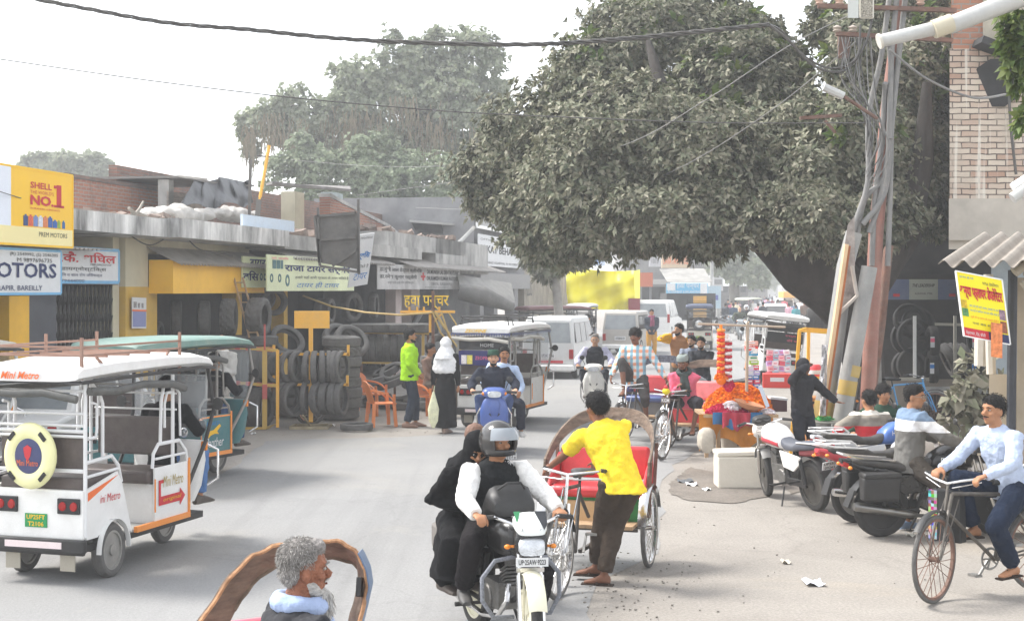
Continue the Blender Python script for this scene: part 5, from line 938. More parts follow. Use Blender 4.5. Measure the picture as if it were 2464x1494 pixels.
def erick(label,loc,th,bodym,roofm,trim=None,rail=None,detail=2,board_=None,spare=None,side_text=None,roofrack=None,group=None,roll=0,fringe=None,plt=None,seatm=None,roof_text=None,poles=None):
    """electric rickshaw; origin under the rear axle, y ahead"""
    T=thing('electric_rickshaw',label,'electric rickshaw',loc,th,group,(0,R(roll),0)); hw=.49
    rl=rail or paint('e6e6e6',.4,.12); sm=seatm or mat('brown_vinyl',(.06,.042,.04),.5,0,.2,8,.2,dust=.12); orm=trim or paint('f09030',.5,.1); r=.235
    for s_ in(-1,1): wheel(T,(s_*.47,0,r),r,.12,'alloy' if detail>1 else 'disc',STL,RUB,lod=detail>0)
    wheel(T,(0,1.88,r),r,.10,'alloy',STL,RUB,lod=detail>0)
    # chassis and bumper
    q=MB(); q.box((0,.75,.30),(.94,2.35,.06)); q.bar((-.46,0,r),(.46,0,r),.05); q.build('chassis',BLK,T,0)
    q=MB(); q.box((0,-.50,.33),(1.06,.06,.11)); q.box((0,-.47,.27),(1.0,.05,.04)); q.build('rear_bumper',BLK,T,0,.012)
    q=MB(); q.box((-.02,-.533,.335),(.62,.006,.055)); q.build('reflector_strip',paint('e8d8d8',.4,.1),T,0)
    for s_ in(-1,1):
        q=MB(); q.box((s_*.30,-.44,.20),(.16,.012,.18)); q.build('mud_flap',paint('a09a8c',.9,.3),T,0)
    # rear panel
    q=MB(); q.box((0,-.44,.585),(.98,.07,.41)); rp=q.build('rear_panel',bodym,T,0,.012)
    for s_ in(-1,1):
        q=MB(); q.box((s_*.34,-.485,.66),(.24,.03,.13)); tlm=q.build('tail_light',INK,T,0,.008)
        q=MB(); 
        for dx in(-.06,.06): q.lathe([(.04,0),(.035,.012),(.001,.014)],(s_*.34+dx,-.5,.66),(0,-1,0),12)
        q.build('lens',REDL,tlm)
    if plt: plate(T,(-.02,-.482,.53),(1,0,0),(0,0,1),.24,.115,plt[0],mat('plate_green',C('189050'),.5,0,.1,5,0),inkY,plt[1])
    # quarter panels with wheel arches
    for s_ in(-1,1):
        arch=[(.26*cos(a)+0,.235+.26*sin(a)) for a in [PI*i/8 for i in range(8,-1,-1)]]
        pts=[(-.44,.38),( -.26,.38)]+[p for p in arch if p[1]>.38]+[(.26,.38),(.37,.34),(.18,.80),(.10,.90),(-.44,.80)]
        q=MB(); q.prism(pts,(s_*hw,0,0),(0,1,0),(0,0,1),.02*s_); q.build('quarter_panel',bodym,T,30)
        q=MB(); q.grid(lambda a,b:(s_*(hw+.02+.05*b),.27*cos(PI*a),.235+.27*sin(PI*a)),16,1,.012); q.build('wheel_arch',bodym,T,60)
        # front side panel
        q=MB(); q.box((s_*hw,1.18,.60),(.025,.70,.50)); q.build('side_panel',bodym,T,0,.008)
        q=MB(); q.box((s_*(hw+.016),1.535,.60),(.03,.025,.56)); q.box((s_*(hw+.012),1.0,.345),(.04,1.1,.05)); q.box((s_*(hw+.014),.835,.60),(.012,.012,.3)); q.build('trim_strip',orm,T,0)
    q=MB(); q.box((0,.60,.335),(.96,.50,.02)); q.build('floor',paint('9a9a98',.7,.3),T,0)
    # seats
    q=MB(); q.box((0,-.14,.60),(.92,.50,.36)); q.box((0,1.12,.52),(.92,.52,.36)); q.build('seat_box',bodym,T,0)
    q=MB(); q.box((0,-.14,.83),(.93,.56,.12)); q.box((0,1.0,.77),(.93,.50,.12)); q.build('seat_cushion',sm,T,0,.03)
    q=MB(); q.box((0,1.30,1.10),(.88,.07,.36)); q.build('middle_backrest',sm,T,0,.02)
    q=MB(); q.box((0,-.38,1.10),(.92,.06,.32)); q.build('rear_backrest',sm,T,0,.02)
    q=MB(); q.box((0,1.60,.72),(.5,.36,.10)); q.build('driver_seat',sm,T,0,.02)
    # rails
    t=.018
    for s_ in(-1,1):
        x=s_*hw; q=MB()
        q.tube([(x,-.44,.40),(x,-.44,1.68)],t*1.1,8)
        q.tube([(x,-.44,1.02),(x,.02,1.04),(x,.14,.95),(x,.20,.80)],t,8); q.tube([(x,-.42,.90),(x,.14,.92)],t*.8,8)
        q.tube([(x,-.42,1.60),(x,-.2,1.60),(x,-.14,1.50),(x,-.14,1.05)],t,8); q.tube([(x,-.40,1.22),(x,-.26,1.22),(x,-.24,1.30),(x,-.24,1.50),(x,-.34,1.52)],t*.8,8)
        q.tube([(x,1.22,.85),(x,1.22,1.68)],t*1.1,8); q.tube([(x,.80,.85),(x,.82,.98),(x,.92,1.06),(x,1.35,1.06),(x,1.50,.95),(x,1.53,.85)],t,8); q.tube([(x,.86,.93),(x,1.48,.93)],t*.7,6)
        q.tube([(x,.96,1.06),(x,.98,1.45),(x,1.04,1.60),(x,1.22,1.62)],t,8); q.tube([(x,1.05,1.2),(x,1.05,1.42),(x,1.1,1.52),(x,1.2,1.52)],t*.8,8); q.tube([(x,1.24,1.58),(x,1.36,1.5),(x,1.38,1.1)],t*.8,8); q.build('railing',rl,T,60)
    q=MB()
    for z in(1.24,1.33,1.43,1.62): q.tube([(-hw,-.44,z),(hw,-.44,z)],t*.8,6)
    for z in(.95,1.28): q.tube([(-hw,-.425,z),(hw,-.425,z)],t,6)
    for z in(1.05,1.35,1.5): q.tube([(-hw,1.3,z),(hw,1.3,z)],t*.6,6)
    q.build('cross_rails',rl,T,60)
    # roof shell
    q=MB(); q.ylo([(-.63,1.755,.54,.05),(-.58,1.775,.56,.08),(0,1.80,.56,.09),(1.0,1.81,.56,.08),(1.7,1.80,.54,.07),(2.05,1.77,.50,.05),(2.22,1.73,.44,.03)],18,4); rf=q.build('roof',roofm,T,40)
    q=MB(); q.tube([(-.56,-.62,1.70),(.56,-.62,1.70),(.565,1.7,1.73),(.46,2.22,1.70),(-.46,2.22,1.70),(-.565,1.7,1.73)],.018,6,True); q.build('roof_edge',BLK,rf,60)
    if fringe:
        q=MB(); N=24
        for i in range(N): 
            a=-.56+1.12*i/N; q.add([(a,-.64,1.72),(a+1.12/N,-.64,1.72),(a+.56/N,-.645,1.65)],[(0,1,2)])
        for i in range(40):
            a=-.6+2.4*i/40; q.add([(.575,a,1.72),(.575,a+.06,1.72),(.58,a+.03,1.65)],[(0,1,2)])
        q.build('fringe',fringe,rf,0)
    q=MB(); q.tube([(-.55,-.60,1.63),(-.2,-.62,1.60),(.15,-.62,1.615),(.5,-.60,1.56)],.035,8); q.tube([(.54,-.45,1.62),(.56,.0,1.60),(.56,.5,1.63),(.56,1.1,1.60),(.56,1.35,1.55)],.036,8); q.tube([(-.56,-.4,1.62),(-.56,1.2,1.6)],.035,8); q.build('rolled_curtain',mat('rolled_vinyl',(.05,.055,.055),.55,0,.3,6,.4,10,dust=.15) if not fringe else paint('c8c4ba',.5,.2),T,60)
    # front
    q=MB(); q.zlo([(.40,2.0,.30,.16),(.55,2.05,.36,.16),(.80,2.04,.42,.15),(1.0,1.98,.44,.10)],14,3); fc=q.build('front_cowl',bodym,T,50)
    q=MB(); q.box((.42,1.98,.95),(.14,.05,.09)); q.box((-.42,1.98,.95),(.14,.05,.09)); q.build('indicator',ORL,fc,0,.01)
    q=MB(); q.lathe([(.075,0),(.075,.03),(.001,.04)],(0,2.17,.86),(0,1,0),16); q.build('headlight',HLE,fc)
    q=MB(); q.hexa([(sx_*w_,y_,z_) for (y_,z_,w_) in((2.04,1.02,.44),(2.06,1.64,.46)) for dy in(0,.01) for sx_ in(-1,1)][:8]); q.v=[(a,b+(.01 if i%4>1 else 0),c) for i,(a,b,c) in enumerate(q.v)]; q.build('windscreen',CLR,T,0)
    for s_ in(-1,1): MB().tube([(s_*.46,1.55,.55),(s_*.48,1.95,.98),(s_*.50,2.12,1.3),(s_*.46,2.05,1.72)],.022,8).build('front_post',BLK if detail>1 else rl,T,60); MB().tube([(s_*.42,2.12,.95),(s_*.52,2.18,.90),(s_*.52,2.18,.62),(s_*.42,2.12,.55)],.016,8).build('bumper_hoop',CHR,T,60)
    for s_ in(-1,1):
        q=MB(); q.tube([(s_*.48,2.0,1.35),(s_*.58,2.02,1.36)],.008,5); q.lathe([(.001,-.01),(.06,-.008),(.06,.01),(.001,.014)],(s_*.60,2.02,1.36),(0,1,0),14); q.build('mirror',BLK,T)
        q=MB(); q.tube([(s_*.12,1.66,1.18),(s_*.30,1.62,1.18)],.016,6); q.tube([(s_*.12,1.66,1.18),(0,1.85,1.0)],.014,6); q.build('handlebar',BLK,T)
        q=MB(); q.ell((s_*.14,2.1,1.06),(.045,.045,.05),10,8); q.build('chrome_ball',CHR,T)
    if roofrack:
        q=MB()
        for (x,y) in((-.5,-.5),(.52,-.55),(.5,1.35),(-.5,1.35),(-.5,.4)): q.bar((x,y,1.72),(x,y,2.07),.026)
        for z in(1.92,1.99):
            q.bar((-.5,-.5,z),(.52,-.55,z),.018); q.bar((.52,-.55,z),(.5,1.35,z),.018); q.bar((-.5,-.5,z),(-.5,1.35,z),.018)
        for i in range(4): q.bar((-.5,-.1+i*.4,1.9),(.52,-.1+i*.4,1.9),.02)
        q.bar((.52,-.3,1.9),(.52,-.1,1.78),.02); q.bar((.51,1.1,1.9),(.51,.95,1.8),.02)
        q.build('roof_rack',roofrack,T,0)
    if spare:
        q=MB(); q.torus((-.02,-.57,1.08),.205,.075,(0,1,0),32,12,.8); sp=q.build('spare_wheel_cover',spare[0],T,60)
        q=MB(); q.lathe([(.19,.0),(.185,.03),(.10,.045),(.001,.05)],(-.02,-.57,1.08),(0,-1,0),28); q.build('cover_disc',spare[1],sp,60)
        q=MB()
        for a in(45,135,225,315): q.box((-.02+.235*cos(R(a)),-.632,1.08+.235*sin(R(a))),(.085,.02,.032),(0,-(a+90),0))
        if detail>1: q.build('vent_slot',INK,sp,0)
        if spare[2]: text(spare[2],(-.135,-.622,1.0),(1,0,0),(0,0,1),.05,.23,inkO,sp); q=MB(); q.prism([(-.045,.05),(0,.075),(.045,.05),(.03,-.02),(0,-.06),(-.03,-.02)],(-.02,-.62,1.10),(1,0,0),(0,0,1),.004); q.build('shield_badge',inkR,sp,0)
    if board_:
        q=MB(); q.box((0,-.49,1.27),(.92,.02,.26)); b_=q.build('advert_board',board_[0],T,0)
        for st,a,z,w_,h_,mm in board_[1]: text(st,(a,-.502,z),(1,0,0),(0,0,1),h_,w_,mm,b_)
        q=MB(); q.box((0,-.47,1.52),(.92,.012,.2)); q.build('rear_window',mat('smoky_glass',(.06,.06,.065),.1,0,.3,4,0),T,0)
    if side_text:
        for st,y_,z_,w_,h_,mm in side_text: text(st,(hw+.024,y_,z_),(0,1,0),(0,0,1),h_,w_,mm,T,shear=.2)
    if roof_text: text(roof_text[0],(-.30,-.645,1.725),(1,0,0),(0,.1,1),.062,.42,roof_text[1],rf,shear=.3,bold=.02)
    return T
# ================================================================ PEOPLE (local: y ahead, x to their right)
SKIN=mat('skin_brown',C('a87858'),.55,0,.08,14,.12,50,spec=.3); SKIND=mat('skin_dark',C('7c5440'),.55,0,.08,14,.12,50,spec=.3); SKINL=mat('skin_light',C('c89a7c'),.55,0,.08,14,.12,50,spec=.3)
HAIR=mat('hair_black',(.009,.008,.008),.7,0,.3,40,.6,60,spec=.2); HAIRG=mat('hair_grey',(.27,.25,.235),.8,0,.45,60,.9,80); EYE=mat('eye_white',(.38,.35,.32),.3,0,.05,5,0); IRIS=mat('eye_dark',(.01,.008,.007),.2,0,.05,5,0); LIP=mat('lip',C('7a4238'),.5,0,.1,30,.05)
HSG=leafmat('grey_strands',[(.12,.11,.10),(.34,.32,.30),(.52,.50,.47),(.2,.19,.18)],.6,0); HSB=leafmat('black_strands',[(.006,.005,.005),(.014,.012,.011),(.02,.018,.016)],.6,0); HSW=leafmat('white_strands',[(.3,.28,.26),(.6,.58,.55),(.75,.73,.7)],.6,0)
def ik(a,b,l1,l2,pole):
    a=V(a);b=V(b);d=b-a; L_=d.length; mx=(l1+l2)*.995
    if L_>mx: b=a+d*(mx/L_); d=b-a; L_=mx
    x=(l1*l1-l2*l2+L_*L_)/(2*L_); h=math.sqrt(max(0,l1*l1-x*x)); z=d/L_; p=V(pole); p=(p-z*p.dot(z))
    p=p.normalized() if p.length>1e-4 else V((0,1,0)); return a+z*x+p*h,b
def person(label,loc,th,P,top=('shirt','888888'),legs=('trousers','333333'),skin=None,hair=HAIR,hairk='short',H=1.7,vox=.016,lod=1,group=None,shoes='3a2e28',beard=None,glasses=False,scarf=None,cap=None,helmet=None,parts=()):
    T=thing('person',label,'person',loc,th,group); k=H/1.7; sk=skin or SKIN; T.scale=(k,k,k)
    g=lambda n,d: P.get(n,d)
    pel=V(g('pel',(0,0,.93))); lean=R(g('lean',2)); side=R(g('side',0)); tw=R(g('twist',0))
    Rm=Matrix.Rotation(side,3,'Y')@Matrix.Rotation(-lean,3,'X'); Zt=Rm@V((0,0,1)); Rt_=Matrix.Rotation(-tw,3,Zt)@Rm; Xt=Rt_@V((1,0,0)); Yt=Rt_@V((0,1,0)); Rp=Matrix.Rotation(R(g('pyaw',0))*-1,3,'Z'); Xp=Rp@V((1,0,0)); Yp=Rp@V((0,1,0))
    mid=pel+Zt*.2; ch=pel+Zt*.36; nk=pel+Zt*.54; hy,hp,hr=[R(a) for a in g('head',(0,0,0))]
    Rh=Matrix.Rotation(-hy,3,'Z')@Matrix.Rotation(-hp,3,'X')@Matrix.Rotation(hr,3,'Y'); hX=Rh@V((1,0,0));hF=Rh@V((0,1,0));hU=Rh@V((0,0,1))
    nkd=(Zt*.5+hU*.5); hc=nk+nkd*.05+hU*.085+hF*.022
    J={}
    for s_,n in((1,'r'),(-1,'l')):
        sh=pel+Zt*.47+Xt*.185*s_; J['s'+n]=sh
        tgt=V(g(n+'h',(.24*s_,.05,.80-.93+pel.z))); el,wr=ik(sh,tgt,.285,.25,V(g(n+'ep',(.5*s_,-1,-.3)))); J['e'+n]=el;J['w'+n]=wr
        hp_=pel+Xp*.09*s_; J['h'+n]=hp_; ft=V(g(n+'f',(.10*s_,0,.09))); kn,an=ik(hp_,ft,.435,.42,V(g(n+'kp',(.15*s_,1,0)))); J['k'+n]=kn;J['a'+n]=an
    # ---- the continuous body
    b=MB(); n=10 if lod else 8
    sx_=Xt
    b.loft([(pel-Zt*.06,Xp*.13,Yp*.095),(pel+Zt*.04,Xp*.14,Yp*.10),(mid,Xt*.125,Yt*.09),(ch,Xt*.15,Yt*.105),(pel+Zt*.47,Xt*.13,Yt*.085),(pel+Zt*.53,Xt*.055,Yt*.055)],14,2.2)
    b.tube([nk-Zt*.05,nk+nkd*.04,hc-hU*.05],[.062,.056,.054],n)
    b.ell(hc+hU*.025-hF*.008,(.074,.094,.098),16,12,hX,hF,hU); b.ell(hc+hF*.022-hU*.055,(.054,.064,.058),14,10,hX,hF,hU); b.ell(hc+hF*.058-hU*.088,(.026,.024,.022),10,8,hX,hF,hU)
    if lod:
        b.tube([hc+hF*.078+hU*.012,hc+hF*.105-hU*.022],[.010,.016],8); b.ell(hc+hF*.098-hU*.027,(.017,.014,.010),8,6,hX,hF,hU)
        b.ell(hc+hF*.070+hU*.032,(.056,.020,.013),10,6,hX,hF,hU); b.ell(hc+hF*.076-hU*.056,(.026,.014,.013),8,6,hX,hF,hU)
        for s_ in(-1,1): b.ell(hc+hX*s_*.042+hF*.058-hU*.02,(.022,.022,.02),8,6,hX,hF,hU)
    for s_ in(-1,1): b.ell(hc+hX*s_*.075-hU*.012-hF*.008,(.014,.020,.032),8,6,hX,hF,hU)
    for s_,m_ in((1,'r'),(-1,'l')):
        S,E,Wr=J['s'+m_],J['e'+m_],J['w'+m_]
        b.tube([S-Xt*s_*.03,S+(E-S)*.2,E],[.050,.044,.036],n); b.tube([E,E+(Wr-E)*.3,Wr],[.036,.034,.025],n)
        fd=(Wr-E).normalized(); hd=g(m_+'hd',None); fd=V(hd).normalized() if hd is not None else fd
        pn=V(g(m_+'pn',(-s_*.8,.1,-.5))); pn=(pn-fd*pn.dot(fd)).normalized(); sd=fd.cross(pn)
        thumb=sd if (sd.dot(V((-s_,0,.3)))>0) else -sd
        b.ell(Wr+fd*.045,(.040,.052,.017),10,8,sd,fd,pn); cu=g(m_+'cu',.5)
        if lod:
            for i,(o_,l_) in enumerate(((-.030,.062),(-.010,.074),(.011,.070),(.030,.054))):
                p=Wr+fd*.085+thumb*(-o_)*1.0; pts=[p-fd*.02,p]; a=0; dd=fd
                for j in range(3):
                    a=cu*(j+1)*.85; d2=fd*cos(a)+pn*sin(a); p=p+d2*l_*(.45,.32,.23)[j]; pts.append(p)
                b.tube(pts,[.011,.0105,.010,.009,.007],7)
            p=Wr+fd*.02+thumb*.03; b.tube([p-thumb*.015,p+thumb*.02+fd*.022,p+thumb*.03+fd*.05+pn*.018*cu*2,p+thumb*.024+fd*.075+pn*.035*cu*2],[.015,.013,.011,.008],7)
        else: b.ell(Wr+fd*.10+pn*.02,(.034,.04,.016),8,6,sd,fd,pn)
        hj,kn,an=J['h'+m_],J['k'+m_],J['a'+m_]
        b.tube([hj+Zt*.02,hj+(kn-hj)*.3,kn],[.074,.070,.046],n); b.tube([kn,kn+(an-kn)*.35,an],[.046,.046,.033],n)
        ty=R(g(m_+'t',8*s_)); tp=R(g(m_+'tp',0)); f=V((sin(ty)*cos(tp),cos(ty)*cos(tp),sin(tp))); J['f'+m_]=f; sdx=f.cross(V((0,0,1))).normalized(); fu=sdx.cross(f)
        b.loft([(an-f*.055-fu*.045,sdx*.028,fu*.034),(an-fu*.03,sdx*.034,fu*.045),(an+f*.09-fu*.055,sdx*.042,fu*.026),(an+f*.17-fu*.068,sdx*.034,fu*.014)],10,2.2)
    remesh(b,'body',sk,T,vox if lod else vox*1.2,2)
    # ---- eyes, brows, moustache
    if lod:
        for s_ in(-1,1):
            q=MB(); q.ell(hc+hX*s_*.031+hF*.074+hU*.010,(.013,.009,.007),10,6,hX,hF,hU); e_=q.build('eye',EYE,T); q=MB(); q.ell(hc+hX*s_*.031+hF*.0815+hU*.010,(.0062,.004,.0062),8,6,hX,hF,hU); q.build('iris',IRIS,e_)
            q=MB(); q.tube([hc+hX*s_*.014+hF*.092+hU*.030,hc+hX*s_*.034+hF*.091+hU*.036,hc+hX*s_*.054+hF*.074+hU*.029],[.003,.005,.002],5); q.build('eyebrow',hair if hairk!='grey' else HAIRG,T)
        q=MB(); q.ell(hc+hF*.090-hU*.056,(.019,.005,.005),8,6,hX,hF,hU); q.build('mouth',LIP,T)
    bm_=hair if beard!='long' else mat('white_beard',(.5,.48,.45),.85,0,.3,60,.8,80)
    if beard in('moustache','full','goatee','long'):
        q=MB(); q.tube([hc-hX*.030+hF*.080-hU*.046,hc+hF*.097-hU*.040,hc+hX*.030+hF*.080-hU*.046],[.003,.0065,.003],6); q.build('moustache',bm_,T)
    if beard in('full','goatee','long'):
        q=MB()
        if beard!='goatee': q.loft([(hc+hF*.012-hU*.040,hX*.060,hF*.046),(hc+hF*.026-hU*.075,hX*.056,hF*.054),(hc+hF*.040-hU*.108,hX*.038,hF*.040)],12,2.2)
        q.ell(hc+hF*.070-hU*.095,(.032,.026,.028),10,8,hX,hF,hU)
        if beard=='long': q.tube([hc+hF*.072-hU*.09,hc+hF*.082-hU*.15,hc+hF*.07-hU*.215],[.034,.036,.010],10)
        remesh(q,'beard',bm_,T,.009,1,.012,.02)
        if beard=='long':
            rq=np.random.RandomState(2); n_=1500; t=rq.rand(n_); an_=rq.uniform(0,2*PI,n_); rr_=.034*(1-t)**.5+.004; Ps=np.array([tuple(hc+hF*(.070+.012*sin(tt*3)+r0*cos(a0))-hU*(.085+tt*.12)+hX*r0*1.1*sin(a0)) for tt,a0,r0 in zip(t,an_,rr_)]); Ds=np.array([tuple(hF*cos(a0)*.25+hX*sin(a0)*.25-hU) for a0 in an_]); foliage('beard_strands',Ps,Ds,1,.045,.05,HSW,T,0,.3,rq,.3)
    # ---- hair / covering
    if cap:
        q=MB(); q.loft([(hc+hU*.052,hX*.090,hF*.110),(hc+hU*.10,hX*.089,hF*.107),(hc+hU*.135,hX*.07,hF*.085)],16,2.2); q.build('cap',cloth(cap),T,60)
    if helmet:
        q=MB(); c0=hc+hU*.02-hF*.005
        vs=[];nn,mm=28,20
        for i in range(mm+1):
            ph=-PI/2+PI*i/mm
            for j in range(nn):
                a=2*PI*j/nn; d=V((cos(ph)*cos(a),cos(ph)*sin(a),sin(ph)))
                chin=1+.16*max(0,d.y)*max(0,-d.z+.15); p=c0+hX*d.x*.134*1+hF*d.y*.158*chin+hU*(d.z*.148)
                if d.z<-.72: p=c0+hX*d.x*.134+hF*d.y*.158*chin-hU*.148*.74
                vs.append(p)
        fs=[]
        for i in range(mm):
            for j in range(nn):
                a=2*PI*(j+.5)/nn; ph=-PI/2+PI*(i+.5)/mm
                if abs(a-PI/2)<1.0 and -.42<ph<.38: continue
                if ph<-1.0: continue
                fs.append((i*nn+j,i*nn+(j+1)%nn,(i+1)*nn+(j+1)%nn,(i+1)*nn+j))
        q.add(vs,fs); hm=q.build('helmet',helmet,T,60); md=hm.modifiers.new('s','SOLIDIFY'); md.thickness=.022
        q=MB(); q.grid(lambda a,b:(lambda A,B: c0+hX*cos(A)*cos(B)*.145+hF*sin(A)*cos(B)*.178+hU*(sin(B)*.158+.006))(PI/2+(a-.5)*2.1,R(2+34*b) if True else 0),14,8,.004); q.build('visor',mat('smoked_visor',(.5,.55,.6),.06,0,.1,3,0,alpha=.45,dust=.1),hm,60)
        q=MB(); q.ell(c0+hF*.15-hU*.085,(.05,.02,.015),10,6,hX,hF,hU); q.build('chin_vent',INK,hm)
    elif hairk in('short','grey','full','curly'):
        ex=.004 if hairk=='short' else (-.001 if hairk=='grey' else .006 if hairk=='full' else .016)
        q=MB(); q.ell(hc+hU*.050-hF*.020,(.078+ex,.094+ex,.082+ex),18,14,hX,hF,hU); q.ell(hc+hU*.008-hF*.048,(.074+ex*.5,.056+ex*.5,.072),14,10,hX,hF,hU)
        if hairk in('full','grey'): q.ell(hc+hU*.095+hF*.035,(.062,.05,.035),10,8,hX,hF,hU)
        remesh(q,'hair',HAIRG if hairk=='grey' else hair,T,.010 if lod else .016,1,.012 if hairk=='grey' else .018 if hairk!='short' else .008,.022)
        if lod:
            rq=np.random.RandomState(len(label)); nS=5200 if vox<.009 else 1300; Ps=[];Ds=[]
            a_,b_,c_=.078+ex,.094+ex,.082+ex
            while len(Ps)<nS:
                d=rq.normal(size=3); d/=np.linalg.norm(d)
                if (d[2]<-.35 and d[1]>-.2) or (d[1]>.45 and d[2]<.32): continue
                if rq.rand()<.7: p=hc+hU*.050-hF*.020+hX*(d[0]*a_)+hF*(d[1]*b_)+hU*(d[2]*c_)
                else:
                    if d[1]>.1: continue
                    p=hc+hU*.008-hF*.048+hX*(d[0]*.076)+hF*(d[1]*.058)+hU*(d[2]*.072)
                fl=(hX*d[0]+hF*(d[1]+.3)*.9+hU*(d[2]*.9-.55)); Ps.append(tuple(p)); Ds.append(tuple(fl))
            foliage('hair_strands',np.array(Ps),np.array(Ds),1,.017 if hairk=='grey' else .024,.07,HSG if hairk=='grey' else (HSB if hair==HAIR else hair),T,.1,.45,rq,.3)
    elif hairk=='hood':
        q=MB(); q.ell(hc+hU*.02-hF*.025,(.105,.115,.125),14,12,hX,hF,hU); q.tube([hc-hU*.04-hF*.04,nk-Zt*.05],[.095,.10],12); remesh(q,'hood',cloth(top[1]),T,.014,2,.01,.06)
    elif hairk in('hijab','burqa'):
        hm_=cloth(scarf or 'e8e6e2'); hs_=1.1 if hairk=='hijab' else 1; q=MB(); q.ell(hc+hU*.02-hF*.018,(.095*hs_,.112*hs_,.12*hs_),16,12,hX,hF,hU); q.tube([hc-hU*.04-hF*.01,nk-Zt*.0,nk-Zt*.12],[.095*hs_,.15*hs_,.2*hs_],14); q.loft([(nk-Zt*.02,Xt*.14*hs_,Yt*.11*hs_),(pel+Zt*.40,Xt*.225*hs_,Yt*.15*hs_),(pel+Zt*.22,Xt*.23*hs_,Yt*.155*hs_),(pel+Zt*.16-Yt*.02,Xt*.19,Yt*.13)],14,2); remesh(q,'headscarf',hm_,T,.014,2,.03,.09)
    if glasses:
        q=MB()
        for s_ in(-1,1): q.torus(hc+hX*s_*.033+hF*.099+hU*.010,.020,.0022,hF,14,5); q.bar(hc+hX*s_*.053+hF*.097+hU*.012,hc+hX*s_*.078+hF*.01+hU*.012,.003)
        q.bar(hc-hX*.012+hF*.1+hU*.012,hc+hX*.012+hF*.1+hU*.012,.003); q.build('glasses',STL,T)
    # ---- clothes
    kind,col=top[0],top[1]; cm=top[2] if len(top)>2 and not isinstance(top[2],str) else cloth(col); pf={'shirt':0,'tee':.014,'jacket':.018,'puffer':.03,'vest':.02,'robe':.0,'kurta':.008,'none':0}[kind]
    slv=cloth(top[3]) if len(top)>3 else cm
    q=MB(); hem=-.10 if kind not in('robe','kurta') else -.30
    q.loft([(pel+Zt*hem,Xp*(.165+pf),Yp*(.128+pf)),(pel+Zt*.04,Xp*(.160+pf),Yp*(.120+pf)),(mid,Xt*(.152+pf),Yt*(.115+pf)),(ch,Xt*(.178+pf),Yt*(.128+pf)),(pel+Zt*.465,Xt*(.185+pf),Yt*(.108+pf)),(pel+Zt*.515,Xt*.125,Yt*.085),(pel+Zt*.555,Xt*(.068+pf*.3),Yt*(.070+pf*.3))],18,2.3)
    arm=MB() if (slv is not cm) else q
    for s_,m_ in((1,'r'),(-1,'l')):
        S,E,Wr=J['s'+m_],J['e'+m_],J['w'+m_]
        if kind=='vest' and slv is cm: continue
        if kind=='tee': q.tube([S-Xt*s_*.05,S,S+(E-S)*.35,S+(E-S)*.75],[.06,.078,.070,.068],12)
        else: arm.tube([S-Xt*s_*.05,S,S+(E-S)*.4,E,E+(Wr-E)*.4,Wr+(Wr-E).normalized()*.0],[.062,.078+pf*.6,.066+pf*.7,.058+pf*.7,.055+pf*.6,.040+pf*.4],12)
    if kind!='robe' or True: remesh(q,{'shirt':'shirt','tee':'shirt','jacket':'jacket','puffer':'jacket','vest':'waistcoat','robe':'robe_top','kurta':'kurta','none':'shirt'}[kind],cm,T,vox,2,.030,.075)
    if arm is not q: remesh(arm,'sleeves',slv,T,vox,2,.028,.065)
    lk,lc=legs[0],legs[1]; lm=cloth(lc) if len(legs)<3 else legs[2]
    q=MB()
    if lk=='robe':
        hz_=min(J['ar'].z,J['al'].z)+.0; c=(J['ar']+J['al'])/2
        q.loft([(pel+Zt*.05,Xp*.17,Yp*.13),(pel-V((0,0,.12)),Xp*.19,Yp*.16),(V(((pel.x+c.x)/2,(pel.y+c.y)/2,.5*(pel.z+hz_)-.05)),Xp*.20,Yp*.19),(V((c.x,c.y,max(.10,hz_+.02))),Xp*.22,Yp*.22)],18,2); [q.tube([J['h'+m_],J['h'+m_].lerp(J['k'+m_],.5),J['k'+m_],J['k'+m_].lerp(J['a'+m_],.5),J['a'+m_]],[.105,.11,.105,.10,.08],12) for m_ in 'rl'] if pel.z>.7 and abs(J['kr'].y-J['hr'].y)>.2 else 0; remesh(q,'robe_skirt',lm,T,vox,2,.03,.10)
    else:
        fl=.012 if lk=='trousers' else 0
        q.loft([(pel-Zt*.09,Xp*.125,Yp*.10),(pel,Xp*.150,Yp*.118),(pel+Zt*.07,Xp*.145,Yp*.11)],16,2.2)
        for m_ in 'rl':
            q.ell(J['k'+m_],(.082,.084,.084),10,8); hj,kn,an=J['h'+m_],J['k'+m_],J['a'+m_]; end=an+(kn-an)*.06
            if lk=='rolled': end=kn+(an-kn)*.35
            q.tube([hj+Zt*.03,hj+(kn-hj)*.25,kn],[.102,.104,.076+fl*.5],12); q.tube([kn,kn+(end-kn)*.35,end],[.076+fl*.5,.068+fl,.054+fl],12)
        remesh(q,'trousers',lm,T,vox,2,.026,.07)
    for m_ in 'rl':
        an=J['a'+m_]; f=J['f'+m_]; sdx=f.cross(V((0,0,1))).normalized(); fu=sdx.cross(f); q=MB()
        if shoes=='sandal': q.loft([(an-f*.08-fu*.085,sdx*.036,fu*.010),(an+f*.05-fu*.085,sdx*.040,fu*.010),(an+f*.19-fu*.085,sdx*.042,fu*.010)],10,3); q.tube([an+f*.05-fu*.08-sdx*.042,an+f*.08-fu*.028,an+f*.05-fu*.08+sdx*.042],.011,6); q.build('sandal',cloth('3a302a'),T)
        elif shoes: q.loft([(an-f*.085-fu*.05,sdx*.030,fu*.036),(an-f*.04-fu*.04,sdx*.040,fu*.050),(an+f*.05-fu*.045,sdx*.046,fu*.042),(an+f*.14-fu*.062,sdx*.048,fu*.026),(an+f*.195-fu*.072,sdx*.03,fu*.014)],12,2.4); q.build('shoe',mat('shoe_'+shoes,C(shoes),.6,0,.15,10,.1,dust=.15),T,60)
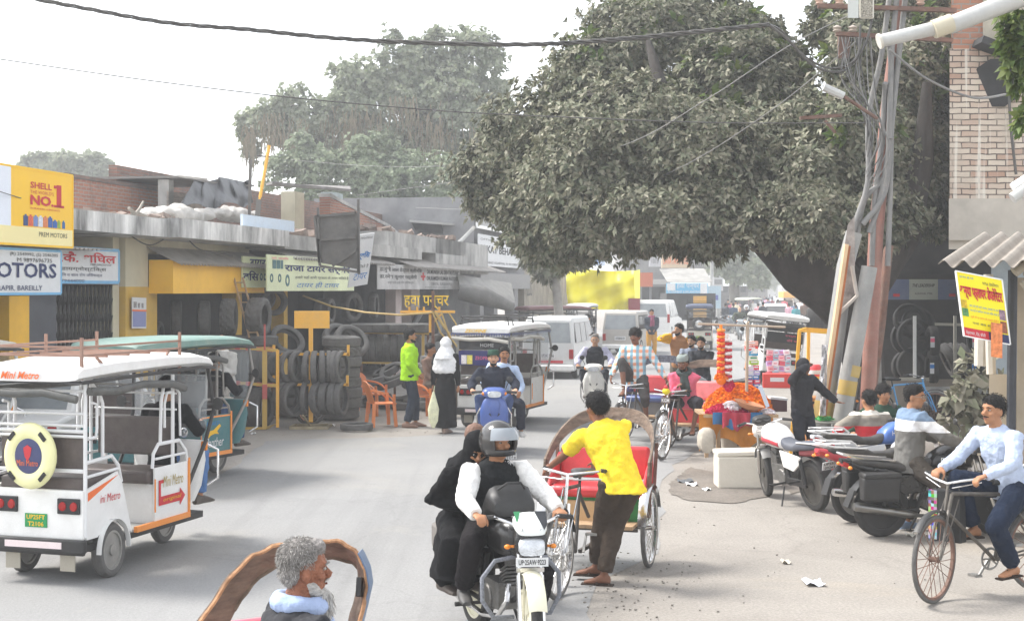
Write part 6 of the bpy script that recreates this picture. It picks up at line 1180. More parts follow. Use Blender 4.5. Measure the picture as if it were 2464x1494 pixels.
    if scarf and hairk not in('hijab','burqa'):
        q=MB(); q.torus(nk+Zt*.0+Yt*.005,.088,.036,Zt,20,8,1.2); q.tube([nk+Yt*.10-Zt*.02,ch+Yt*.15+Zt*.06,mid+Yt*.15+Xt*.03],[.04,.045,.04],8); q.tube([nk+Yt*.09-Xt*.04-Zt*.02,ch+Yt*.14-Xt*.07,mid+Yt*.14-Xt*.06],[.035,.04,.035],8); remesh(q,'scarf',cloth(scarf),T,.011,1,.016,.045)
    J.update(hc=hc,hX=hX,hF=hF,hU=hU,nk=nk,Zt=Zt,Xt=Xt,Yt=Yt,pel=pel,ch=ch,mid=mid)
    T['_']=0; del T['_']
    return T,J
# common poses
def riding(hz=1.0,hy=.42,hx=.30,seat=.77,lean=13,feet=None,head=(0,0,0),**k):
    d=dict(pel=(0,0,seat),lean=lean,rh=(hx,hy,hz),lh=(-hx,hy,hz),rep=(.8,-.5,-.6),lep=(-.8,-.5,-.6),rf=(.24,.22,.40),lf=(-.24,.22,.40),rkp=(.35,1,.5),lkp=(-.35,1,.5),head=head,rpn=(0,.2,-1),lpn=(0,.2,-1),rcu=.9,lcu=.9,rhd=(-.1,1,-.15),lhd=(.1,1,-.15)); d.update(k); return d
# ================================================================ PLACEMENT: vehicles and people
def rel(T,p): # world point of a local point (th only)
    a=-T.rotation_euler.z; c,s=cos(a),sin(a); return V((T.location.x+p[0]*c+p[1]*s,T.location.y-p[0]*s+p[1]*c,T.location.z+p[2]))
def g3(u,v): p=G(u,v); return (p.x,p.y,0)
MET=paint('eeeeec',.35,.2)
# 1 near white electric rickshaw
E1=erick('white electric rickshaw with a round blue and cream spare cover and rusty roof rack',(-3.91,12.4,0),17,MET,MET,spare=(paint('f2efb4',.5,.08),paint('283468',.45,.08),'Mini Metro'),side_text=[('Mini Metro',.98,.66,.42,.10,mat('gold_ink',C('a89030'),.5,0,.5,30,0)),('original',.98,.52,.38,.045,inkY),('ini Metro',-.22,.66,.36,.07,inkR)],roofrack=paint('946a58',.7,.25),plt=('UP25FT','T2106'),roof_text=('Mini Metro',inkO))
E1.scale=(.9,.85,1.01)
q=MB(); hw=.49; q.prism([(.92,.50),(1.34,.50),(1.34,.46),(1.45,.54),(1.34,.62),(1.34,.58),(.92,.58)],(hw+.019,0,0),(0,1,0),(0,0,1),.003); q.prism([(.90,.50),(.94,.50),(.94,.70),(1.0,.70),(1.0,.73),(.90,.73)],(hw+.0185,0,0),(0,1,0),(0,0,1),.003); q.build('arrow_emblem',inkR,E1,0)
q=MB(); q.prism([(-.43,.70),(-.43,.77),(.10,.87)],(hw+.021,0,0),(0,1,0),(0,0,1),.003); q.build('stripe_decal',inkO,E1,0)
person('driver in a black shirt seated inside the near white electric rickshaw',rel(E1,(0,1.62,0)),19.7,dict(pel=(0,0,.84),lean=4,rh=(.24,.30,1.16),lh=(-.22,.34,1.12),rf=(.16,.40,.42),lf=(-.16,.4,.42),head=(-10,0,0)),('shirt','18181a'),('trousers','5878a8'),vox=.02,lod=0)
# 2 teal one behind it
TEAL=paint('1e6a70',.5,.15)
E2=erick('teal electric rickshaw lettered Panther with orange trim behind the white one',(-4.76,17.75,0),25,TEAL,paint('5c8c84',.6,.35),rail=paint('7a7672',.5,.3),detail=1,side_text=[('Panther',.93,.44,.42,.12,inkW),('BHARTI',.95,.72,.3,.05,inkB)],spare=None)
q=MB(); q.prism([(0,0),(.06,.05),(.16,.06),(.30,.13),(.33,.10),(.24,.04),(.28,0),(.18,.01),(.08,-.01),(.04,-.04)],(.514,.95,.60),(0,1,0),(0,0,1),.003); q.build('panther_emblem',inkY,E2,0)
q=MB(); q.hexa([(.508,y,z) if x else (.514,y,z) for z in(.345,.365) for x in(1,0) for y in(.84,1.54)]); q.hexa([(.508,y,z) if x else (.514,y,z) for z in(.82,.84) for x in(1,0) for y in(.84,1.54)]); q.build('panel_border',paint('f09030',.5,.1),E2,0)
E2.scale=(.95,.9,1)
person('driver of the teal electric rickshaw in a dark shirt',rel(E2,(0,1.62,0)),25,dict(pel=(0,0,.84),lean=4,rh=(.24,.30,1.16),lh=(-.22,.34,1.12),rf=(.16,.40,.42),lf=(-.16,.4,.42)),('shirt','202024'),('trousers','46587a'),vox=.02,lod=0)
# white car and rails behind at the frame edge
car('white hatchback roof showing behind the near electric rickshaw','',0,MET) if 0 else None
E3=erick('another electric rickshaw with pale roof rails at the frame edge',(-7.6,16.6,0),20,paint('d8d8d8',.4,.15),paint('e8e4d8',.5,.2),rail=paint('e0e0dc',.5,.2),detail=0,roofrack=paint('e8e0c8',.5,.2))
car('white car parked in front of the folding gate shop',(-6.55,18.3,0),15,MET,3.6,1.55,1.5,'hatch',name='parked_car',cat='car')
# 3 central electric rickshaw with advert board
NAVY=mat('advert_navy',C('30306c'),.4,0,.3,6,0)
E4=erick('white electric rickshaw with a navy advert board and frilled roof behind the blue scooter',(-.36,25.6,0),18,paint('e8e8e4',.45,.2),MET,detail=1,rail=STL,fringe=paint('3c4878',.6,.1),board_=(NAVY,[('ZEOPINE',-.15,1.24,.3,.06,inkP),('HOME',-.05,1.47,.25,.06,inkW),('SPEED',.12,1.33,.25,.05,inkY)]),roofrack=None,roof_text=('ZEOFINE',inkY))
q=MB()
for yy in(-.3,.9): q.tube([(-.5,yy,1.84),(-.48,yy,1.95),(.48,yy,1.95),(.5,yy,1.84)],.015,6)
for yy in(-.4,1.1): q.tube([(-.45,yy,1.84),(-.42,yy,2.0),(.42,yy,2.0),(.45,yy,1.84)],.015,6)
q.tube([(-.45,-.4,2.0),(-.45,1.1,2.0)],.012,6);q.tube([(.45,-.4,2.0),(.45,1.1,2.0)],.012,6); q.build('roof_carrier',BLK,E4)
for (dx,cc) in((-.36,'f0e8e8'),(-.25,'f0e070')):
    q=MB(); q.hexa([(x,-.504+d,z) for z in(1.16,1.32) for d in(0,-.004) for x in(dx-.05,dx+.05)]); q.build('figure_print',mat('print_'+cc,C(cc),.5,0,.25,30,0),E4,0)
# white tilted electric rickshaw near the yellow rack
E5=erick('tilted white electric rickshaw with black and pink board beside the medicine boxes',(6.75,36.2,0),-2,MET,MET,detail=1,rail=paint('e8e8e8',.5,.15),roll=6,board_=(INK,[('रास्ता दो',.0,1.29,.4,.07,inkP),('धीरे चलो',.05,1.18,.36,.06,inkP)]))
# black one with chrome spare, far
E6=erick('dark blue roofed electric rickshaw with a shiny spare wheel cover in the traffic',(7.7,58,0),8,paint('c8c4b4',.5,.25),paint('283c60',.5,.2),rail=BLK,detail=1,spare=(BLK,CHR,''),plt=('UP25',' T11'),roofrack=BLK)
E7=erick('white topped electric rickshaw facing the road beside the yellow tarpaulin',(3.1,61,0),190,paint('404858',.5,.2),MET,rail=BLK,detail=0)
E8=erick('dark maroon electric rickshaw parked against the tan wall',(.9,52,0),60,paint('5a2830',.5,.2),paint('6a2c34',.5,.2),rail=BLK,detail=0)
E9=erick('pale canopied electric rickshaw far off by the dark shops',(16.5,100,0),30,paint('606060',.5,.2),paint('d8dcc8',.5,.2),rail=BLK,detail=0)
# vans and cars
SILV=paint('aeaaa4',.3,.2)
car('white mini van with a red stripe parked behind the advert rickshaw',(1.0,39.2,0),14,paint('d4d6d6',.3,.2),3.4,1.5,1.72,'van',plt='UP24C 5666',stripe=paint('c02838',.5,.05))
car('silver mini van with its plate towards us in the middle of the road',(4.1,53.5,0),16,SILV,3.3,1.42,1.66,'van',plt='UP25BK8109')
car('white tall sport utility vehicle with red tail lights and clear plate',(6.65,67.5,0),14,MET,4.4,1.85,1.98,'suv',plt='UP25CV 5001',name='sport_utility_vehicle',cat='car')
car('pale car with a slanting rear window between the vans',(6.6,78,0),-4,MET,3.9,1.7,1.55,'hatch',name='parked_car',cat='car')
q=W(1175,790,44); car('grey and white pickup standing sideways behind the cut-out sign',(-.2,43.2,0),258,paint('8a8c8e',.35,.15),4.2,1.7,1.9,'pickup',name='pickup_truck',cat='pickup')
car('white taxi with a yellow top coming up the far street',(22.3,116,0),190,MET,3.9,1.6,1.75,'van',name='taxi_van',cat='van',plt=None)
q=MB(); 
T=thing('taxi_carrier','yellow cargo box on the far white taxi roof','cargo box',(22.3,113.5,1.78)); q.box((0,0,.25),(1.4,2.2,.5)); q.build('box',YEL,T,0,.05)
car('white car among the traffic beyond the tilted electric rickshaw',(18.2,98,0),188,MET,3.9,1.7,1.5,'hatch',name='street_car',cat='car',plt=None)
# ---- near motorcycle, helmet rider
BK=paint('141416',.25,.03)
thM=159; rc_=V((.27-.46,9.39+1.21,0))
cowlW=mat('white_green_cowl',C('e8ece8'),.3,0,.1,3,.02,dust=.05)
M1=motorcycle('black motorcycle with white cowl and plate UP 25AW 9223 coming towards the camera',(rc_.x-.07,rc_.y-.12,0),thM,BK,alloy=paint('d8d4bc',.5,.15),steer=-14,plt='UP·25AW·9223',cowl=cowlW,guard=mat('wound_grey_guard',(.22,.23,.26),.7,0,.4,60,.3),saddle=True,mudg=paint('d8d4bc',.5,.12),tanktext=None,windscreen=False,mirrors=False)
person('motorcyclist in helmet and black varsity jacket with white sleeves holding the handlebar',rel(M1,(0,.28,0)),thM,riding(hz=.98,hy=.56,hx=.31,seat=.76,lean=15,rf=(.27,.18,.40),lf=(-.30,.12,.12),lkp=(-.6,1,.3),head=(-14,-2,0),rt=10,lt=-15),('jacket','1c1e20',cloth('1c1e20'),'e6e4e0'),('trousers','1d1a1c'),vox=.010,helmet=mat('helmet_black',(.02,.02,.022),.12,0,.3,3,0,dust=.08),hairk='none',shoes='26282c',H=1.68)
JT=bpy.data.objects['person.002'] if 'person.002' in bpy.data.objects else None
T=[o for o in bpy.data.objects if o.get('label','').startswith('motorcyclist in helmet')][0]
for s_ in(-1,1):
    pass
S_=Matrix.Translation((0,1.12,0))@Matrix.Rotation(R(-14),4,'Z')@Matrix.Translation((0,-1.12,0)); text('Splendor',S_@V((.075,1.252,.945)),S_.to_3x3()@V((-1,0,0)),(0,-.9,1),.028,.15,INK,M1,shear=.3)
q=MB(S_); q.add([(-.118,1.13,1.072),(-.03,1.13,1.074),(-.09,1.25,.958),(-.118,1.20,.99)],[(0,1,2,3)]); q.build('cowl_decal',paint('20242c',.3,.05),M1,0)
q=MB(S_); q.add([(.118,1.13,1.072),(.07,1.13,1.074),(.10,1.2,.995)],[(2,1,0)]); q.build('cowl_decal',paint('288050',.3,.05),M1,0)
text('HSTR',(-.14,.178,1.30),(1,0,0),(0,0,1),.045,.10,inkW,T,'chest_lettering'); text('M91',(-.12,.182,1.25),(1,0,0),(0,0,1),.04,.07,inkW,T,'chest_lettering')
B=thing('bag','black office bag resting on the tank of the near motorcycle','bag',rel(M1,(0,.66,.93)),thM); q=MB(); q.ylo([(-.13,.02,.15,.07),(0,.10,.17,.11),(.12,.06,.15,.06)],14,3.2); q.build('bag_body',BLK,B,60); q=MB(); q.tube([(-.1,.05,.18),(-.05,.1,.23),(.05,.1,.23),(.1,.05,.18)],.008,6); q.build('strap',BLK,B)
person('woman passenger in a black ruffled burqa riding behind the helmeted motorcyclist',rel(M1,(.09,-.14,0)),thM-16,dict(pel=(0,0,.80),lean=30,side=8,rh=(.16,.26,.96),lh=(-.16,.28,1.1),rf=(.22,.12,.38),lf=(.02,.2,.38),rkp=(.5,1,.2),lkp=(.3,1,.2),head=(20,30,0)),('robe','121214'),('robe','141416'),vox=.014,hairk='burqa',scarf='131315',H=1.66)
person('child with short brown hair seen from behind between the burqa passenger and the blue scooter',rel(M1,(-.20,-.62,-.04)),10,dict(pel=(0,0,.86),lean=2,rf=(.2,.1,.5),lf=(-.2,.1,.5),rh=(.12,.2,1.1),lh=(-.12,.2,1.1)),('shirt','1a1a1e'),('trousers','222226'),hair=mat('hair_brown',C('6e5040'),.7,0,.3,40,.5,60),hairk='curly',H=1.5,vox=.016,lod=0)
# ---- blue scooter, two men
S1=scooter('blue scooter with a broad white front lamp carrying two men',(-.30,22.1,0),178,paint('3c5ca4',.3,.1))
person('man in dark checked jacket and green cap driving the blue scooter',rel(S1,(0,.34,0)),178,riding(hz=.98,hy=.42,hx=.33,seat=.76,lean=4,rf=(.16,.36,.42),lf=(-.16,.36,.42)),('jacket','2a2e3a'),('trousers','46567c'),vox=.014,cap='2c4a3c',beard='full',hairk='short',skin=SKINL,H=1.70)
person('man in pale blue shirt with a moustache riding pillion on the blue scooter',rel(S1,(-.10,-.12,0)),178,dict(pel=(0,0,.82),lean=8,side=-8,rh=(.2,.3,.98),lh=(-.32,.3,.9),rf=(.28,.28,.34),lf=(-.34,.30,.30),rkp=(.5,1,.3),lkp=(-.6,1,.3),head=(-6,0,0)),('shirt','b4c6e0'),('trousers','282c3a'),vox=.014,beard='moustache',hairk='short',shoes='c8c8c4',H=1.68)
# ---- white scooter
p=G(1424,1003); S2=scooter('white scooter with a black front tyre ridden by a grey haired man',(p.x+.15,p.y+1.15,0),186,paint('eceae4',.3,.06),plt=None)
person('grey haired man in dark sleeveless jacket over pale shirt on the white scooter',rel(S2,(0,.30,0)),186,riding(hz=.98,hy=.42,hx=.33,seat=.78,lean=6,rf=(.16,.36,.42),lf=(-.16,.36,.42)),('vest','23262e',cloth('23262e'),'c4c4dc'),('trousers','3a3c44'),vox=.014,glasses=True,hairk='grey',skin=SKINL,H=1.72)
# ---- yellow shirt man and near rickshaw
OLDW=mat('old_wood',(.17,.12,.085),.85,0,.55,7,.7,25,streak=.3,dust=.1); REDV=mat('red_vinyl',(.62,.03,.04),.35,0,.15,6,.25,12,dust=.05)
thR=196; K1=cycle_rickshaw('cycle rickshaw with glossy red seat and old wooden hoop, nearest behind the motorcycle',(.797,12.86,0),thR,OLDW,REDV,paint('289048',.5,.1),steer=-6)
q=MB(); q.box((0,.20,.50),(.60,.05,.20)); q.build('plywood_panel',mat('plywood',(.5,.33,.17),.7,0,.2,3,.1,streak=3),K1,0)
p=G(1462,1412)
person('man in a yellow polo shirt leaning at the red seated rickshaw, back to us',(p.x-.02,p.y+.05,0),-16,dict(pel=(.10,-.14,.88),lean=30,side=-12,pyaw=-8,rh=(.10,.50,.92),lh=(-.34,.52,.92),rep=(.2,-.2,-1),lep=(-.5,-.2,-1),rf=(.0,.02,.09),lf=(.0,.22,.13),lkp=(.1,1,0),head=(-20,6,0),rt=-60,lt=-60),('tee','f2d438'),('trousers','463c34'),vox=.012,hairk='curly',skin=SKIND,shoes='sandal',H=1.72)
# ---- two rickshaws behind
p=G(1494,1079); fw=V((sin(R(205)),cos(R(205)),0))
K2=cycle_rickshaw('cycle rickshaw with a blue and red seat under the man in the checked shirt',(p.x-1.5*fw.x,p.y-1.5*fw.y,0),205,mat('painted_hoop',(.12,.13,.16),.7,0,.9,30,.2),mat('blue_vinyl',C('35508c'),.4,0,.2,6,.2,dust=.1),paint('5a6068',.6,.2),seat2=REDV)
CHK=bpy.data.materials.new('checked_cloth'); CHK.use_nodes=True; n_=CHK.node_tree; b_=n_.nodes['Principled BSDF']; b_.inputs['Roughness'].default_value=.9
tc_=n_.nodes.new('ShaderNodeTexCoord')
def wv(ax,sc,col,prev):
    w_=n_.nodes.new('ShaderNodeTexWave'); w_.bands_direction=ax; w_.inputs['Scale'].default_value=sc; n_.links.new(tc_.outputs['Object'],w_.inputs['Vector']); r_=n_.nodes.new('ShaderNodeValToRGB'); r_.color_ramp.elements[0].position=.5; r_.color_ramp.elements[1].position=.56; r_.color_ramp.elements[1].color=(.75,.75,.75,1); n_.links.new(w_.outputs[0],r_.inputs[0]); m_=n_.nodes.new('ShaderNodeMixRGB'); n_.links.new(r_.outputs[0],m_.inputs[0])
    if isinstance(prev,tuple): m_.inputs[1].default_value=(*prev,1)
    else: n_.links.new(prev,m_.inputs[1])
    m_.inputs[2].default_value=(*col,1); return m_.outputs[0]
o_=wv('Z',3.1,C('e88a4a'),C('e6e2da')); o_=wv('X',3.3,C('58b0cc'),o_); n_.links.new(o_,b_.inputs['Base Color'])
person('rickshaw puller in a blue and orange checked shirt sitting high with one knee up',rel(K2,(0,.80,0)),195,dict(pel=(0,0,1.02),lean=6,rh=(.36,.44,1.0),lh=(-.50,.12,1.02),rf=(.12,.40,.88),rkp=(.2,.5,1),lf=(-.2,.20,.36),lkp=(-.2,1,.4),head=(8,4,0),rhd=(0,.6,-1)),('shirt','b8b4a8',CHK),('rolled','4c4a48'),vox=.013,hairk='curly',skin=SKIND,shoes='sandal',beard='moustache',H=1.74)
p=G(1585,1106); K3=cycle_rickshaw('cycle rickshaw with a pale hoop and KGM plate under the man in pink',(p.x-1.5*fw.x+.10,p.y-1.5*fw.y,0),207,OLDW,mat('pink_vinyl',C('d87878'),.4,0,.3,6,.2,dust=.1),REDV)
plate(K3,(0,1.36,.86),(-1,0,0),(0,0,1),.14,.09,'KGM',paint('6a5a54',.7,.1),inkW); q=MB(); q.ell((0,1.34,.99),(.06,.05,.05),10,8); q.build('flower',paint('e8d020',.6,0),K3); q=MB(); q.ell((0,1.345,1.05),(.035,.03,.03),8,6); q.build('flower_bud',inkR,K3)
person('rickshaw puller in a pink shirt with grey headband and dark scarf leaning on his knees',rel(K3,(0,.42,0)),200,dict(pel=(0,0,.76),lean=26,rh=(.05,.44,1.02),lh=(.16,.40,.92),rf=(.12,.42,.40),lf=(-.16,.34,.40),rkp=(.4,1,.5),lkp=(-.5,1,.5),head=(5,12,0)),('shirt','e87088'),('rolled','35343a'),vox=.013,cap='8c9490',scarf='46504e',skin=SKIND,shoes='sandal',beard='full',hairk='short',H=1.7)
# men behind the rickshaws
p=W(1635,785,29.5); person('man in yellow shirt and tan quilted waistcoat talking on a phone',(p.x,29.5,0),195,dict(rh=(.14,.14,1.50),lh=(-.24,.06,.9),rep=(1,-.1,-.6),head=(35,0,0),rhd=(-.3,.1,.9),rcu=1.2),('vest','b8845c',cloth('b8845c'),'f0b028'),('trousers','6a6258'),vox=.014,beard='full',skin=SKINL,H=1.74)
for (u,v,y,lb,c,yaw) in((1668,816,28.6,'young man with black hair half hidden behind the folded arms man','8890a0',20),(1688,826,27.6,'bearded man in dark jacket leaning with folded arms behind the pink rickshaw','3a3c42',5)):
    p=W(u,v,y); person(lb,(p.x,y,0),190+yaw,dict(pel=(0,0,.80),lean=8,rh=(-.08,.26,1.12),lh=(.10,.28,1.08),rep=(1,.1,-.3),lep=(-1,.1,-.3),rf=(.15,.45,.3),lf=(-.15,.45,.3)),('jacket',c),('trousers','30343c'),vox=.016,beard='full',skin=SKINL,H=1.66)
M9=motorcycle('silver motorcycle parked crossways behind the pink seated rickshaw',(4.05,26.2,0),250,paint('b8bcc0',.3,.1),lod=0,plt='UP25')
# flower stall boy etc. come in props
p=W(1930,870,19.4); person('boy in dark hooded top raising one arm to his head beside the stall',(p.x,19.4,0),150,dict(pel=(0,0,.93),lean=4,side=4,rh=(.02,.14,1.62),rep=(.7,1,.4),lh=(-.55,.22,1.02),lep=(-.6,-1,-.3),lhd=(-1,.2,-.2),lpn=(0,.1,1),lcu=.1,rf=(.12,0,.09),lf=(-.1,.1,.09),head=(-20,10,0)),('jacket','2c2c30'),('trousers','24262e'),vox=.014,hairk='hood',H=1.52,skin=SKIND)
def striped(key,cols,z0,z1,ax=2):
    m=bpy.data.materials.new(key); m.use_nodes=True; n=m.node_tree; b=n.nodes['Principled BSDF']; b.inputs['Roughness'].default_value=.9; tc=n.nodes.new('ShaderNodeTexCoord'); sp=n.nodes.new('ShaderNodeSeparateXYZ'); n.links.new(tc.outputs['Object'],sp.inputs[0]); mr=n.nodes.new('ShaderNodeMapRange'); mr.inputs[1].default_value=z0; mr.inputs[2].default_value=z1; n.links.new(sp.outputs[ax],mr.inputs[0]); r=n.nodes.new('ShaderNodeValToRGB'); r.color_ramp.interpolation='CONSTANT'
    for i in range(len(cols)-2): r.color_ramp.elements.new(.5)
    for i,(p_,c) in enumerate(cols): r.color_ramp.elements[i].position=p_; r.color_ramp.elements[i].color=(*C(c),1)
    n.links.new(mr.outputs[0],r.inputs[0]); n.links.new(r.outputs[0],b.inputs['Base Color']); return m
SWT=striped('striped_sweater',[(0,'e4ddd0'),(.30,'e4ddd0'),(.54,'d42a34'),(.76,'8c8478'),(.96,'e4ddd0')],.28,.95)
p=W(2098,930,17.6); person('man in a red, white and grey striped sweater sitting with his back to the road',(p.x,17.6,0),-12,dict(pel=(0,0,.42),lean=6,rh=(.28,.30,.58),lh=(-.42,.16,.56),lep=(-1,-.3,-.3),rf=(.2,.5,.1),lf=(-.2,.5,.1),head=(-10,4,0)),('jacket','d02830',SWT),('trousers','3a3a40'),vox=.013,hairk='short',H=1.72)
p=W(2122,928,18.3); person('dark haired person in a green sweater sitting beyond the striped sweater',(p.x,18.3,0),170,dict(pel=(0,0,.46),lean=4,rh=(.5,.2,.66),lh=(-.3,.2,.6),rf=(.2,.5,.3),lf=(-.2,.5,.3)),('jacket','2c4436'),('trousers','2a2a30'),vox=.016,hairk='curly',H=1.7)
# ---- parked bikes on the right
p=G(1965,1228); RW_=paint('c03040',.35,.1)
M2=motorcycle('red and white motorcycle with plate UP25D 09262 parked beside the white box',(p.x,p.y,0),-19,paint('e8e4e0',.35,.08),lean=-7,tailm=paint('8a2430',.35,.1),rplt=('UP25D','09262'),cowl=BLK,seatm=paint('3c4454',.6,.15),tanktext=None,exm=ENG,mudg=paint('808080',.5,.2),mirrors=False,steer=-18)
q=MB(); q.tube([(.12,-.1,.84),(.15,-.3,.80),(.14,-.34,.6),(.12,-.26,.5),(.13,-.15,.55)],.012,6); q.tube([(.13,-.1,.6),(.13,-.1,.42)],.03,8); q.build('red_shock_absorber',paint('d03040',.4,.05),M2)
q=MB(); q.ylo([(.55,.76,.135,.05),(.70,.79,.162,.06),(.90,.80,.155,.06)],16,2.6); q.build('tank_band',RW_,M2,60)
M3=motorcycle('black motorcycle with a big side box ridden by the man in glasses',(3.73,14.3,0),81,BK,pannier=True,lean=2,alloy=BLK,mudg=BLK,plt=None,windscreen=True,exm=mat('dark_chrome',(.2,.2,.2),.3,.9,.2,6,0,dust=.3),tanktext='Passion')
JK=striped('panelled_jacket',[(0,'6a6864'),(.42,'6a6864'),(.44,'6a6864'),(.60,'e8e8ea'),(.76,'6c8098')],.66,1.36)
person('man in glasses and a blue, white and grey jacket astride the black motorcycle',rel(M3,(0,.30,0)),81,riding(hz=.95,hy=.46,hx=.31,seat=.75,lean=4,rf=(.34,.16,.09),lf=(-.30,.12,.10),rkp=(.6,1,.4),head=(45,6,0)),('jacket','6a7c90',JK),('trousers','4c4640'),vox=.011,glasses=True,shoes='7088a8',H=1.68)
M4=motorcycle('white tailed motorcycle with a pale rear grab bar parked behind the black one',(3.45+.25,15.15,0),74,paint('d8d4d4',.35,.1),lean=-6,tailm=paint('c83848',.35,.08),rack='white',mirrors=False,alloy=STL)
M5=motorcycle('white motorcycle with a blue tank panel parked with its rack towards the poles',(3.95,16.6,0),70,paint('d0d2d6',.35,.1),lean=-6,tankm=paint('3c68b4',.35,.08),rack='white',tanktext='HONDA',mirrors=True)
M6=motorcycle('dark motorcycle with round mirrors crowded behind the cyclist',(6.6,15.3,0),250,paint('24262a',.35,.1),lean=-5,lod=0)
M7=motorcycle('black motorcycle parked beyond the cyclist by the hut wall',(5.2,13.6,0),35,paint('2a2a2e',.35,.1),lean=-5,lod=0)
M8=motorcycle('red motorcycle standing behind the flower stall loaded with a carton',(5.15,22.3,0),205,paint('8c2028',.35,.1),lean=-5)
# ---- cyclist
CB=thing  # keep name short
Bk=bicycle('old black roadster bicycle leaving the frame with a patterned bag on its bars',(3.33-1.12*sin(R(248)),11.29-1.12*cos(R(248)),0),248,mat('bike_black',(.03,.025,.022),.5,.2,.3,10,.1,dust=.3),steer=24)
person('moustached man in a pale blue shirt and navy trousers riding the bicycle',rel(Bk,(0,.30,0)),243,dict(pel=(0,0,.86),lean=18,rh=(.24,.52,1.03),lh=(-.26,.54,1.03),rep=(.8,-.5,-.6),lep=(-.8,-.5,-.6),rf=(.12,.28,.55),lf=(-.13,.10,.26),rkp=(.2,1,.4),lkp=(-.2,1,.4),head=(-2,0,0),rpn=(0,.3,-1),lpn=(0,.3,-1),rcu=.9,lcu=.9),('shirt','b6c2d8'),('trousers','1c2638'),vox=.010,beard='moustache',shoes='sandal',skin=SKIN,H=1.70)
T=thing('shopping_bag','black and multicoloured patterned shopping bag hanging from the bicycle bars','bag',rel(Bk,(.16,.80,.62)),225)
q=MB(); q.hexa([(x*(1 if z<.1 else .9),y,z) for z in(-.18,.24) for y in(-.05,.05) for x in(-.14,.14)]); q.build('bag_body',mat('bag_black',(.02,.02,.02),.5,0,.3,8,.4,10),T,0,.01)
PAT=bpy.data.materials.new('patchwork_print'); PAT.use_nodes=True; n_=PAT.node_tree; v_=n_.nodes.new('ShaderNodeTexVoronoi'); v_.inputs['Scale'].default_value=38; v_.distance='CHEBYCHEV'; v_.inputs['Randomness'].default_value=.3; tc_=n_.nodes.new('ShaderNodeTexCoord'); n_.links.new(tc_.outputs['Object'],v_.inputs['Vector']); h_=n_.nodes.new('ShaderNodeHueSaturation'); h_.inputs['Saturation'].default_value=1.15; h_.inputs['Value'].default_value=.6; n_.links.new(v_.outputs['Color'],h_.inputs['Color']); n_.links.new(h_.outputs[0],n_.nodes['Principled BSDF'].inputs['Base Color'])
q=MB(); q.hexa([(x,y,z) for z in(-.17,.23) for y in(-.056,.056) for x in(.07,.145)]); q.build('patchwork_side',PAT,T,0)
text('हीरो',(-.12,-.052,.05),(1,0,0),(0,0,1),.06,.15,mat('lime_ink',C('c0e020'),.6,0,.1,5,0),T); text('DETO',(-.12,-.052,.15),(1,0,0),(0,0,1),.04,.13,inkY,T)
q=MB(); q.tube([(-.1,0,.24),(-.06,0,.36),(.06,0,.36),(.1,0,.24)],.008,6); q.build('handle',mat('bag_black',(0,0,0)),T)
# ---- old man and his rickshaw hoop, closest
SK2=mat('skin_weathered',C('96624a'),.5,0,.3,26,.9,55,spec=.35)
yo=5.3; p=W(745,1290,yo)
OM,J=person('old man with grey hair, white beard and blue scarf, closest to us',(p.x-.11,yo,0),64,dict(pel=(0,0,.90),lean=8,rh=(.25,.42,.98),lh=(-.25,.42,.98),rf=(.15,.3,.4),lf=(-.15,.3,.3),rkp=(.3,1,.3),lkp=(-.3,1,.3),head=(8,2,0),rcu=.9,lcu=.9),('jacket','c83038',striped('old_sweater',[(0,'d8d0c4'),(.50,'c02c34'),(.60,'d8d0c4'),(.78,'26262a')],.88,1.44)),('trousers','4a4640'),skin=SK2,hair=HAIRG,hairk='grey',beard='long',scarf='a4b4d4',shoes='sandal',vox=.0075,H=1.56)
K0=cycle_rickshaw('old cycle rickshaw with a weathered blue backed wooden hoop around the old man',(W(600,1300,6.0).x,5.95,0),150,OLDW,mat('pink_seat',C('c84860'),.4,0,.2,6,.2,dust=.15),paint('405878',.6,.2),full=False)
K0.rotation_euler=(0,0,-R(150)); bpy.context.view_layer.update(); Ki=K0.matrix_world.inverted()
to=[(462,1525),(520,1440),(560,1380),(610,1335),(660,1312),(720,1304),(790,1299),(840,1303),(875,1330),(893,1370),(899,1410),(888,1460),(872,1525)]; to=[(u-(14 if u>820 else 0),v+3) for u,v in to]; ti=[(535,1525),(575,1455),(610,1405),(650,1372),(690,1354),(740,1346),(800,1345),(845,1352),(868,1374),(869,1402),(862,1440),(850,1480),(840,1525)]
def smp(L,a): x=a*(len(L)-1); i=min(int(x),len(L)-2); f=x-i; return (L[i][0]*(1-f)+L[i+1][0]*f,L[i][1]*(1-f)+L[i+1][1]*f)
def hp(a,b): y_=5.75+.35*sin(PI*a)*.3; A=W(*smp(to,a),y_); B=W(*smp(ti,a),y_+.12); return Ki@(A.lerp(B,b)+V((0,0,.004*sin(a*60+b*9))))
q=MB(); q.grid(hp,60,6,-.022); q.build('hood_hoop',OLDW,K0,40); q=MB(); q.grid(lambda a,b:Ki@(W(*smp(to,.66+a*.34),5.75)+V((.004+.006*b,.03+.10*b,-.004))),16,2,.006); q.build('blue_backing',paint('4a6a90',.6,.3),K0,40)
q=MB(); q.tube([hp(x/40,0)+V((0,0,.004)) for x in range(41)],.009,6); q.build('raw_edge',mat('raw_edge_wood',(.5,.27,.14),.85,0,.5,14,.5),K0); q=MB(); q.tube([hp(x/30,.95)+V((0,0,0)) for x in range(2,29)],.008,6); q.build('rim_wire',OLDW,K0); q=MB(); q.bar(hp(.80,.0)+V((.03,0,.02)),hp(.87,.0)+V((.03,0,.0)),.02,.05); q.build('hoop_clip',BLK,K0,0)
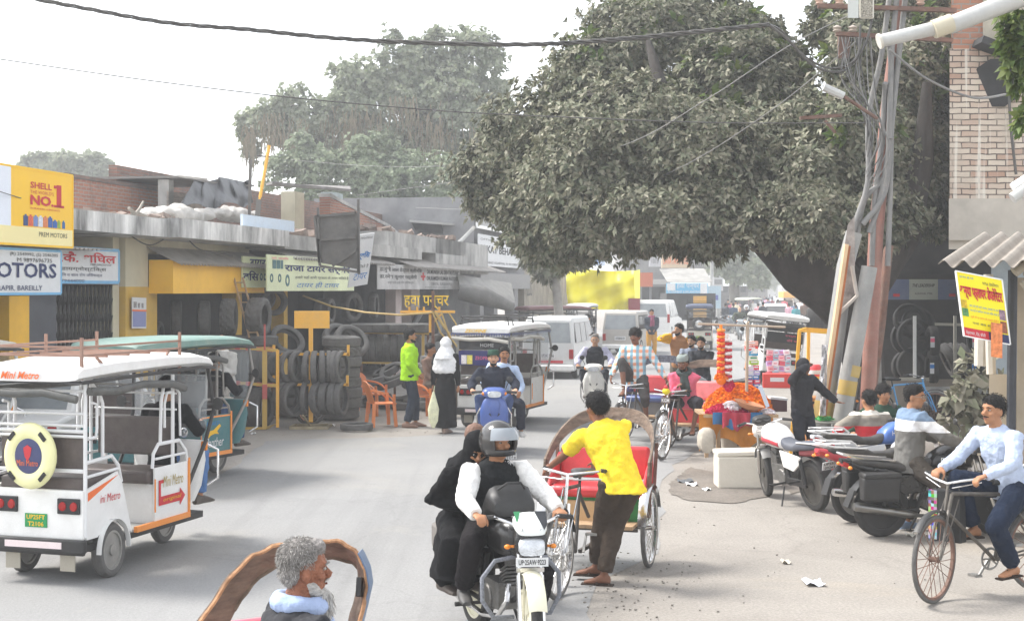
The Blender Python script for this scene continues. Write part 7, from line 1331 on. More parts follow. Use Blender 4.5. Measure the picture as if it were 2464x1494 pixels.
# ---- walkers left
p=G(985,1028); person('bearded man in a lime green quilted jacket standing by the orange chairs',(p.x,p.y,0),80,dict(lean=0,rh=(.16,.16,.95),lh=(-.16,.16,.95),rf=(.08,-.05,.09),lf=(-.10,.12,.09),head=(8,0,0),rt=15,lt=10),('puffer','a8e020'),('trousers','2c3442'),vox=.013,beard='full',shoes='8a6450',H=1.74)
p=G(1072,1042); person('woman in a black gown and white patterned headscarf walking with a cloth bag',(p.x,p.y,0),20,dict(rh=(.26,.0,.82),lh=(-.26,.02,.80),rf=(.07,-.14,.10),lf=(-.08,.14,.09)),('robe','18181a'),('robe','18181a'),vox=.015,hairk='hijab',scarf='e4e4e4',shoes='7a6458',H=1.62)
p=W(1043,960,24.2); T=thing('cloth_bag','pale cream cloth bag hanging from the walking woman hand','bag',(p.x,24.2,.34)); q=MB(); q.zlo([(-.22,0,.02,.01),(-.1,0,.08,.04),(.1,0,.10,.05),(.28,0,.05,.03),(.40,0,.015,.015)],12,2); q.build('bag_body',mat('cream_cloth',C('e4e4c0'),.8,0,.2,14,.3),T,60); q=MB(); q.tube([(0,0,.38),(.02,.0,.50)],.008,5); q.build('handle',mat('cream_cloth',(0,0,0)),T)
p=W(1035,842,27.5); person('seated man in a brown shirt behind the woman in white headscarf',(p.x,27.5,0),120,dict(pel=(0,0,.62),lean=0,rh=(.2,.3,.7),lh=(-.2,.3,.7),rf=(.15,.45,.15),lf=(-.15,.45,.15)),('shirt','7c6458'),('trousers','5a5048'),vox=.016,H=1.72)
p=W(540,812,23.6); person('bald man wrapped in a cream shawl leaning on the tyre rack',(p.x,23.6,0),205,dict(pel=(0,0,.92),lean=6,rh=(.1,.3,1.15),lh=(-.1,.3,1.1)),('puffer','d8d4cc'),('trousers','c8c0b4'),vox=.016,hairk='none',H=1.72)
# ---- people in the mid distance
p=W(1405,765,42); person('man in black looking down at a phone beside the white mini van',(p.x,42,0),110,dict(rh=(.06,.36,1.12),lh=(-.1,.3,1.05),head=(0,35,0)),('jacket','2c3034'),('trousers','2e4a58'),vox=.022,lod=0,H=1.76)
p=W(1568,755,51); person('slim man in a dark hooded top and mustard trousers standing by the silver van',(p.x,51,0),185,dict(rh=(.1,.22,1.0),lh=(-.1,.22,1.0)),('jacket','363c46'),('trousers','b8883a'),vox=.024,lod=0,H=1.74,scarf='8a4a62')
MC=[('motorcyclist in black under a lit headlamp riding up the far road',1808,73,'2a2a2e',1),('man in dark olive on a grey scooter in the far traffic',1782,72,'4c5040',0)]
LIT=mat('lit_lamp',(1,.72,.42),.3,0,0,5,0,emit=14)
m_=motorcycle('motorcycle with a glowing headlamp coming up the far road',(W(1808,0,73).x,75,0),186,paint('30343c',.4,.1),lod=0,lamp=LIT,mirrors=False,group='two wheelers in the far traffic')
person(MC[0][0],(m_.location.x,74.6,0),186,riding(seat=.84,hy=.52),('jacket','28282c'),('trousers','2c2e36'),vox=.03,lod=0,helmet=WHT,hairk='none')
s_=scooter('grey scooter in the far traffic with a man in olive',(W(1781,0,69).x,69.5,0),184,paint('9aa0a4',.3,.1),lod=0,group='two wheelers in the far traffic')
person(MC[1][0],(s_.location.x,69.2,0),184,riding(seat=.84,hy=.42,rf=(.15,.36,.4),lf=(-.15,.36,.4)),('jacket','4a5044'),('trousers','3a3e48'),vox=.03,lod=0,skin=SKINL,hairk='none')
far=[(1770,92,'e0d4b8','cream shirt','on the far left of the traffic'),(1752,98,'30343c','dark suit','walking by the dark shops'),(1760,97,'9c4a60','pink and red shawl','beside the dark suited walker'),(1746,86,'4a5058','grey jacket','near the parked scooters'),(1825,84,'e0a0a8','pale pink top','beyond the tilted electric rickshaw'),(1836,80,'2c3038','black outfit','walking past the tilted electric rickshaw'),(1844,130,'f0a8bc','bright pink kurta','in the middle of the far crowd'),(1858,150,'b8bcc4','pale grey shirt','deep in the far crowd'),(1868,160,'38404c','slate jacket','deep in the far crowd centre'),(1876,145,'d8d8d8','white shirt','walking ahead of the taxi'),(1885,170,'e04a6a','crimson scarf','far behind the taxi'),(1852,180,'6a7078','grey shawl','where the crowd fades'),(1895,190,'58a0a8','teal top','far off beside the green cloth'),(1840,165,'303440','navy jacket','far off near the low shops'),(1865,210,'c0c4c8','light shirt','nearly lost in haze'),(1880,220,'8a5058','dull red top','nearly lost in haze beyond the taxi'),(1832,120,'f0f0f0','white kurta','crossing past the far scooters'),(1848,112,'44506a','blue coat','behind the person in pale pink'),(1905,125,'e8e0d0','off white shirt','beside the taxi'),(1858,118,'7c3c44','maroon shirt','between the far scooters'),(1765,82,'3a5068','denim jacket','crossing by the puncture shop mouth'),(1776,104,'d0b0b8','rose shawl','in the kerbside cluster'),(1786,118,'484c54','charcoal kurta','in the kerbside cluster'),(1794,132,'c8c0a8','sand kurta','in the kerbside cluster beside charcoal'),(1803,140,'88405a','plum scarf','beyond the kerbside cluster'),(1812,100,'e8e4e0','ivory shirt','behind the lit headlamp'),(1820,150,'50586a','steel jacket','beyond the lit headlamp'),(1829,142,'a0a8b4','silver shawl','beyond the pink kurta'),(1872,105,'2c3444','ink blue shirt','in front of the taxi bonnet'),(1888,112,'c85060','coral scarf','at the taxi side'),(1912,92,'58708c','blue shirt','between taxi and leaning trunk'),(1925,100,'e8e8e8','plain white shirt','under the leaning trunk'),(1935,88,'604838','brown jacket','under the leaning trunk near the tyre row'),(1899,84,'d8a8b8','pale rose kurta','beyond the tilted rickshaw rack'),(1915,78,'3c8c94','teal blue shirt','beyond the tilted rickshaw rack')]
for i,(u,y,c,nm,wh) in enumerate(far):
    person('distant person in %s %s'%(nm,wh),(W(u,0,y).x,y,0),random.choice([10,20,190,200]),dict(rf=(.1,.15,.09),lf=(-.1,-.12,.1),rh=(.22,-.06,.86),lh=(-.22,.12,.86)),('shirt',c),('trousers',random.choice(['2c3038','5a6068','3a3430'])),vox=.04,lod=0,group='people walking in the far street',hairk='short',H=random.uniform(1.6,1.75))
for i,(u,y,c,lb) in enumerate([(1738,80,'707880','parked grey scooter by the puncture shop standee'),(1728,84,'404448','parked dark motorcycle among those by the puncture shop'),(1755,88,'8890a0','silver blue scooter waiting by the far shops'),(1830,108,'505860','scooter riding in the far crowd behind the pink kurta'),(1862,128,'a03040','red scooter in the far crowd before the taxi'),(1890,140,'404040','dark scooter beyond the taxi')]):
    (scooter if i!=1 else motorcycle)(lb,(W(u,0,y).x,y,0),random.choice([160,200,185]),paint(c,.3,.1),lod=0,group='two wheelers in the far traffic')
for u,y,c,lb in((1918,36.8,'f090a8','pink clothed passenger seen through the tilted electric rickshaw roof rack'),(1925,37.5,'30a0a8','teal clothed passenger next to the pink one')):
    pass
# ================================================================ TYRES, RACKS, CHAIRS, STALL, POLES, WIRES
TY={}
def tyre_mesh(r,w,ri,kind,m=RUB):
    k=(round(r,3),round(w,3),round(ri,3),kind)
    if k in TY: return TY[k]
    n=56 if kind in('mud','chevron') else 36; q=MB(); tr=r-ri
    d={'mud':.028,'chevron':.022,'road':.006,'bike':.008,'slick':.0}[kind]
    prof=[(ri,-w*.36),(ri+.01,-w*.44),(ri+tr*.5,-w*.52),(r-tr*.16,-w*.47),(r-d*.2,-w*.38),(r,-w*.27),(r,-w*.25),(r,-w*.04),(r,w*.04),(r,w*.25),(r,w*.27),(r-d*.2,w*.38),(r-tr*.16,w*.47),(ri+tr*.5,w*.52),(ri+.01,w*.44),(ri,w*.36),(ri+.02,w*.28),(r-.03,w*.36),(r-.025,0),(r-.03,-w*.36),(ri+.02,-w*.28)]
    def mod(i,j,x):
        if 4<=i<=11:
            if kind=='mud': return x-(d if ((j+(i//2)*2)%4)<2 else 0)
            if kind=='chevron': return x-(d if ((j+abs(i-7))%4)<2 else 0)
            if kind=='bike': return x-(d if (j+i)%3==0 else 0)
            if kind=='road': return x-(d if i in(6,9) or j%3==0 and i in(4,11) else 0)
        return x
    q.lathe(prof,(0,0,0),(1,0,0),n,True,mod); me=q.mesh('tyre',m,50); TY[k]=me; return me
def tyre(p,ax,r,w,ri,kind,label,group,m=RUB,spin=None):
    o=bpy.data.objects.new('tyre',tyre_mesh(r,w,ri,kind,m)); COL.objects.link(o); o.location=p
    x,y,z=frame(ax); Rr=Matrix((z,x,y)).transposed(); o.rotation_euler=(Rr@Matrix.Rotation(spin if spin is not None else random.uniform(0,6),3,'X')).to_euler(); return tag(o,label,'tyre',group)
ORD=['first','second','third','fourth','fifth','sixth','seventh','eighth','ninth','tenth','eleventh','twelfth','thirteenth','fourteenth']
yr_=25.4; kq=FP/yr_
# sign stand with hanging motorcycle tyres
T=thing('tyre_stand','yellow tyre stand with a blank yellow plate on top of its post','display stand',(W(748,1028,yr_).x,yr_,0)); L0=V(T.location); PP=lambda u,v,d=0:W(u,v,yr_+d)-L0
q=MB(); q.bar(PP(748,1015),PP(748,790),.075,.05); q.build('post',YEL,T,0,.004)
q=MB(); q.hexa([PP(u,v,d) for v in(790,748) for d in(-.02,.02) for u in(708,793)]); q.build('blank_plate',YEL,T,0,.004)
for (v,u0,u1,nm) in((852,657,840,'upper_bar'),(925,657,838,'lower_bar')):
    q=MB(); q.bar(PP(u0,v),PP(u1,v),.045); q.bar(PP(u0+2,v+4),PP(u0+2,v-22),.045); q.bar(PP(u1-2,v+4),PP(u1-2,v-22),.045); q.build(nm,YEL,T,0)
q=MB(); 
for s_ in(-1,1): q.bar((s_*.32,-.28,.03),(s_*.32,.28,.03),.05); q.bar((-.32,s_*.28,.03),(.32,s_*.28,.03),.05)
q.bar((0,0,.03),(-.1,-.28,.25),.03); q.build('base_frame',mat('grimy_yellow',(.32,.25,.12),.7,.1,.4,6,.2,dust=.4),T,0)
up=[(672,20,.60,.09),(697,48,.58,.10),(716,55,.58,.10),(741,70,.60,.09),(757,78,.61,.10),(775,85,.58,.10),(791,88,.57,.08),(806,70,.60,.10),(822,60,.60,.09)]
for i,(u,a,dd,w_) in enumerate(up):
    c=PP(u,852)+L0; r=dd/2; a=min(a+14,98); ax=(sin(R(a)),-cos(R(a)),0.0); tyre((c.x,c.y-.01*(i%2),c.z-r+.045+.02),ax,r,w_,r-.075,'bike','%s motorcycle tyre along the upper yellow bar, counted from the shops'%ORD[i],'motorcycle tyres hanging on the yellow stand')
lo=[(690,42,.62,.13),(706,50,.64,.14),(735,78,.60,.09),(767,62,.60,.12),(784,70,.60,.13),(803,74,.60,.12),(821,70,.62,.11)]
for i,(u,a,dd,w_) in enumerate(lo):
    c=PP(u,925)+L0; r=dd/2; a=min(a+8,96); ax=(sin(R(a)),-cos(R(a)),0.0); tyre((c.x,c.y-.02*(i%2),c.z-r+.06),ax,r,w_,r-.08,'bike','%s motorcycle tyre along the lower yellow bar, counted from the shops'%ORD[i],'motorcycle tyres hanging on the yellow stand')
# long yellow/red rack with rows of car tyres
T=thing('tyre_rack','long yellow and red steel rack holding rows of car tyres before the shop','rack',(W(637,1028,25.0).x,25.0,0)); L0=V(T.location); kk=FP/25.0
RY=paint('c8a030',.55,.25); RR=paint('b83a34',.55,.2)
q=MB(); q.bar(W(637,1030,25)-L0,W(637,842,25)-L0,.08,.05); q.build('corner_post',RY,T,0); q=MB(); q.bar(W(637,960,24.96)-L0,W(637,925,24.96)-L0,.085,.02); q.bar(W(637,842,24.96)-L0,W(637,780,24.96)-L0,.03,.02); q.build('red_band',RR,T,0)
for v in(843,928):
    q=MB(); q.bar(W(560,v-8,25.1)-L0,W(668,v,25)-L0,.05); q.build('rail',RY,T,0)
    for k_ in range(4):
        u=566+k_*26; q=MB(); q.bar(W(u,v-8+(u-560)*.074,25.06)-L0,W(u+12,v-7+(u-560)*.074,25.06)-L0,.053,.07); q.build('red_mark',RR,T,0)
q=MB(); q.bar(W(668,1028,25)-L0,W(668,842,25)-L0,.05); q.build('post',YEL,T,0)
q=MB(); q.bar(W(560,1030,25.05)-L0,W(640,1030,25)-L0,.04); q.bar(W(637,1030,25)-L0,W(672,1020,26.5)-L0,.04); q.build('base_rail',RY,T,0)
gp='car tyres standing in the yellow and red rack'
for row,(vb,n0,r,sp) in enumerate(((922,7,.31,20),(1028,3,.36,34))):
    for i in range(n0):
        u=(536+i*sp) if row==0 else (560+i*sp); y=25.6+.02*i; p=W(u,vb,y); z=p.z+r
        tyre((p.x,y,z),(1,-.05 if row==0 else -.35,0),r,.2 if row==0 else .23,r*.62,'road','%s car tyre in the %s row of the yellow and red rack'%(ORD[i],'upper' if row==0 else 'floor'),gp)
# row of flat tyres on shelf and four upright tyres on top
ysf=27.0
T=thing('shelf','long steel shelf carrying flat tyres in front of the dark shop opening','shelf',(W(490,830,ysf+.6).x,ysf+.6,0)); L0=V(T.location); q=MB(); zsh=W(0,833,ysf).z; q.hexa([V((W(u,0,ysf).x,ysf+d,z))-L0 for z in(zsh-.04,zsh) for d in(-.35,.35) for u in(330,655)]); q.build('shelf_plate',RY,T,0)
q=MB()
for u in(335,440,550,650): 
    for d in(-.3,.3): x=W(u,0,ysf).x; q.bar(V((x,ysf+d,0))-L0,V((x,ysf+d,zsh))-L0,.05)
q.build('leg',RUST,T,0)
for i,u in enumerate((448,508,568,628)):
    tyre((W(u,0,ysf).x,ysf,zsh+.105),(0,0,1),.33,.20,.2,'road','flat tyre on the long shelf under the %s upright tyre'%ORD[i],'flat tyres on the long shelf')
for i,u in enumerate((352,378)):
    tyre((W(u,0,ysf).x,ysf-.05,zsh+.28-.1),(1,.0,0),.30,.2,.18,'road','%s tyre standing at the mustard pillar end of the shelf'%ORD[i],'tyres at the end of the long shelf')
for i,(u,kd,w_,r,lb) in enumerate(((425,'road',.20,.335,'plain worn car tyre standing on the shelf near the mustard pillar'),(492,'road',.21,.335,'ribbed car tyre standing on the shelf below the yellow fascia'),(551,'mud',.27,.355,'tyre with deep knobbly blocks standing next to the ladder'),(622,'chevron',.32,.365,'wide tyre with zigzag chevron tread standing beyond the ladder'))):
    tyre((W(u,0,ysf).x,ysf-.02,zsh+.205+r),((1,.22),(1,.16),(1,.06),(1,-.16))[i]+(0,),r,w_,r*.6,kd,lb,'big upright tyres on the long shelf')
T=thing('ladder','thin bamboo ladder leaning between the two big treaded tyres','ladder',tuple(W(600,812,26.7))); L0=V(T.location); q=MB()
a0,a1=W(600,812,26.7)-L0,W(563,668,27.3)-L0; b0,b1=W(622,812,26.7)-L0,W(584,668,27.3)-L0; q.tube([a0,a1],.02,6); q.tube([b0,b1],.02,6)
for i in range(6): t=(i+.5)/6; q.tube([a0.lerp(a1,t),b0.lerp(b1,t)],.014,6)
q.build('ladder_frame',WOOD,T)
# hanging tyres in shop fronts
for i,(u,v,y,r,ax,lb) in enumerate(((658,726,30.5,.30,(.5,-1,0),'tyre hanging under the green service banner'),(632,718,30.8,.28,(.2,-1,.2),'tyre hanging behind the ladder top'),(775,748,33,.3,(1,-.3,0),'narrow tyre hanging in the dark middle bay'),(790,748,33,.3,(1,-.2,0),'second narrow tyre hanging in the dark middle bay'),(847,738,36,.38,(.9,-.5,0),'wide tyre hanging below the leaning white banner'),(899,735,37,.33,(1,-.1,0),'tyre standing in front of the pinkish shop door'))):
    p=W(u,v,y); tyre(tuple(p),ax,r,.2,r*.62,'road',lb,'tyres hanging in the shop fronts')
# stack of big tyres right of the stand
for i in range(8):
    r=.36+.01*(i%3); z=.13+i*.195; p=W(822,1000,27.0); tyre((p.x+random.uniform(-.03,.03),27,z),(random.uniform(-.03,.03),random.uniform(-.03,.03),1),r,.2,r*.6,'chevron' if i in(3,6) else 'road','big tyre number %s from the ground in the tall stack behind the stand'%ORD[i].replace('first','one').replace('second','two').replace('third','three').replace('fourth','four').replace('fifth','five').replace('sixth','six').replace('seventh','seven').replace('eighth','eight'),'tall stack of big tyres')
for i in range(5):
    p=W(756,1000,27.3); tyre((p.x,27.3,.13+i*.2),(0,.02,1),.34,.19,.2,'road','%s tyre from the ground in the stack behind the yellow post'%ORD[i],'stack behind the yellow post')
for i in range(4):
    p=W(700,1000,27.5); tyre((p.x,27.5,.13+i*.2),(0,.02,1),.34,.19,.2,'road','%s tyre from the ground in the low stack beside the rack'%ORD[i],'low stack beside the rack')
for i,(u,v,lb) in enumerate(((690,806,'tyre topping the low stack beside the rack at a slant'),(818,803,'large tyre leaning on top of the tall stack'),(845,806,'second large tyre leaning behind the tall stack top'))):
    p=W(u,v,27.6); tyre((p.x,27.6,p.z-.12),(.5,-.6,.6),.36,.18,.25,'slick',lb,'leaning tyres above the stacks')
p=W(858,1008,24.9); tyre((p.x+.0,24.9,.08),(0,0,1),.29,.11,.2,'bike','thin flat tyre lying on the ground beside the orange chair','tyres on the ground')
p=W(745,1010,24.6); 
T=thing('spoked_wheel','motorcycle wheel with wire spokes leaning at the stand foot','wheel',(W(747,0,25.9).x,25.9,0),60); wheel(T,(0,0,.3),.3,.08,'spoke')
# long back rack
yb_=30.5; T=thing('back_rack','long low rack with a row of upright tyres behind the man in lime green','rack',(W(950,0,yb_).x,yb_,0)); L0=V(T.location); q=MB()
for v in(800,872): q.bar(W(855,v,yb_-.1)-L0,W(1032,v+3,yb_-.1)-L0,.04)
q.bar(W(1018,870,yb_-.1)-L0,W(1018,795,yb_-.1)-L0,.06); q.build('rail',RY,T,0); q=MB()
for u in(870,950,1030): q.bar(W(u,950,yb_)-L0,W(u,800,yb_)-L0,.05)
q.build('post',RUST,T,0)
for i in range(4): tyre(tuple(W(876+i*42,789,yb_)),(0,0,1),.30,.19,.19,'road','%s flat tyre along the top of the long back rack'%ORD[i],'flat tyres on top of the back rack')
for i in range(9): tyre(tuple(W(862+i*17.5,838,yb_+.1)),(1,-.02,0),.31,.17,.19,'road','%s upright tyre in the row of the long back rack'%ORD[i],'upright tyres in the back rack')
rr=random.Random(9)
for i in range(14):
    u=880+rr.uniform(0,130); z=.12+rr.choice([0,.2,.42,.62]); tyre((W(u,0,29.6).x,29.6+rr.uniform(-.3,.5),z),(rr.uniform(-.5,.5),rr.uniform(-.7,.2),1),.30,.15,.2,'slick','worn tyre %s of the messy pile under the back rack'%(['lying flat','half upright','tipped over','wedged','leaning'][i%5]+' '+['on the ground','above the ground ones','in the middle'][i//5]),'messy tyre pile under the back rack')
for i in range(6): tyre((W(1050+3*(i%2),0,29).x,29,.12+.18*i),(.08*(i%2),.05,1),.36,.18,.22,'road','%s tyre from the ground in the stack behind the seated man'%ORD[i],'stack behind the seated man')
tyre(tuple(W(1062,838,28.4)),(.6,-1,.5),.3,.2,.18,'mud','tyre tilted upright on the stack behind the seated man','stack behind the seated man')
# orange plastic chairs
ORC=paint('e07a30',.5,.15)
def chair(label,loc,th):
    T=thing('plastic_chair',label,'chair',loc,th,'orange plastic chairs by the tyres'); q=MB(); q.grid(lambda a,b:((a-.5)*.44,-.2+b*.42,.43-.02*sin(a*PI)*sin(b*PI)),6,6,.02); q.build('seat',ORC,T,40)
    q=MB(); q.grid(lambda a,b:((a-.5)*(.44+.06*b),-.20-.10*b-.05*sin(a*PI),.43+(.40-.10*abs(2*a-1)**3)*b),10,6,.015); q.build('backrest',ORC,T,40)
    for s_ in(-1,1):
        q=MB(); q.grid(lambda a,b:(s_*(.22+.03*a),-.25+.42*a,.66-.05*a-.16*a**4+(b-.5)*.03),8,1,.05); q.hexa([(s_*(.23+.02*i),.14+.05*j,.43+.16*k_) for k_ in(0,1) for j in(0,1) for i in(0,1)]); q.build('armrest',ORC,T,40)
        for yy in(-.2,.17): q=MB(); q.bar((s_*.26,yy*1.15,0),(s_*.21,yy,.43),.045,.06); q.build('leg',ORC,T,0,.006)
    return T
p=G(916,1028); chair('orange plastic armchair standing empty in front of the tyre stack',(p.x,p.y+.25,0),70); p=G(890,1006); chair('orange plastic chair tucked behind the empty front one',(p.x+.0,p.y+.7,0),110); chair('orange plastic chair under the seated man in brown',(W(1035,0,27.5).x,27.45,0),120)
# roof poles
T=thing('flag_pole','thin yellow painted pole strapped to a rusty bracket above the roof ledge','pole',tuple(W(614,600,29.6))); L0=V(T.location); q=MB(); q.tube([W(625,480,29.6)-L0,W(648,350,29.6)-L0],.035,8); q.build('yellow_pole',YEL,T); q=MB(); q.bar(W(612,600,29.6)-L0,W(624,475,29.6)-L0,.10,.05); q.bar(W(618,375,29.6)-L0,W(650,378,29.6)-L0,.03); q.bar(W(585,533,29.4)-L0,W(622,548,29.5)-L0,.05); q.build('bracket',BROWN,T,0)
T=thing('roof_post','dark steel post standing by the tarpaulin shed','post',tuple(W(600,520,31))); L0=V(T.location); q=MB(); q.bar(W(600,520,31)-L0,W(603,385,31)-L0,.06); q.bar(W(590,447,31)-L0,W(612,447,31)-L0,.04); q.build('post_shaft',BROWN,T,0)
board('wall_poster','party poster with orange band and violet print on the mustard wall','poster',LF(318,790,.06),LF(352,790,.06),LF(318,715,.06),SGNW,[('#',.04,.05,.92,.50,paint('8088b8',.6,.1),'print'),('#',.0,.55,1,.06,inkO,'print'),('#',.1,.66,.2,.2,mat('print_grey',(.3,.28,.28),.6,0,.6,30,0),'print'),('#',.4,.66,.14,.16,mat('print_grey',(0,0,0)),'print'),('#',.65,.66,.14,.16,mat('print_grey',(0,0,0)),'print')],t=.01)
# ---- flower stall
ys_=19.2; p=W(1765,0,ys_); T=thing('flower_stall','low flower stall table covered with ochre and blue cloths','stall',(p.x,ys_,0)); L0=V(T.location); PS=lambda u,v,d=0:W(u,v,ys_+d)-L0
q=MB(); q.box((.05,.15,.80),(1.0,.95,.04)); q.build('table_top',WOOD,T,0); q=MB()
for (u,d) in((1728,-.25),(1838,-.25),(1700,.5),(1850,.5)): q.bar(PS(u,1100,d),PS(u,1000,d),.05)
q.build('leg',WOOD,T,0)
OC=cloth('b87830'); 
def cl(u0,u1,v0,v1,d,ph): return lambda a,b:PS(u0+(u1-u0)*a,v0+(v1-v0)*b*(1-.35*abs(sin(a*5+ph))),d-.05*sin(a*16+ph)*b)
q=MB(); q.grid(cl(1682,1860,996,1085,-.30,0),36,8,.006); q.build('ochre_cloth',OC,T,60); q=MB(); q.grid(cl(1715,1835,992,1035,-.36,1.2),26,6,.006); q.build('blue_cloth',cloth('3c6c98'),T,60); q=MB(); q.grid(cl(1738,1806,992,1040,-.39,.5),20,6,.006); q.build('red_cloth',cloth('a83848'),T,60)
def pile(name,label,c,rad,n,s,m,cat='flowers'):
    P=[];D=[]
    for i in range(n):
        a=random.uniform(0,2*PI); h=random.random(); rr_=(1-h**1.6)**.5*random.uniform(.85,1.03) if h>.03 else random.uniform(.5,1); P.append((rad[0]*cos(a)*rr_,rad[1]*sin(a)*rr_,rad[2]*h)); D.append((cos(a)*(1-h),sin(a)*(1-h),.3+h))
    T_=thing(name,label,cat,c); foliage('petals',np.array(P),np.array(D),7,s,.42,m,T_,.0,1.1,rs); q=MB(); q.ell((0,0,0),(rad[0]*.95,rad[1]*.95,rad[2]*.93),16,10); q.build('heap_core',m,T_,60); T_.children[0]['kind']='stuff'; return T_
MG=leafmat('marigold',[C('f08010'),C('ff9818'),C('e87008'),C('ffa828')],.7,.15); RP_=leafmat('rose_petals',[C('d82858'),C('c01840'),C('e84878')],.7,.15); WP=leafmat('white_petals',[C('f0f0e8'),C('e8d8e0'),C('ffffff')],.7,.15)
cz=.83; pile('marigold_heap','large heap of bright orange marigold strings on the flower stall',(L0.x+.10,ys_+.25,cz),(.46,.42,.36),2600,.032,MG); pile('rose_petal_heap','heap of crimson rose petals at the front of the stall',(L0.x-.12,ys_-.18,cz),(.28,.16,.12),700,.028,RP_); pile('white_flower_heap','small heap of white blossoms among the rose petals',(L0.x-.07,ys_-.24,cz+.05),(.13,.09,.10),160,.035,WP); pile('pale_flower_heap','little heap of cream blossoms by the clay bowl',(L0.x+.42,ys_-.22,cz),(.10,.08,.05),90,.03,WP)
T=thing('pan_scale','clay coloured hanging bowl tilted over the petals','bowl',tuple(W(1802,975,ys_-.3))); q=MB(); q.lathe([(.001,-.06),(.12,-.04),(.20,.03),(.205,.035),(.19,.03),(.11,-.03),(.001,-.045)],(0,0,0),(.25,-.1,1),20); q.build('bowl',paint('c88a60',.7,.1),T)
T=thing('bamboo_stand','bamboo upright with a crossbar over the marigolds','pole',tuple(W(1797,975,ys_))); L0=V(T.location); q=MB(); q.tube([W(1796,975,ys_)-L0,W(1799,775,ys_)-L0],.022,6); q.tube([W(1680,779,ys_)-L0,W(1890,787,ys_)-L0],.018,6); q.build('bamboo',mat('bamboo',(.42,.33,.25),.7,0,.2,9,.2),T)
def garland(label,u,v0,v1,cols,y=19.1):
    p=W(u,v0,y); T=thing('garland',label,'garland',tuple(p),0,'garlands hanging from the bamboo crossbar'); h=(v1-v0)*y/FP; n=max(6,int(h/.042))
    for k_,(nm,m) in enumerate(cols):
        q=MB()
        for i in range(n):
            if i%len(cols)!=k_: continue
            z=-h*(i+.5)/n; 
            for j in range(7): a=2*PI*j/7+i; q.ell((.035*cos(a),.035*sin(a),z+random.uniform(-.008,.008)),(.026,.026,.024),6,4)
        q.build(nm,m,T,60)
    q=MB(); q.tube([(0,0,.06),(0,0,-h)],.02,6); q.build('string',cols[0][1],T); return T
orr=mat('garland_red',C('e83c18'),.8,0,.2,30,.4); oro=mat('garland_orange',C('ff9030'),.8,0,.2,30,.4); orw=mat('garland_white',C('f4e8e4'),.8,0,.2,30,.4); ord_=mat('garland_crimson',C('c02838'),.8,0,.2,30,.4)
garland('long garland of orange and red flower bands hanging beside the marigold heap',1735,792,905,[('orange_flowers',oro),('red_flowers',orr)]); garland('garland of crimson and white flower bands hanging next to the orange one',1752,815,925,[('white_flowers',orw),('crimson_flowers',ord_)])
pile('garland_tassel','orange blossom bunch ending the orange garland',tuple(W(1736,912,19.1)),(.08,.08,.09),120,.03,MG); pile('garland_tassel','red and white blossom bunch ending the crimson garland',tuple(W(1754,930,19.1)),(.07,.07,.08),110,.03,RP_)
# little boxes threaded on poles
bx=[(1808,826,'e8a898'),(1808,838,'e03830'),(1812,850,'48a0c8'),(1812,862,'e0e0d0'),(1814,872,'98b838'),(1805,886,'d8c8e0'),(1820,884,'e04860'),(1804,897,'c8d0e0'),(1821,896,'b0a8d8'),(1802,908,'3868a8'),(1819,908,'2878c0'),(1803,918,'c83858'),(1820,918,'e04868'),(1804,930,'d84860'),(1819,928,'3070b8'),(1808,844,'f0ece8')]
lbx=['pale coral medicine box at the top of the hanging column','red medicine box second in the hanging column','blue white medicine box in the hanging column','grey medicine box under the blue one','lime edged box in the hanging column','lilac box beside the rose box','rose red box beside the lilac box','pale grey blue box above the deep blue one','lavender box below the rose box','deep blue box in the lower column','bright blue box near the marigolds','raspberry box low in the column','rosy box low in the column beside the raspberry one','coral pink box at the column foot','blue box at the column foot','thin white box in the red box gap']
for (u,v,c),lb in zip(bx,lbx):
    T=thing('carton',lb,'box',tuple(W(u,v,20)),random.uniform(-12,12),'small boxes in the hanging column'); wd=.13 if v<878 else .085; q=MB(); q.box((0,0,0),(wd*1.35 if v<850 else wd,.08,.062)); b_=q.build('box_body',paint(c,.5,.05),T,0); q=MB(); q.box((0,-.041,.008),(wd*.7,.003,.02)); q.build('label_strip',SGNW if c!='e0e0d0' else inkGr,b_,0)
for i in range(22):
    c=['e8b0b8','d0d8e8','c8a8d8','f0e8ec','e06878','a0c8d8'][i%6]; u=1852+(i%4)*14+random.uniform(-2,2); v=848+(i//4)*13
    T=thing('small_carton','small %s box, %s from the road in the %s layer of the jumbled bunch'%(['dusty pink','pale blue','lilac','near white','rose','sky blue'][i%6],ORD[i%4],['top','second','third','fourth','fifth','lowest'][i//4]),'box',tuple(W(u,v,21+.02*(i%3))),random.uniform(-15,15),'bunch of small boxes by the tilted rickshaw'); q=MB(); q.box((0,0,0),(.088,.05,.07),(0,random.uniform(-15,15),0)); q.build('box_body',paint(c,.5,.05),T,0); q=MB(); q.box((0,-.027,.0),(.05,.003,.012)); q.build('label_strip',paint('d05070',.5,.05),T,0)
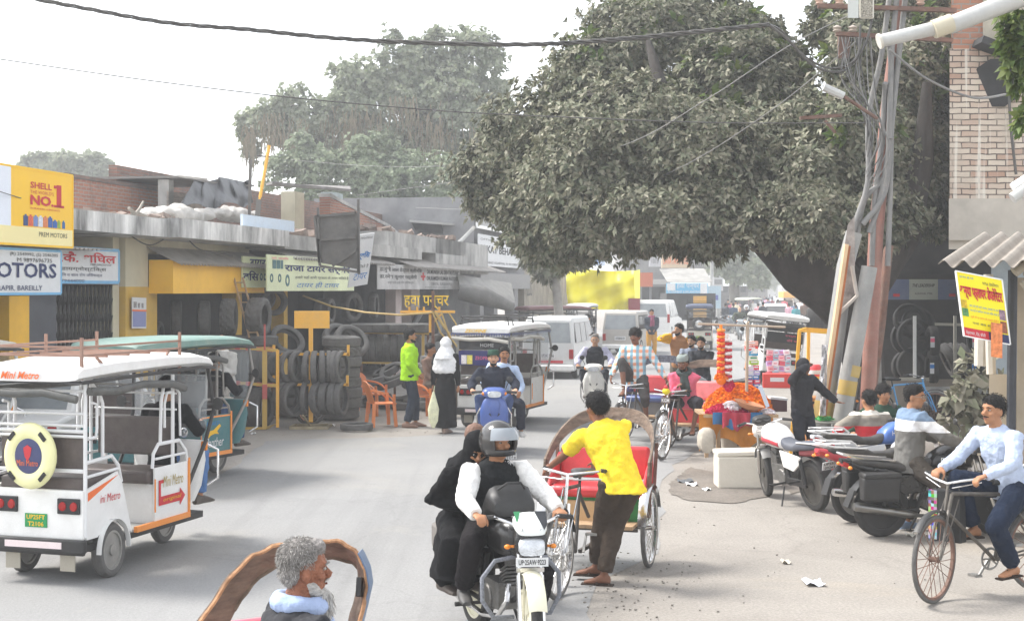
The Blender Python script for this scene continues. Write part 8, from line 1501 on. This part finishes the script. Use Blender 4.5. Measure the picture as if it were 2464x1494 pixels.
# white thermocol box
T=thing('insulated_box','dirty white foam box with loose lid on the ground in front of the stall','box',(W(1785,0,17.9).x,17.9,0),0); q=MB(); q.box((0,0,.20),(.66,.42,.40)); TH=mat('dirty_foam',C('e4dccc'),.85,0,.12,3,.3,14,dust=.25); q.build('box_body',TH,T,0,.02); q=MB(); q.box((0.0,.01,.435),(.68,.44,.06),(0,-1.5,0)); q.build('lid',TH,T,0,.015)
T=thing('sack','pale sack hanging under the flower table beside the box','bag',tuple(W(1700,1085,18.8))); q=MB(); q.ylo([(-.1,.12,.08,.14),(0,.15,.13,.17),(.12,.14,.08,.14)],12,2.4); q.build('sack_body',mat('pale_jute',(.45,.4,.33),.9,0,.2,10,.4),T,60)
T=thing('sack','white cloth bags lettered N under the flower table','bag',tuple(W(1785,1080,19.2))); q=MB(); q.box((0,0,.14),(.55,.2,.34)); q.build('sack_body',mat('pale_jute',(0,0,0)),T,0,.05); text('N',(-.08,-.104,.05),(1,0,0),(0,0,1),.18,.14,INK,T)
T=thing('counter_box','maroon box with papers on the back of the stall','box',tuple(W(1868,975,19.6))); q=MB(); q.box((0,0,0),(.26,.2,.16)); q.build('box_body',paint('4a1c28',.6,.1),T,0); q=MB(); q.box((0.02,0,.1),(.24,.22,.03),(0,6,0)); q.build('papers',SGNW,T,0)
q=MB(); q.box((0,0,.12),(.05,.03,.3),(0,-20,0)); o=q.build('mobile_stand',paint('c8d8e8',.5,.1),None,0); o.location=W(1838,975,19.0); tag(o,'pale blue upright card leaning by the marigolds','card')
T=thing('red_carton','red printed carton strapped on the motorcycle behind the stall','box',tuple(W(1869,915,20.6)),8); q=MB(); q.box((0,0,0),(.40,.3,.20)); q.build('box_body',paint('d84038',.5,.08),T,0); q=MB(); q.box((.0,-.152,.02),(.2,.004,.06)); q.build('print',SGNW,T,0)
# yellow frame rack
T=thing('yellow_frame_rack','tall open yellow steel rack filled with cartons beside the leaning poles','rack',tuple(G(1952,1100))); L0=V(T.location); yy_=L0.y; A=lambda u,v,d=0:W(u,v,yy_+d)-L0; q=MB()
for u0,u1,d in((1902,1924,0),(1966,1998,0),(1940,1946,.8),(2010,2000,.8)): q.bar(A(u0 if d==0 else u0,1095,d),A(u1,795,d),.045)
for v in(795,905,990,1060): q.bar(A(1924-(v-795)*.08,v),A(1998-(v-795)*.1,v+6),.04); q.bar(A(1924-(v-795)*.08,v),A(1940,v-4,.8),.04); q.bar(A(1998-(v-795)*.1,v+6),A(2004,v,.8),.04)
q.bar(A(1940,791,.8),A(2004,795,.8),.04); q.build('rack_frame',paint('f0b428',.5,.1),T,0)
for i,(v,c,lb) in enumerate(((1035,'c08048','brown carton on the lower tier of the yellow rack'),(975,'c89058','brown carton with dark print on the middle tier of the yellow rack'),(1085,'b87840','brown carton at the foot of the yellow rack'))):
    Tb=thing('carton',lb,'box',tuple(W(1958,v,yy_+.45)),0,'cartons in the yellow rack'); q=MB(); q.box((0,0,0),(.34,.5,.26)); q.build('box_body',mat('cardboard',C('c08a56'),.8,0,.1,4,.1),Tb,0); q=MB(); q.box((-.05,-.252,.06),(.16,.004,.04)); q.build('print',INK,Tb,0)
Tb=thing('candy_jar','red and white striped jar on the upper tier of the yellow rack','jar',tuple(W(1962,893,yy_+.3))); q=MB(); q.lathe([(.001,-.1),(.09,-.1),(.1,.05),(.07,.1),(.001,.1)],(0,0,0),(0,0,1),16); q.build('jar_body',paint('e04048',.4,.05),Tb); q=MB(); q.lathe([(.102,-.04),(.103,0),(.102,.02)],(0,0,0),(0,0,1),16); q.build('white_stripe',SGNW,Tb)
T=thing('stool','grey slatted stool with green leaves on top at the pole foot','stool',tuple(G(1985,1120)),10); q=MB(); 
for i in range(5): q.box((0,-.16+i*.08,.62),(.42,.06,.02))
for a,b in((-1,-1),(1,-1),(-1,1),(1,1)): q.bar((a*.18,b*.16,0),(a*.18,b*.16,.61),.03)
q.build('stool_frame',paint('9a9890',.7,.3),T,0)
P=np.array([[random.uniform(-.12,.12),random.uniform(-.1,.1),.64] for i in range(26)]); foliage('leaf_bunch',P,np.tile([0,0,1.],(26,1)),4,.08,.3,leafmat('fresh_green',[C('38a050'),C('58c068')],.6,.2),T,0,1,rs)
# ---- pole cluster
PG=mat('galvanised_grey',(.30,.31,.31),.6,.2,.25,3,.15,dust=.3); PR=mat('red_oxide',(.30,.11,.08),.7,0,.25,4,.2,dust=.25); PK=mat('cable_grey',(.16,.165,.17),.7,0,.2,5,.1,dust=.3); YB=paint('b89830',.7,.3)
def pole(name,label,pts,r,m,cat='pole',n=14,extra=None,group=None):
    T=thing(name,label,cat,tuple(W(*pts[0])),0,group); L0=V(T.location); q=MB(); q.tube([W(*p)-L0 for p in pts],r,n); q.build('shaft',m,T,60); return T
y=20.4
t1=pole('steel_pole','thick grey steel pole leaning left with faded yellow bands, nearer the stall',[(1960,1114,y),(2005,850,y),(2034,640,y),(2055,560,y)],[.15,.135,.125,.12],PG); t2=pole('steel_pole','thickest grey steel pipe leaning over the seated pair with a square cut top',[(2008,1112,y-.2),(2048,880,y-.2),(2092,642,y-.2)],[.14,.125,.115],PG)
for T_,pts in((t1,[((1985,965),(1978,1010),.146,y)]),(t2,[((2052,878),(2046,905),.127,y-.2),((2042,915),(2036,950),.133,y-.2)])):
    for a,b,r,yy in pts: q=MB(); q.tube([W(*b,yy)-V(T_.location),W(*a,yy)-V(T_.location)],r,14,caps=False); q.build('yellow_band',YB,T_,60)
pole('electric_pole','tall rust red electricity pole rising out of the leaning bundle',[(2086,1010,21),(2098,760,21),(2108,560,21),(2135,260,21),(2160,60,21),(2172,-60,21)],[.115,.11,.11,.10,.09,.085],PR)
pole('rusty_pole','slim rusty pole with a brown sleeve to the right of the red one',[(2092,985,21.4),(2120,780,21.4),(2137,600,21.4),(2142,590,21.4)],[.07,.07,.07,.06],RUST); pole('dark_pole','dark square steel post upright in the pole bundle',[(2110,985,21.6),(2106,760,21.6),(2107,540,21.6)],[.08,.08,.08],mat('dark_zinc',(.13,.13,.13),.6,.3,.3,5,.2,dust=.3)); pole('brown_pole','thin brown pole crossing behind the thick grey pipe',[(2030,1060,21.8),(2070,850,21.8),(2105,640,21.8)],[.07,.07,.07],BROWN)
cab=[[(2042,700),(2052,560),(2088,440),(2090,280),(2120,140),(2142,-20)],[(2075,540),(2130,460),(2140,300),(2146,120),(2160,-20)],[(2092,560),(2120,470),(2142,330),(2158,180),(2180,-20)],[(2058,600),(2080,480),(2130,420),(2148,250),(2138,80)],[(2136,640),(2142,460),(2144,330)],[(2098,640),(2105,480),(2122,340),(2130,200)]]
lc=['fat grey cable bending out along the stall side of the red pole','fat grey cable curving across the middle of the red pole','long grey cable sweeping to the brick block side of the red pole','grey cable looping behind the red pole','straight grey conduit on the hut side of the bundle','slim grey cable following the red pole upward']
for pts,lb in zip(cab,lc):
    P3=[]; 
    for i in range(len(pts)-1):
        for k_ in range(4):
            t=k_/4; p0=pts[max(i-1,0)];p1=pts[i];p2=pts[i+1];p3=pts[min(i+2,len(pts)-1)]
            f=lambda a,b,c,d:.5*((2*b)+(-a+c)*t+(2*a-5*b+4*c-d)*t*t+(-a+3*b-3*c+d)*t**3); P3.append((f(p0[0],p1[0],p2[0],p3[0]),f(p0[1],p1[1],p2[1],p3[1]),20.75+.03*len(lb)%.2))
    P3.append((*pts[-1],20.8)); pole('cable',lb,P3,.042,PK,'cable',8,group='fat cables strapped to the pole bundle')
T=thing('wood_plank','tall raw plank with an orange painted edge leaning on the poles','plank',tuple(W(1985,905,20.0))); L0=V(T.location); q=MB(); q.bar(W(1976,1000,20)-L0,W(2036,588,20)-L0,.05,.12); q.build('plank_body',mat('pale_plank',C('d8b890'),.8,0,.15,3,.3),T,0); q=MB(); q.bar(W(1983,1000,20.05)-L0,W(2042,592,20.05)-L0,.04,.10); q.build('dark_edge',mat('orange_stain',C('b06838'),.8,0,.5,2,.2),T,0)
T=thing('peeling_hoarding','torn paper covered board wedged between the plank and grey poles','board',tuple(W(2010,760,20.2))); L0=V(T.location); PPR=mat('torn_paper',(.33,.29,.26),.9,0,.6,5,.6,12)
q=MB(); q.hexa([W(u,v,20.2+d)-L0 for (u,v) in((2005,770),(2058,705),(2045,520),(2052,515)) for d in(0,.03)][:4]+[W(u,v,20.2+d)-L0 for (u,v) in((2040,540),(2056,520)) for d in(0,.03)]); q.build('board_sheet',PPR,T,0); q=MB(); q.tube([W(2008,765,20.1)-L0,W(2062,712,20.1)-L0,W(2050,640,20.1)-L0],.03,6); q.build('white_edge',paint('b8b0a8',.8,.3),T)
T=thing('plastic_wrap','shreds of clear plastic tied down the side of the plank','plastic sheet',tuple(W(1985,900,19.9))); L0=V(T.location); q=MB(); q.grid(lambda a,b:W(1978-5*b+14*a,830+b*170,19.9-.04*sin(a*9+b*22))-L0,4,18,.004); q.build('sheet',mat('milky_plastic',(.6,.6,.62),.3,0,.3,9,.6,alpha=.7),T,60)
# crossarms, boxes, insulators
T=thing('crossarm','upper rusty crossarm with insulators on the red pole','crossarm',tuple(W(2160,20,21))); L0=V(T.location); q=MB(); q.bar(W(1968,15,20.8)-L0,W(2300,26,20.8)-L0,.09,.06); q.build('beam',RUST,T,0)
for u in(1972,2020,2215): q=MB(); c=W(u,14,20.8)-L0; q.lathe([(.03,0),(.07,.03),(.04,.05),(.07,.08),(.04,.10),(.05,.14),(.001,.15)],c,(0,0,1),12); q.build('insulator',paint('c8a898',.4,.2),T)
T=thing('crossarm','lower rusty crossarm with insulators behind the lamp arm','crossarm',tuple(W(2160,90,21))); L0=V(T.location); q=MB(); q.bar(W(2012,82,20.85)-L0,W(2292,98,20.85)-L0,.08,.06); q.bar(W(2030,85,20.9)-L0,W(2030,140,20.9)-L0,.16,.1); q.build('beam',RUST,T,0)
for u in(2014,2052,2288): q=MB(); c=W(u,80,20.85)-L0; q.lathe([(.03,0),(.07,.03),(.04,.05),(.07,.08),(.04,.10),(.001,.12)],c,(0,0,1),12); q.build('insulator',paint('b0a498',.4,.2),T)
T=thing('crossarm','short far crossarm half lost in the leaves','crossarm',tuple(W(1950,280,23))); L0=V(T.location); q=MB(); q.bar(W(1925,285,22)-L0,W(2025,278,22)-L0,.07,.05); q.bar(W(1985,290,22)-L0,W(2010,320,22)-L0,.04); q.build('beam',RUST,T,0)
T=thing('junction_box','open cream junction box full of contacts on the upper crossarm','junction box',tuple(W(2085,48,20.5))); L0=V(T.location); q=MB(); q.hexa([W(u,v,20.5+d)-L0 for v in(46,-12) for d in(0,.2) for u in(2068,2103)]); q.build('box_body',paint('dcd8cc',.5,.2),T,0,.02); q=MB(); q.hexa([W(u,v,20.47+d)-L0 for v in(42,-10) for d in(0,.03) for u in(2072,2100)]); q.build('contact_panel',mat('contacts',(.35,.32,.26),.6,.2,.9,40,.3),T,0); q=MB(); q.hexa([W(u,v,20.45+d)-L0 for v in(44,-12) for d in(0,.03) for u in(2040,2066)]); q.build('door',paint('c8ccc8',.5,.2),T,0)
# street lamps
LG=mat('lamp_housing',(.52,.53,.52),.5,.1,.15,5,.1,dust=.25)
T=thing('tube_light','large pale grey tube light housing reaching in from the upper corner','street lamp',tuple(W(2400,40,12))); L0=V(T.location); q=MB(); q.tube([W(2116,100,12)-L0,W(2262,66,12)-L0],[.055,.06],12); q.tube([W(2285,62,12)-L0,W(2520,-30,12)-L0],[.075,.085],12); q.build('housing',LG,T,60); q=MB(); q.tube([W(2246,72,11.98)-L0,W(2290,56,11.98)-L0],.08,12); q.build('clamp',paint('c8c0a8',.6,.3),T); q=MB(); q.tube([W(2114,101,12)-L0,W(2120,99,12)-L0],.066,12); q.build('end_cap',paint('d0ccc0',.6,.2),T)
T=thing('tube_light','small weathered lamp arm sticking out of the leaves beyond the red pole','street lamp',tuple(W(2010,225,19))); L0=V(T.location); q=MB(); q.tube([W(1982,210,19)-L0,W(2030,232,19)-L0],.055,8); q.build('housing',LG,T); q=MB(); q.tube([W(2030,232,19)-L0,W(2110,285,20)-L0],.025,6); q.build('arm',RUST,T)
T=thing('tube_light','twin white tube fittings entering beside the brick block','street lamp',tuple(W(2450,440,12.5))); L0=V(T.location); q=MB(); q.tube([W(2436,452,12.5)-L0,W(2530,390,12.5)-L0],.04,10); q.build('housing',WHT,T); q=MB(); q.tube([W(2436,478,12.45)-L0,W(2530,410,12.45)-L0],.05,10); q.build('lower_housing',LG,T)
# wires
def wire(label,pts,r,m=PK,name='wire',y=20.5,twist=0,grp=None):
    P3=[]
    for i in range(len(pts)-1):
        for k_ in range(10):
            t=k_/10; p0=pts[max(i-1,0)];p1=pts[i];p2=pts[i+1];p3=pts[min(i+2,len(pts)-1)]; f=lambda a,b,c,d:.5*((2*b)+(-a+c)*t+(2*a-5*b+4*c-d)*t*t+(-a+3*b-3*c+d)*t**3)
            P3.append(W(*[f(p0[j],p1[j],p2[j],p3[j]) for j in range(2)],(f(p0[2],p1[2],p2[2],p3[2]) if len(p1)>2 else y)))
    P3.append(W(pts[-1][0],pts[-1][1],pts[-1][2] if len(pts[-1])>2 else y)); q=MB()
    if twist:
        for s_ in range(3): q.tube([p+V((0,cos(i*.9+s_*2.1),sin(i*.9+s_*2.1)))*r*1.0 for i,p in enumerate(P3)],r*.75,6)
    else: q.tube(P3,r,5)
    return tag(q.build(name,m,None,60),label,'wire',grp)
WK=mat('wire_black',(.03,.032,.035),.6,0,.2,5,0,dust=.2)
wire('thick twisted black cable bundle sagging across the sky into the tree',[(20,-14),(200,20),(400,55),(600,72),(800,92),(1000,103),(1240,108),(1400,102),(1550,90),(1700,75),(1850,60)],.018,WK,'cable_bundle',17,1)
wire('cable loop dropping from the bundle end into the leaves',[(1850,60,17),(1900,100,18),(1960,160,20),(2030,170,20.6),(2080,110,20.6),(2100,40,20.6)],.018,WK); wire('second cable loop dropping beside the first',[(1850,60,17),(1880,75,18),(1935,135,20),(2000,165,20.6),(2060,140,20.6),(2070,60,20.6)],.016,WK)
wire('single black wire crossing below the twisted bundle',[(-20,140),(350,193),(700,235),(1000,262),(1200,275),(1700,295),(2080,296)],.008,WK,'wire',18); wire('faint thin wire high over the hazy tree',[(430,0),(700,38),(1000,80),(1300,130),(1500,150)],.005,WK,'wire',30)
wire('grey wire running up through the tree from the clinic roof',[(860,470,40),(1200,420,32),(1500,350,24),(1700,240,21),(1900,110,20.5),(2060,30,20.5)],.008,PK); wire('grey wire crossing the tree to the far side',[(1000,500,45),(1300,500,30),(1600,420,24),(1850,270,22),(2060,100,20.6)],.008,PK)
wire('thin wire hanging over the hazy tree foot',[(700,385,50),(900,400,45),(1100,395,38),(1350,340,28)],.007,PK); wire('wire drooping from the red pole to the brick block',[(2140,120,20.6),(2230,190,21),(2340,235,22),(2420,228,23)],.02,PK); wire('cable hanging down the brick block face',[(2420,20,23.8),(2425,150,23.8),(2432,300,23.8),(2445,420,23.8)],.025,WK)
wire('thin wire passing in front of the yellow billboard',[(-20,455,18),(60,480,19),(180,512,21),(330,540,24)],.006,WK); wire('loose black wire looping under the roof ledge',[(300,556,23),(360,590,24),(430,560,25),(480,600,25.5),(560,615,27)],.012,WK); wire('black wire tangle lying over the tin canopy',[(380,612,25),(440,604,26),(520,620,27),(600,640,28.5)],.012,WK)
for i in range(16):
    u=2020+i*5; wire('%s loose thin wire of the tangle below the crossarms, counted towards the brick block'%(ORD+['fifteenth','sixteenth'])[i],[(u,90,20.7),(u+20*sin(i),160+6*i,20.6),(u+45+10*cos(i*2),230+9*i,20.6),(2090+8*sin(i),330+8*i,20.7)],.008,PK if i%2 else WK,'wire',20.6,0,'tangled wires at the pole head')
# ---- litter, stones
rr=random.Random(5)
for i,(u,v,c,w_,lb) in enumerate([(1957,1405,'d8dce4',.16,'crumpled silver grey wrapper lying on the open road'),(1665,1168,'e8e8e8',.14,'white scrap on the damp soil by the foam box'),(1650,1160,'585c60',.2,'grey plastic film crumpled on the damp soil'),(1700,1180,'d0d0cc',.1,'small white scrap near the box foot'),(800,1025,'e8e8e4',.1,'white cup litter below the tyre stand'),(830,1030,'b8b4ac',.12,'grey scrap in front of the tall stack'),(1890,1355,'c8c0b0',.08,'beige chip on the dusty lane'),(2190,1290,'e0dcd0',.08,'pale scrap behind the bicycle'),(1270,1200,'e0e0dc',.05,'tiny white scrap on the tarmac'),(610,1045,'e0e0e0',.08,'white litter by the teal rickshaw wheel')]):
    p=G(u,v); q=MB(); q.grid(lambda a,b:(p.x+(a-.5)*w_,p.y+(b-.5)*w_*1.4,.022+.018*sin(a*7+i)*cos(b*6)),5,5,.003); tag(q.build('litter',paint(c,.5,.05),None,30),lb,'litter')
q=MB()
for i in range(300):
    if i%2: u=rr.gauss(1520,90);v=rr.gauss(1400,60)
    else: u=rr.choice([rr.gauss(1650,120),rr.gauss(900,150),rr.gauss(1400,60),rr.gauss(2100,200)]);v=rr.choice([rr.gauss(1100,60),rr.gauss(1350,80)]) if u>1100 else rr.gauss(1040,8)
    if v<1010: continue
    p=G(u,v); s_=rr.uniform(.003,.012); q.ell((p.x,p.y,s_*.4+.004),(s_*rr.uniform(.8,1.6),s_,s_*.7),5,4)
tag(q.build('gravel',mat('gravel_stone',(.24,.22,.195),.9,0,.3,20,.2),None,0),'loose grit and small stones scattered over the road edge','gravel',kind='stuff')
# ---- agrawal tyre display
for i,(u,v,r,lb) in enumerate(((2200,808,.34,'upper round tyre on the white post display facing us'),(2200,878,.34,'lower round tyre on the white post display facing us'),(2190,770,.33,'tyre leaning over the top of the display'),(2210,780,.33,'second tyre leaning over the top of the display'))):
    p=W(u,v,27+.25*(i>1)); tyre(tuple(p),(.1,-1,.0 if i<2 else .4),r,.12,r-.07,'slick',lb,'tyres on the white post display',RUBD)
for i in range(6): tyre(tuple(W(2184+i*1.5,812+(i%2)*70,27.3+.16*i)),(.1,-1,0),.33,.12,.26,'slick','%s tyre from the front behind the %s round tyre on the white post'%(ORD[i//2],['upper','lower'][i%2]),'tyres on the white post display',RUBD)
for i,(u,v) in enumerate(((2244,822),(2243,885),(2345,822),(2344,885))): tyre(tuple(W(u,v,26.9)),(1,-.05,0),.30,.17,.18,'road','%s display tyre with a bright label seen edge on at the plinth'%['upper inner','lower inner','upper outer','lower outer'][i],'labelled tyres at the plinth',RUBD); o=board('tyre_label','%s bright paper label on the display tyre tread'%['upper inner','lower inner','upper outer','lower outer'][i],'label',W(u-5,v+14,26.55),W(u+5,v+14,26.55),W(u-5,v-12,26.55),SGNW,[('#',.0,.5,1,.35,inkB if i%2 else inkP,'print')],t=.004)
for i in range(4): tyre(tuple(W(2285+i*14,868,28.6)),(1,-.1,.45),.38,.18,.22,'road','%s tyre slanting in the row inside the shaded shop'%ORD[i],'slanting tyres in the shaded shop',RUBD)
T=thing('display_post','white steel upright holding the round display tyres','post',tuple(W(2200,912,26.8))); L0=V(T.location); q=MB(); q.bar(W(2201,912,26.8)-L0,W(2201,760,26.8)-L0,.06,.03); q.build('upright',WHT,T,0); q=MB(); q.bar(W(2165,912,26.8)-L0,W(2242,912,26.8)-L0,.06); q.bar(W(2250,780,27.2)-L0,W(2350,782,27.2)-L0,.05); q.bar(W(2298,915,27)-L0,W(2298,760,27)-L0,.05); q.build('base_rail',paint('b0aca0',.6,.3),T,0)
bicycle('blue and white bicycle parked behind the pole bundle by the tyre shop',(W(2105,0,24.6).x,24.6,0.0),80,paint('4a98d0',.4,.1))
# tyre shop far down the road under the tree, rail of tyres
for i in range(8): tyre(tuple(W(1955+i*7,745,95)),(1,-.2,0),.5,.25,.3,'slick','%s grey tyre from the road in the far kerb row under the trunk'%ORD[i],'far tyre row under the trunk')
for i in range(7): tyre(tuple(W(1950+i*8,770,42)),(1,-.2,0),.34,.22,.2,'slick','%s dark tyre from the road in the row beside the tilted electric rickshaw'%ORD[i],'dark tyre row beside the tilted rickshaw',RUBD)
fbox('blue_banner','small blue banner with white Hindi lines under the far trunk','banner',1962,2000,711,746,60,.1,paint('3c5ca0',.6,.1),items=[('बाहर से',1972,1990,722,728,inkW),('माहिर है',1970,1992,730,736,inkW)])
T=thing('teal_awning','small teal awning far down the road beneath the trunk','awning',tuple(W(1945,710,150))); q=MB(); q.ell((0,0,0),(1.8,1.2,.5),12,6); q.build('cloth',paint('50b0a0',.6,.1),T)
for i,(u,y,z0,z1,lb) in enumerate(((1713,97,765,585,'hazy pale utility pole at the edge of the old grey block'),(1728,110,760,560,'second hazy utility pole beside the first'),(1867,230,735,660,'thin far utility pole over the traffic'))):
    T=thing('utility_pole',lb,'pole',(W(u,0,y).x,y,0)); h=W(u,z1,y).z; q=MB(); q.tube([(0,0,0),(0,0,h)],[.16,.1],8); q.build('shaft',PG,T); q=MB(); q.bar((-.8,0,h-.5),(.8,0,h-.5),.1); q.build('crossbar',PG,T,0)
flush()
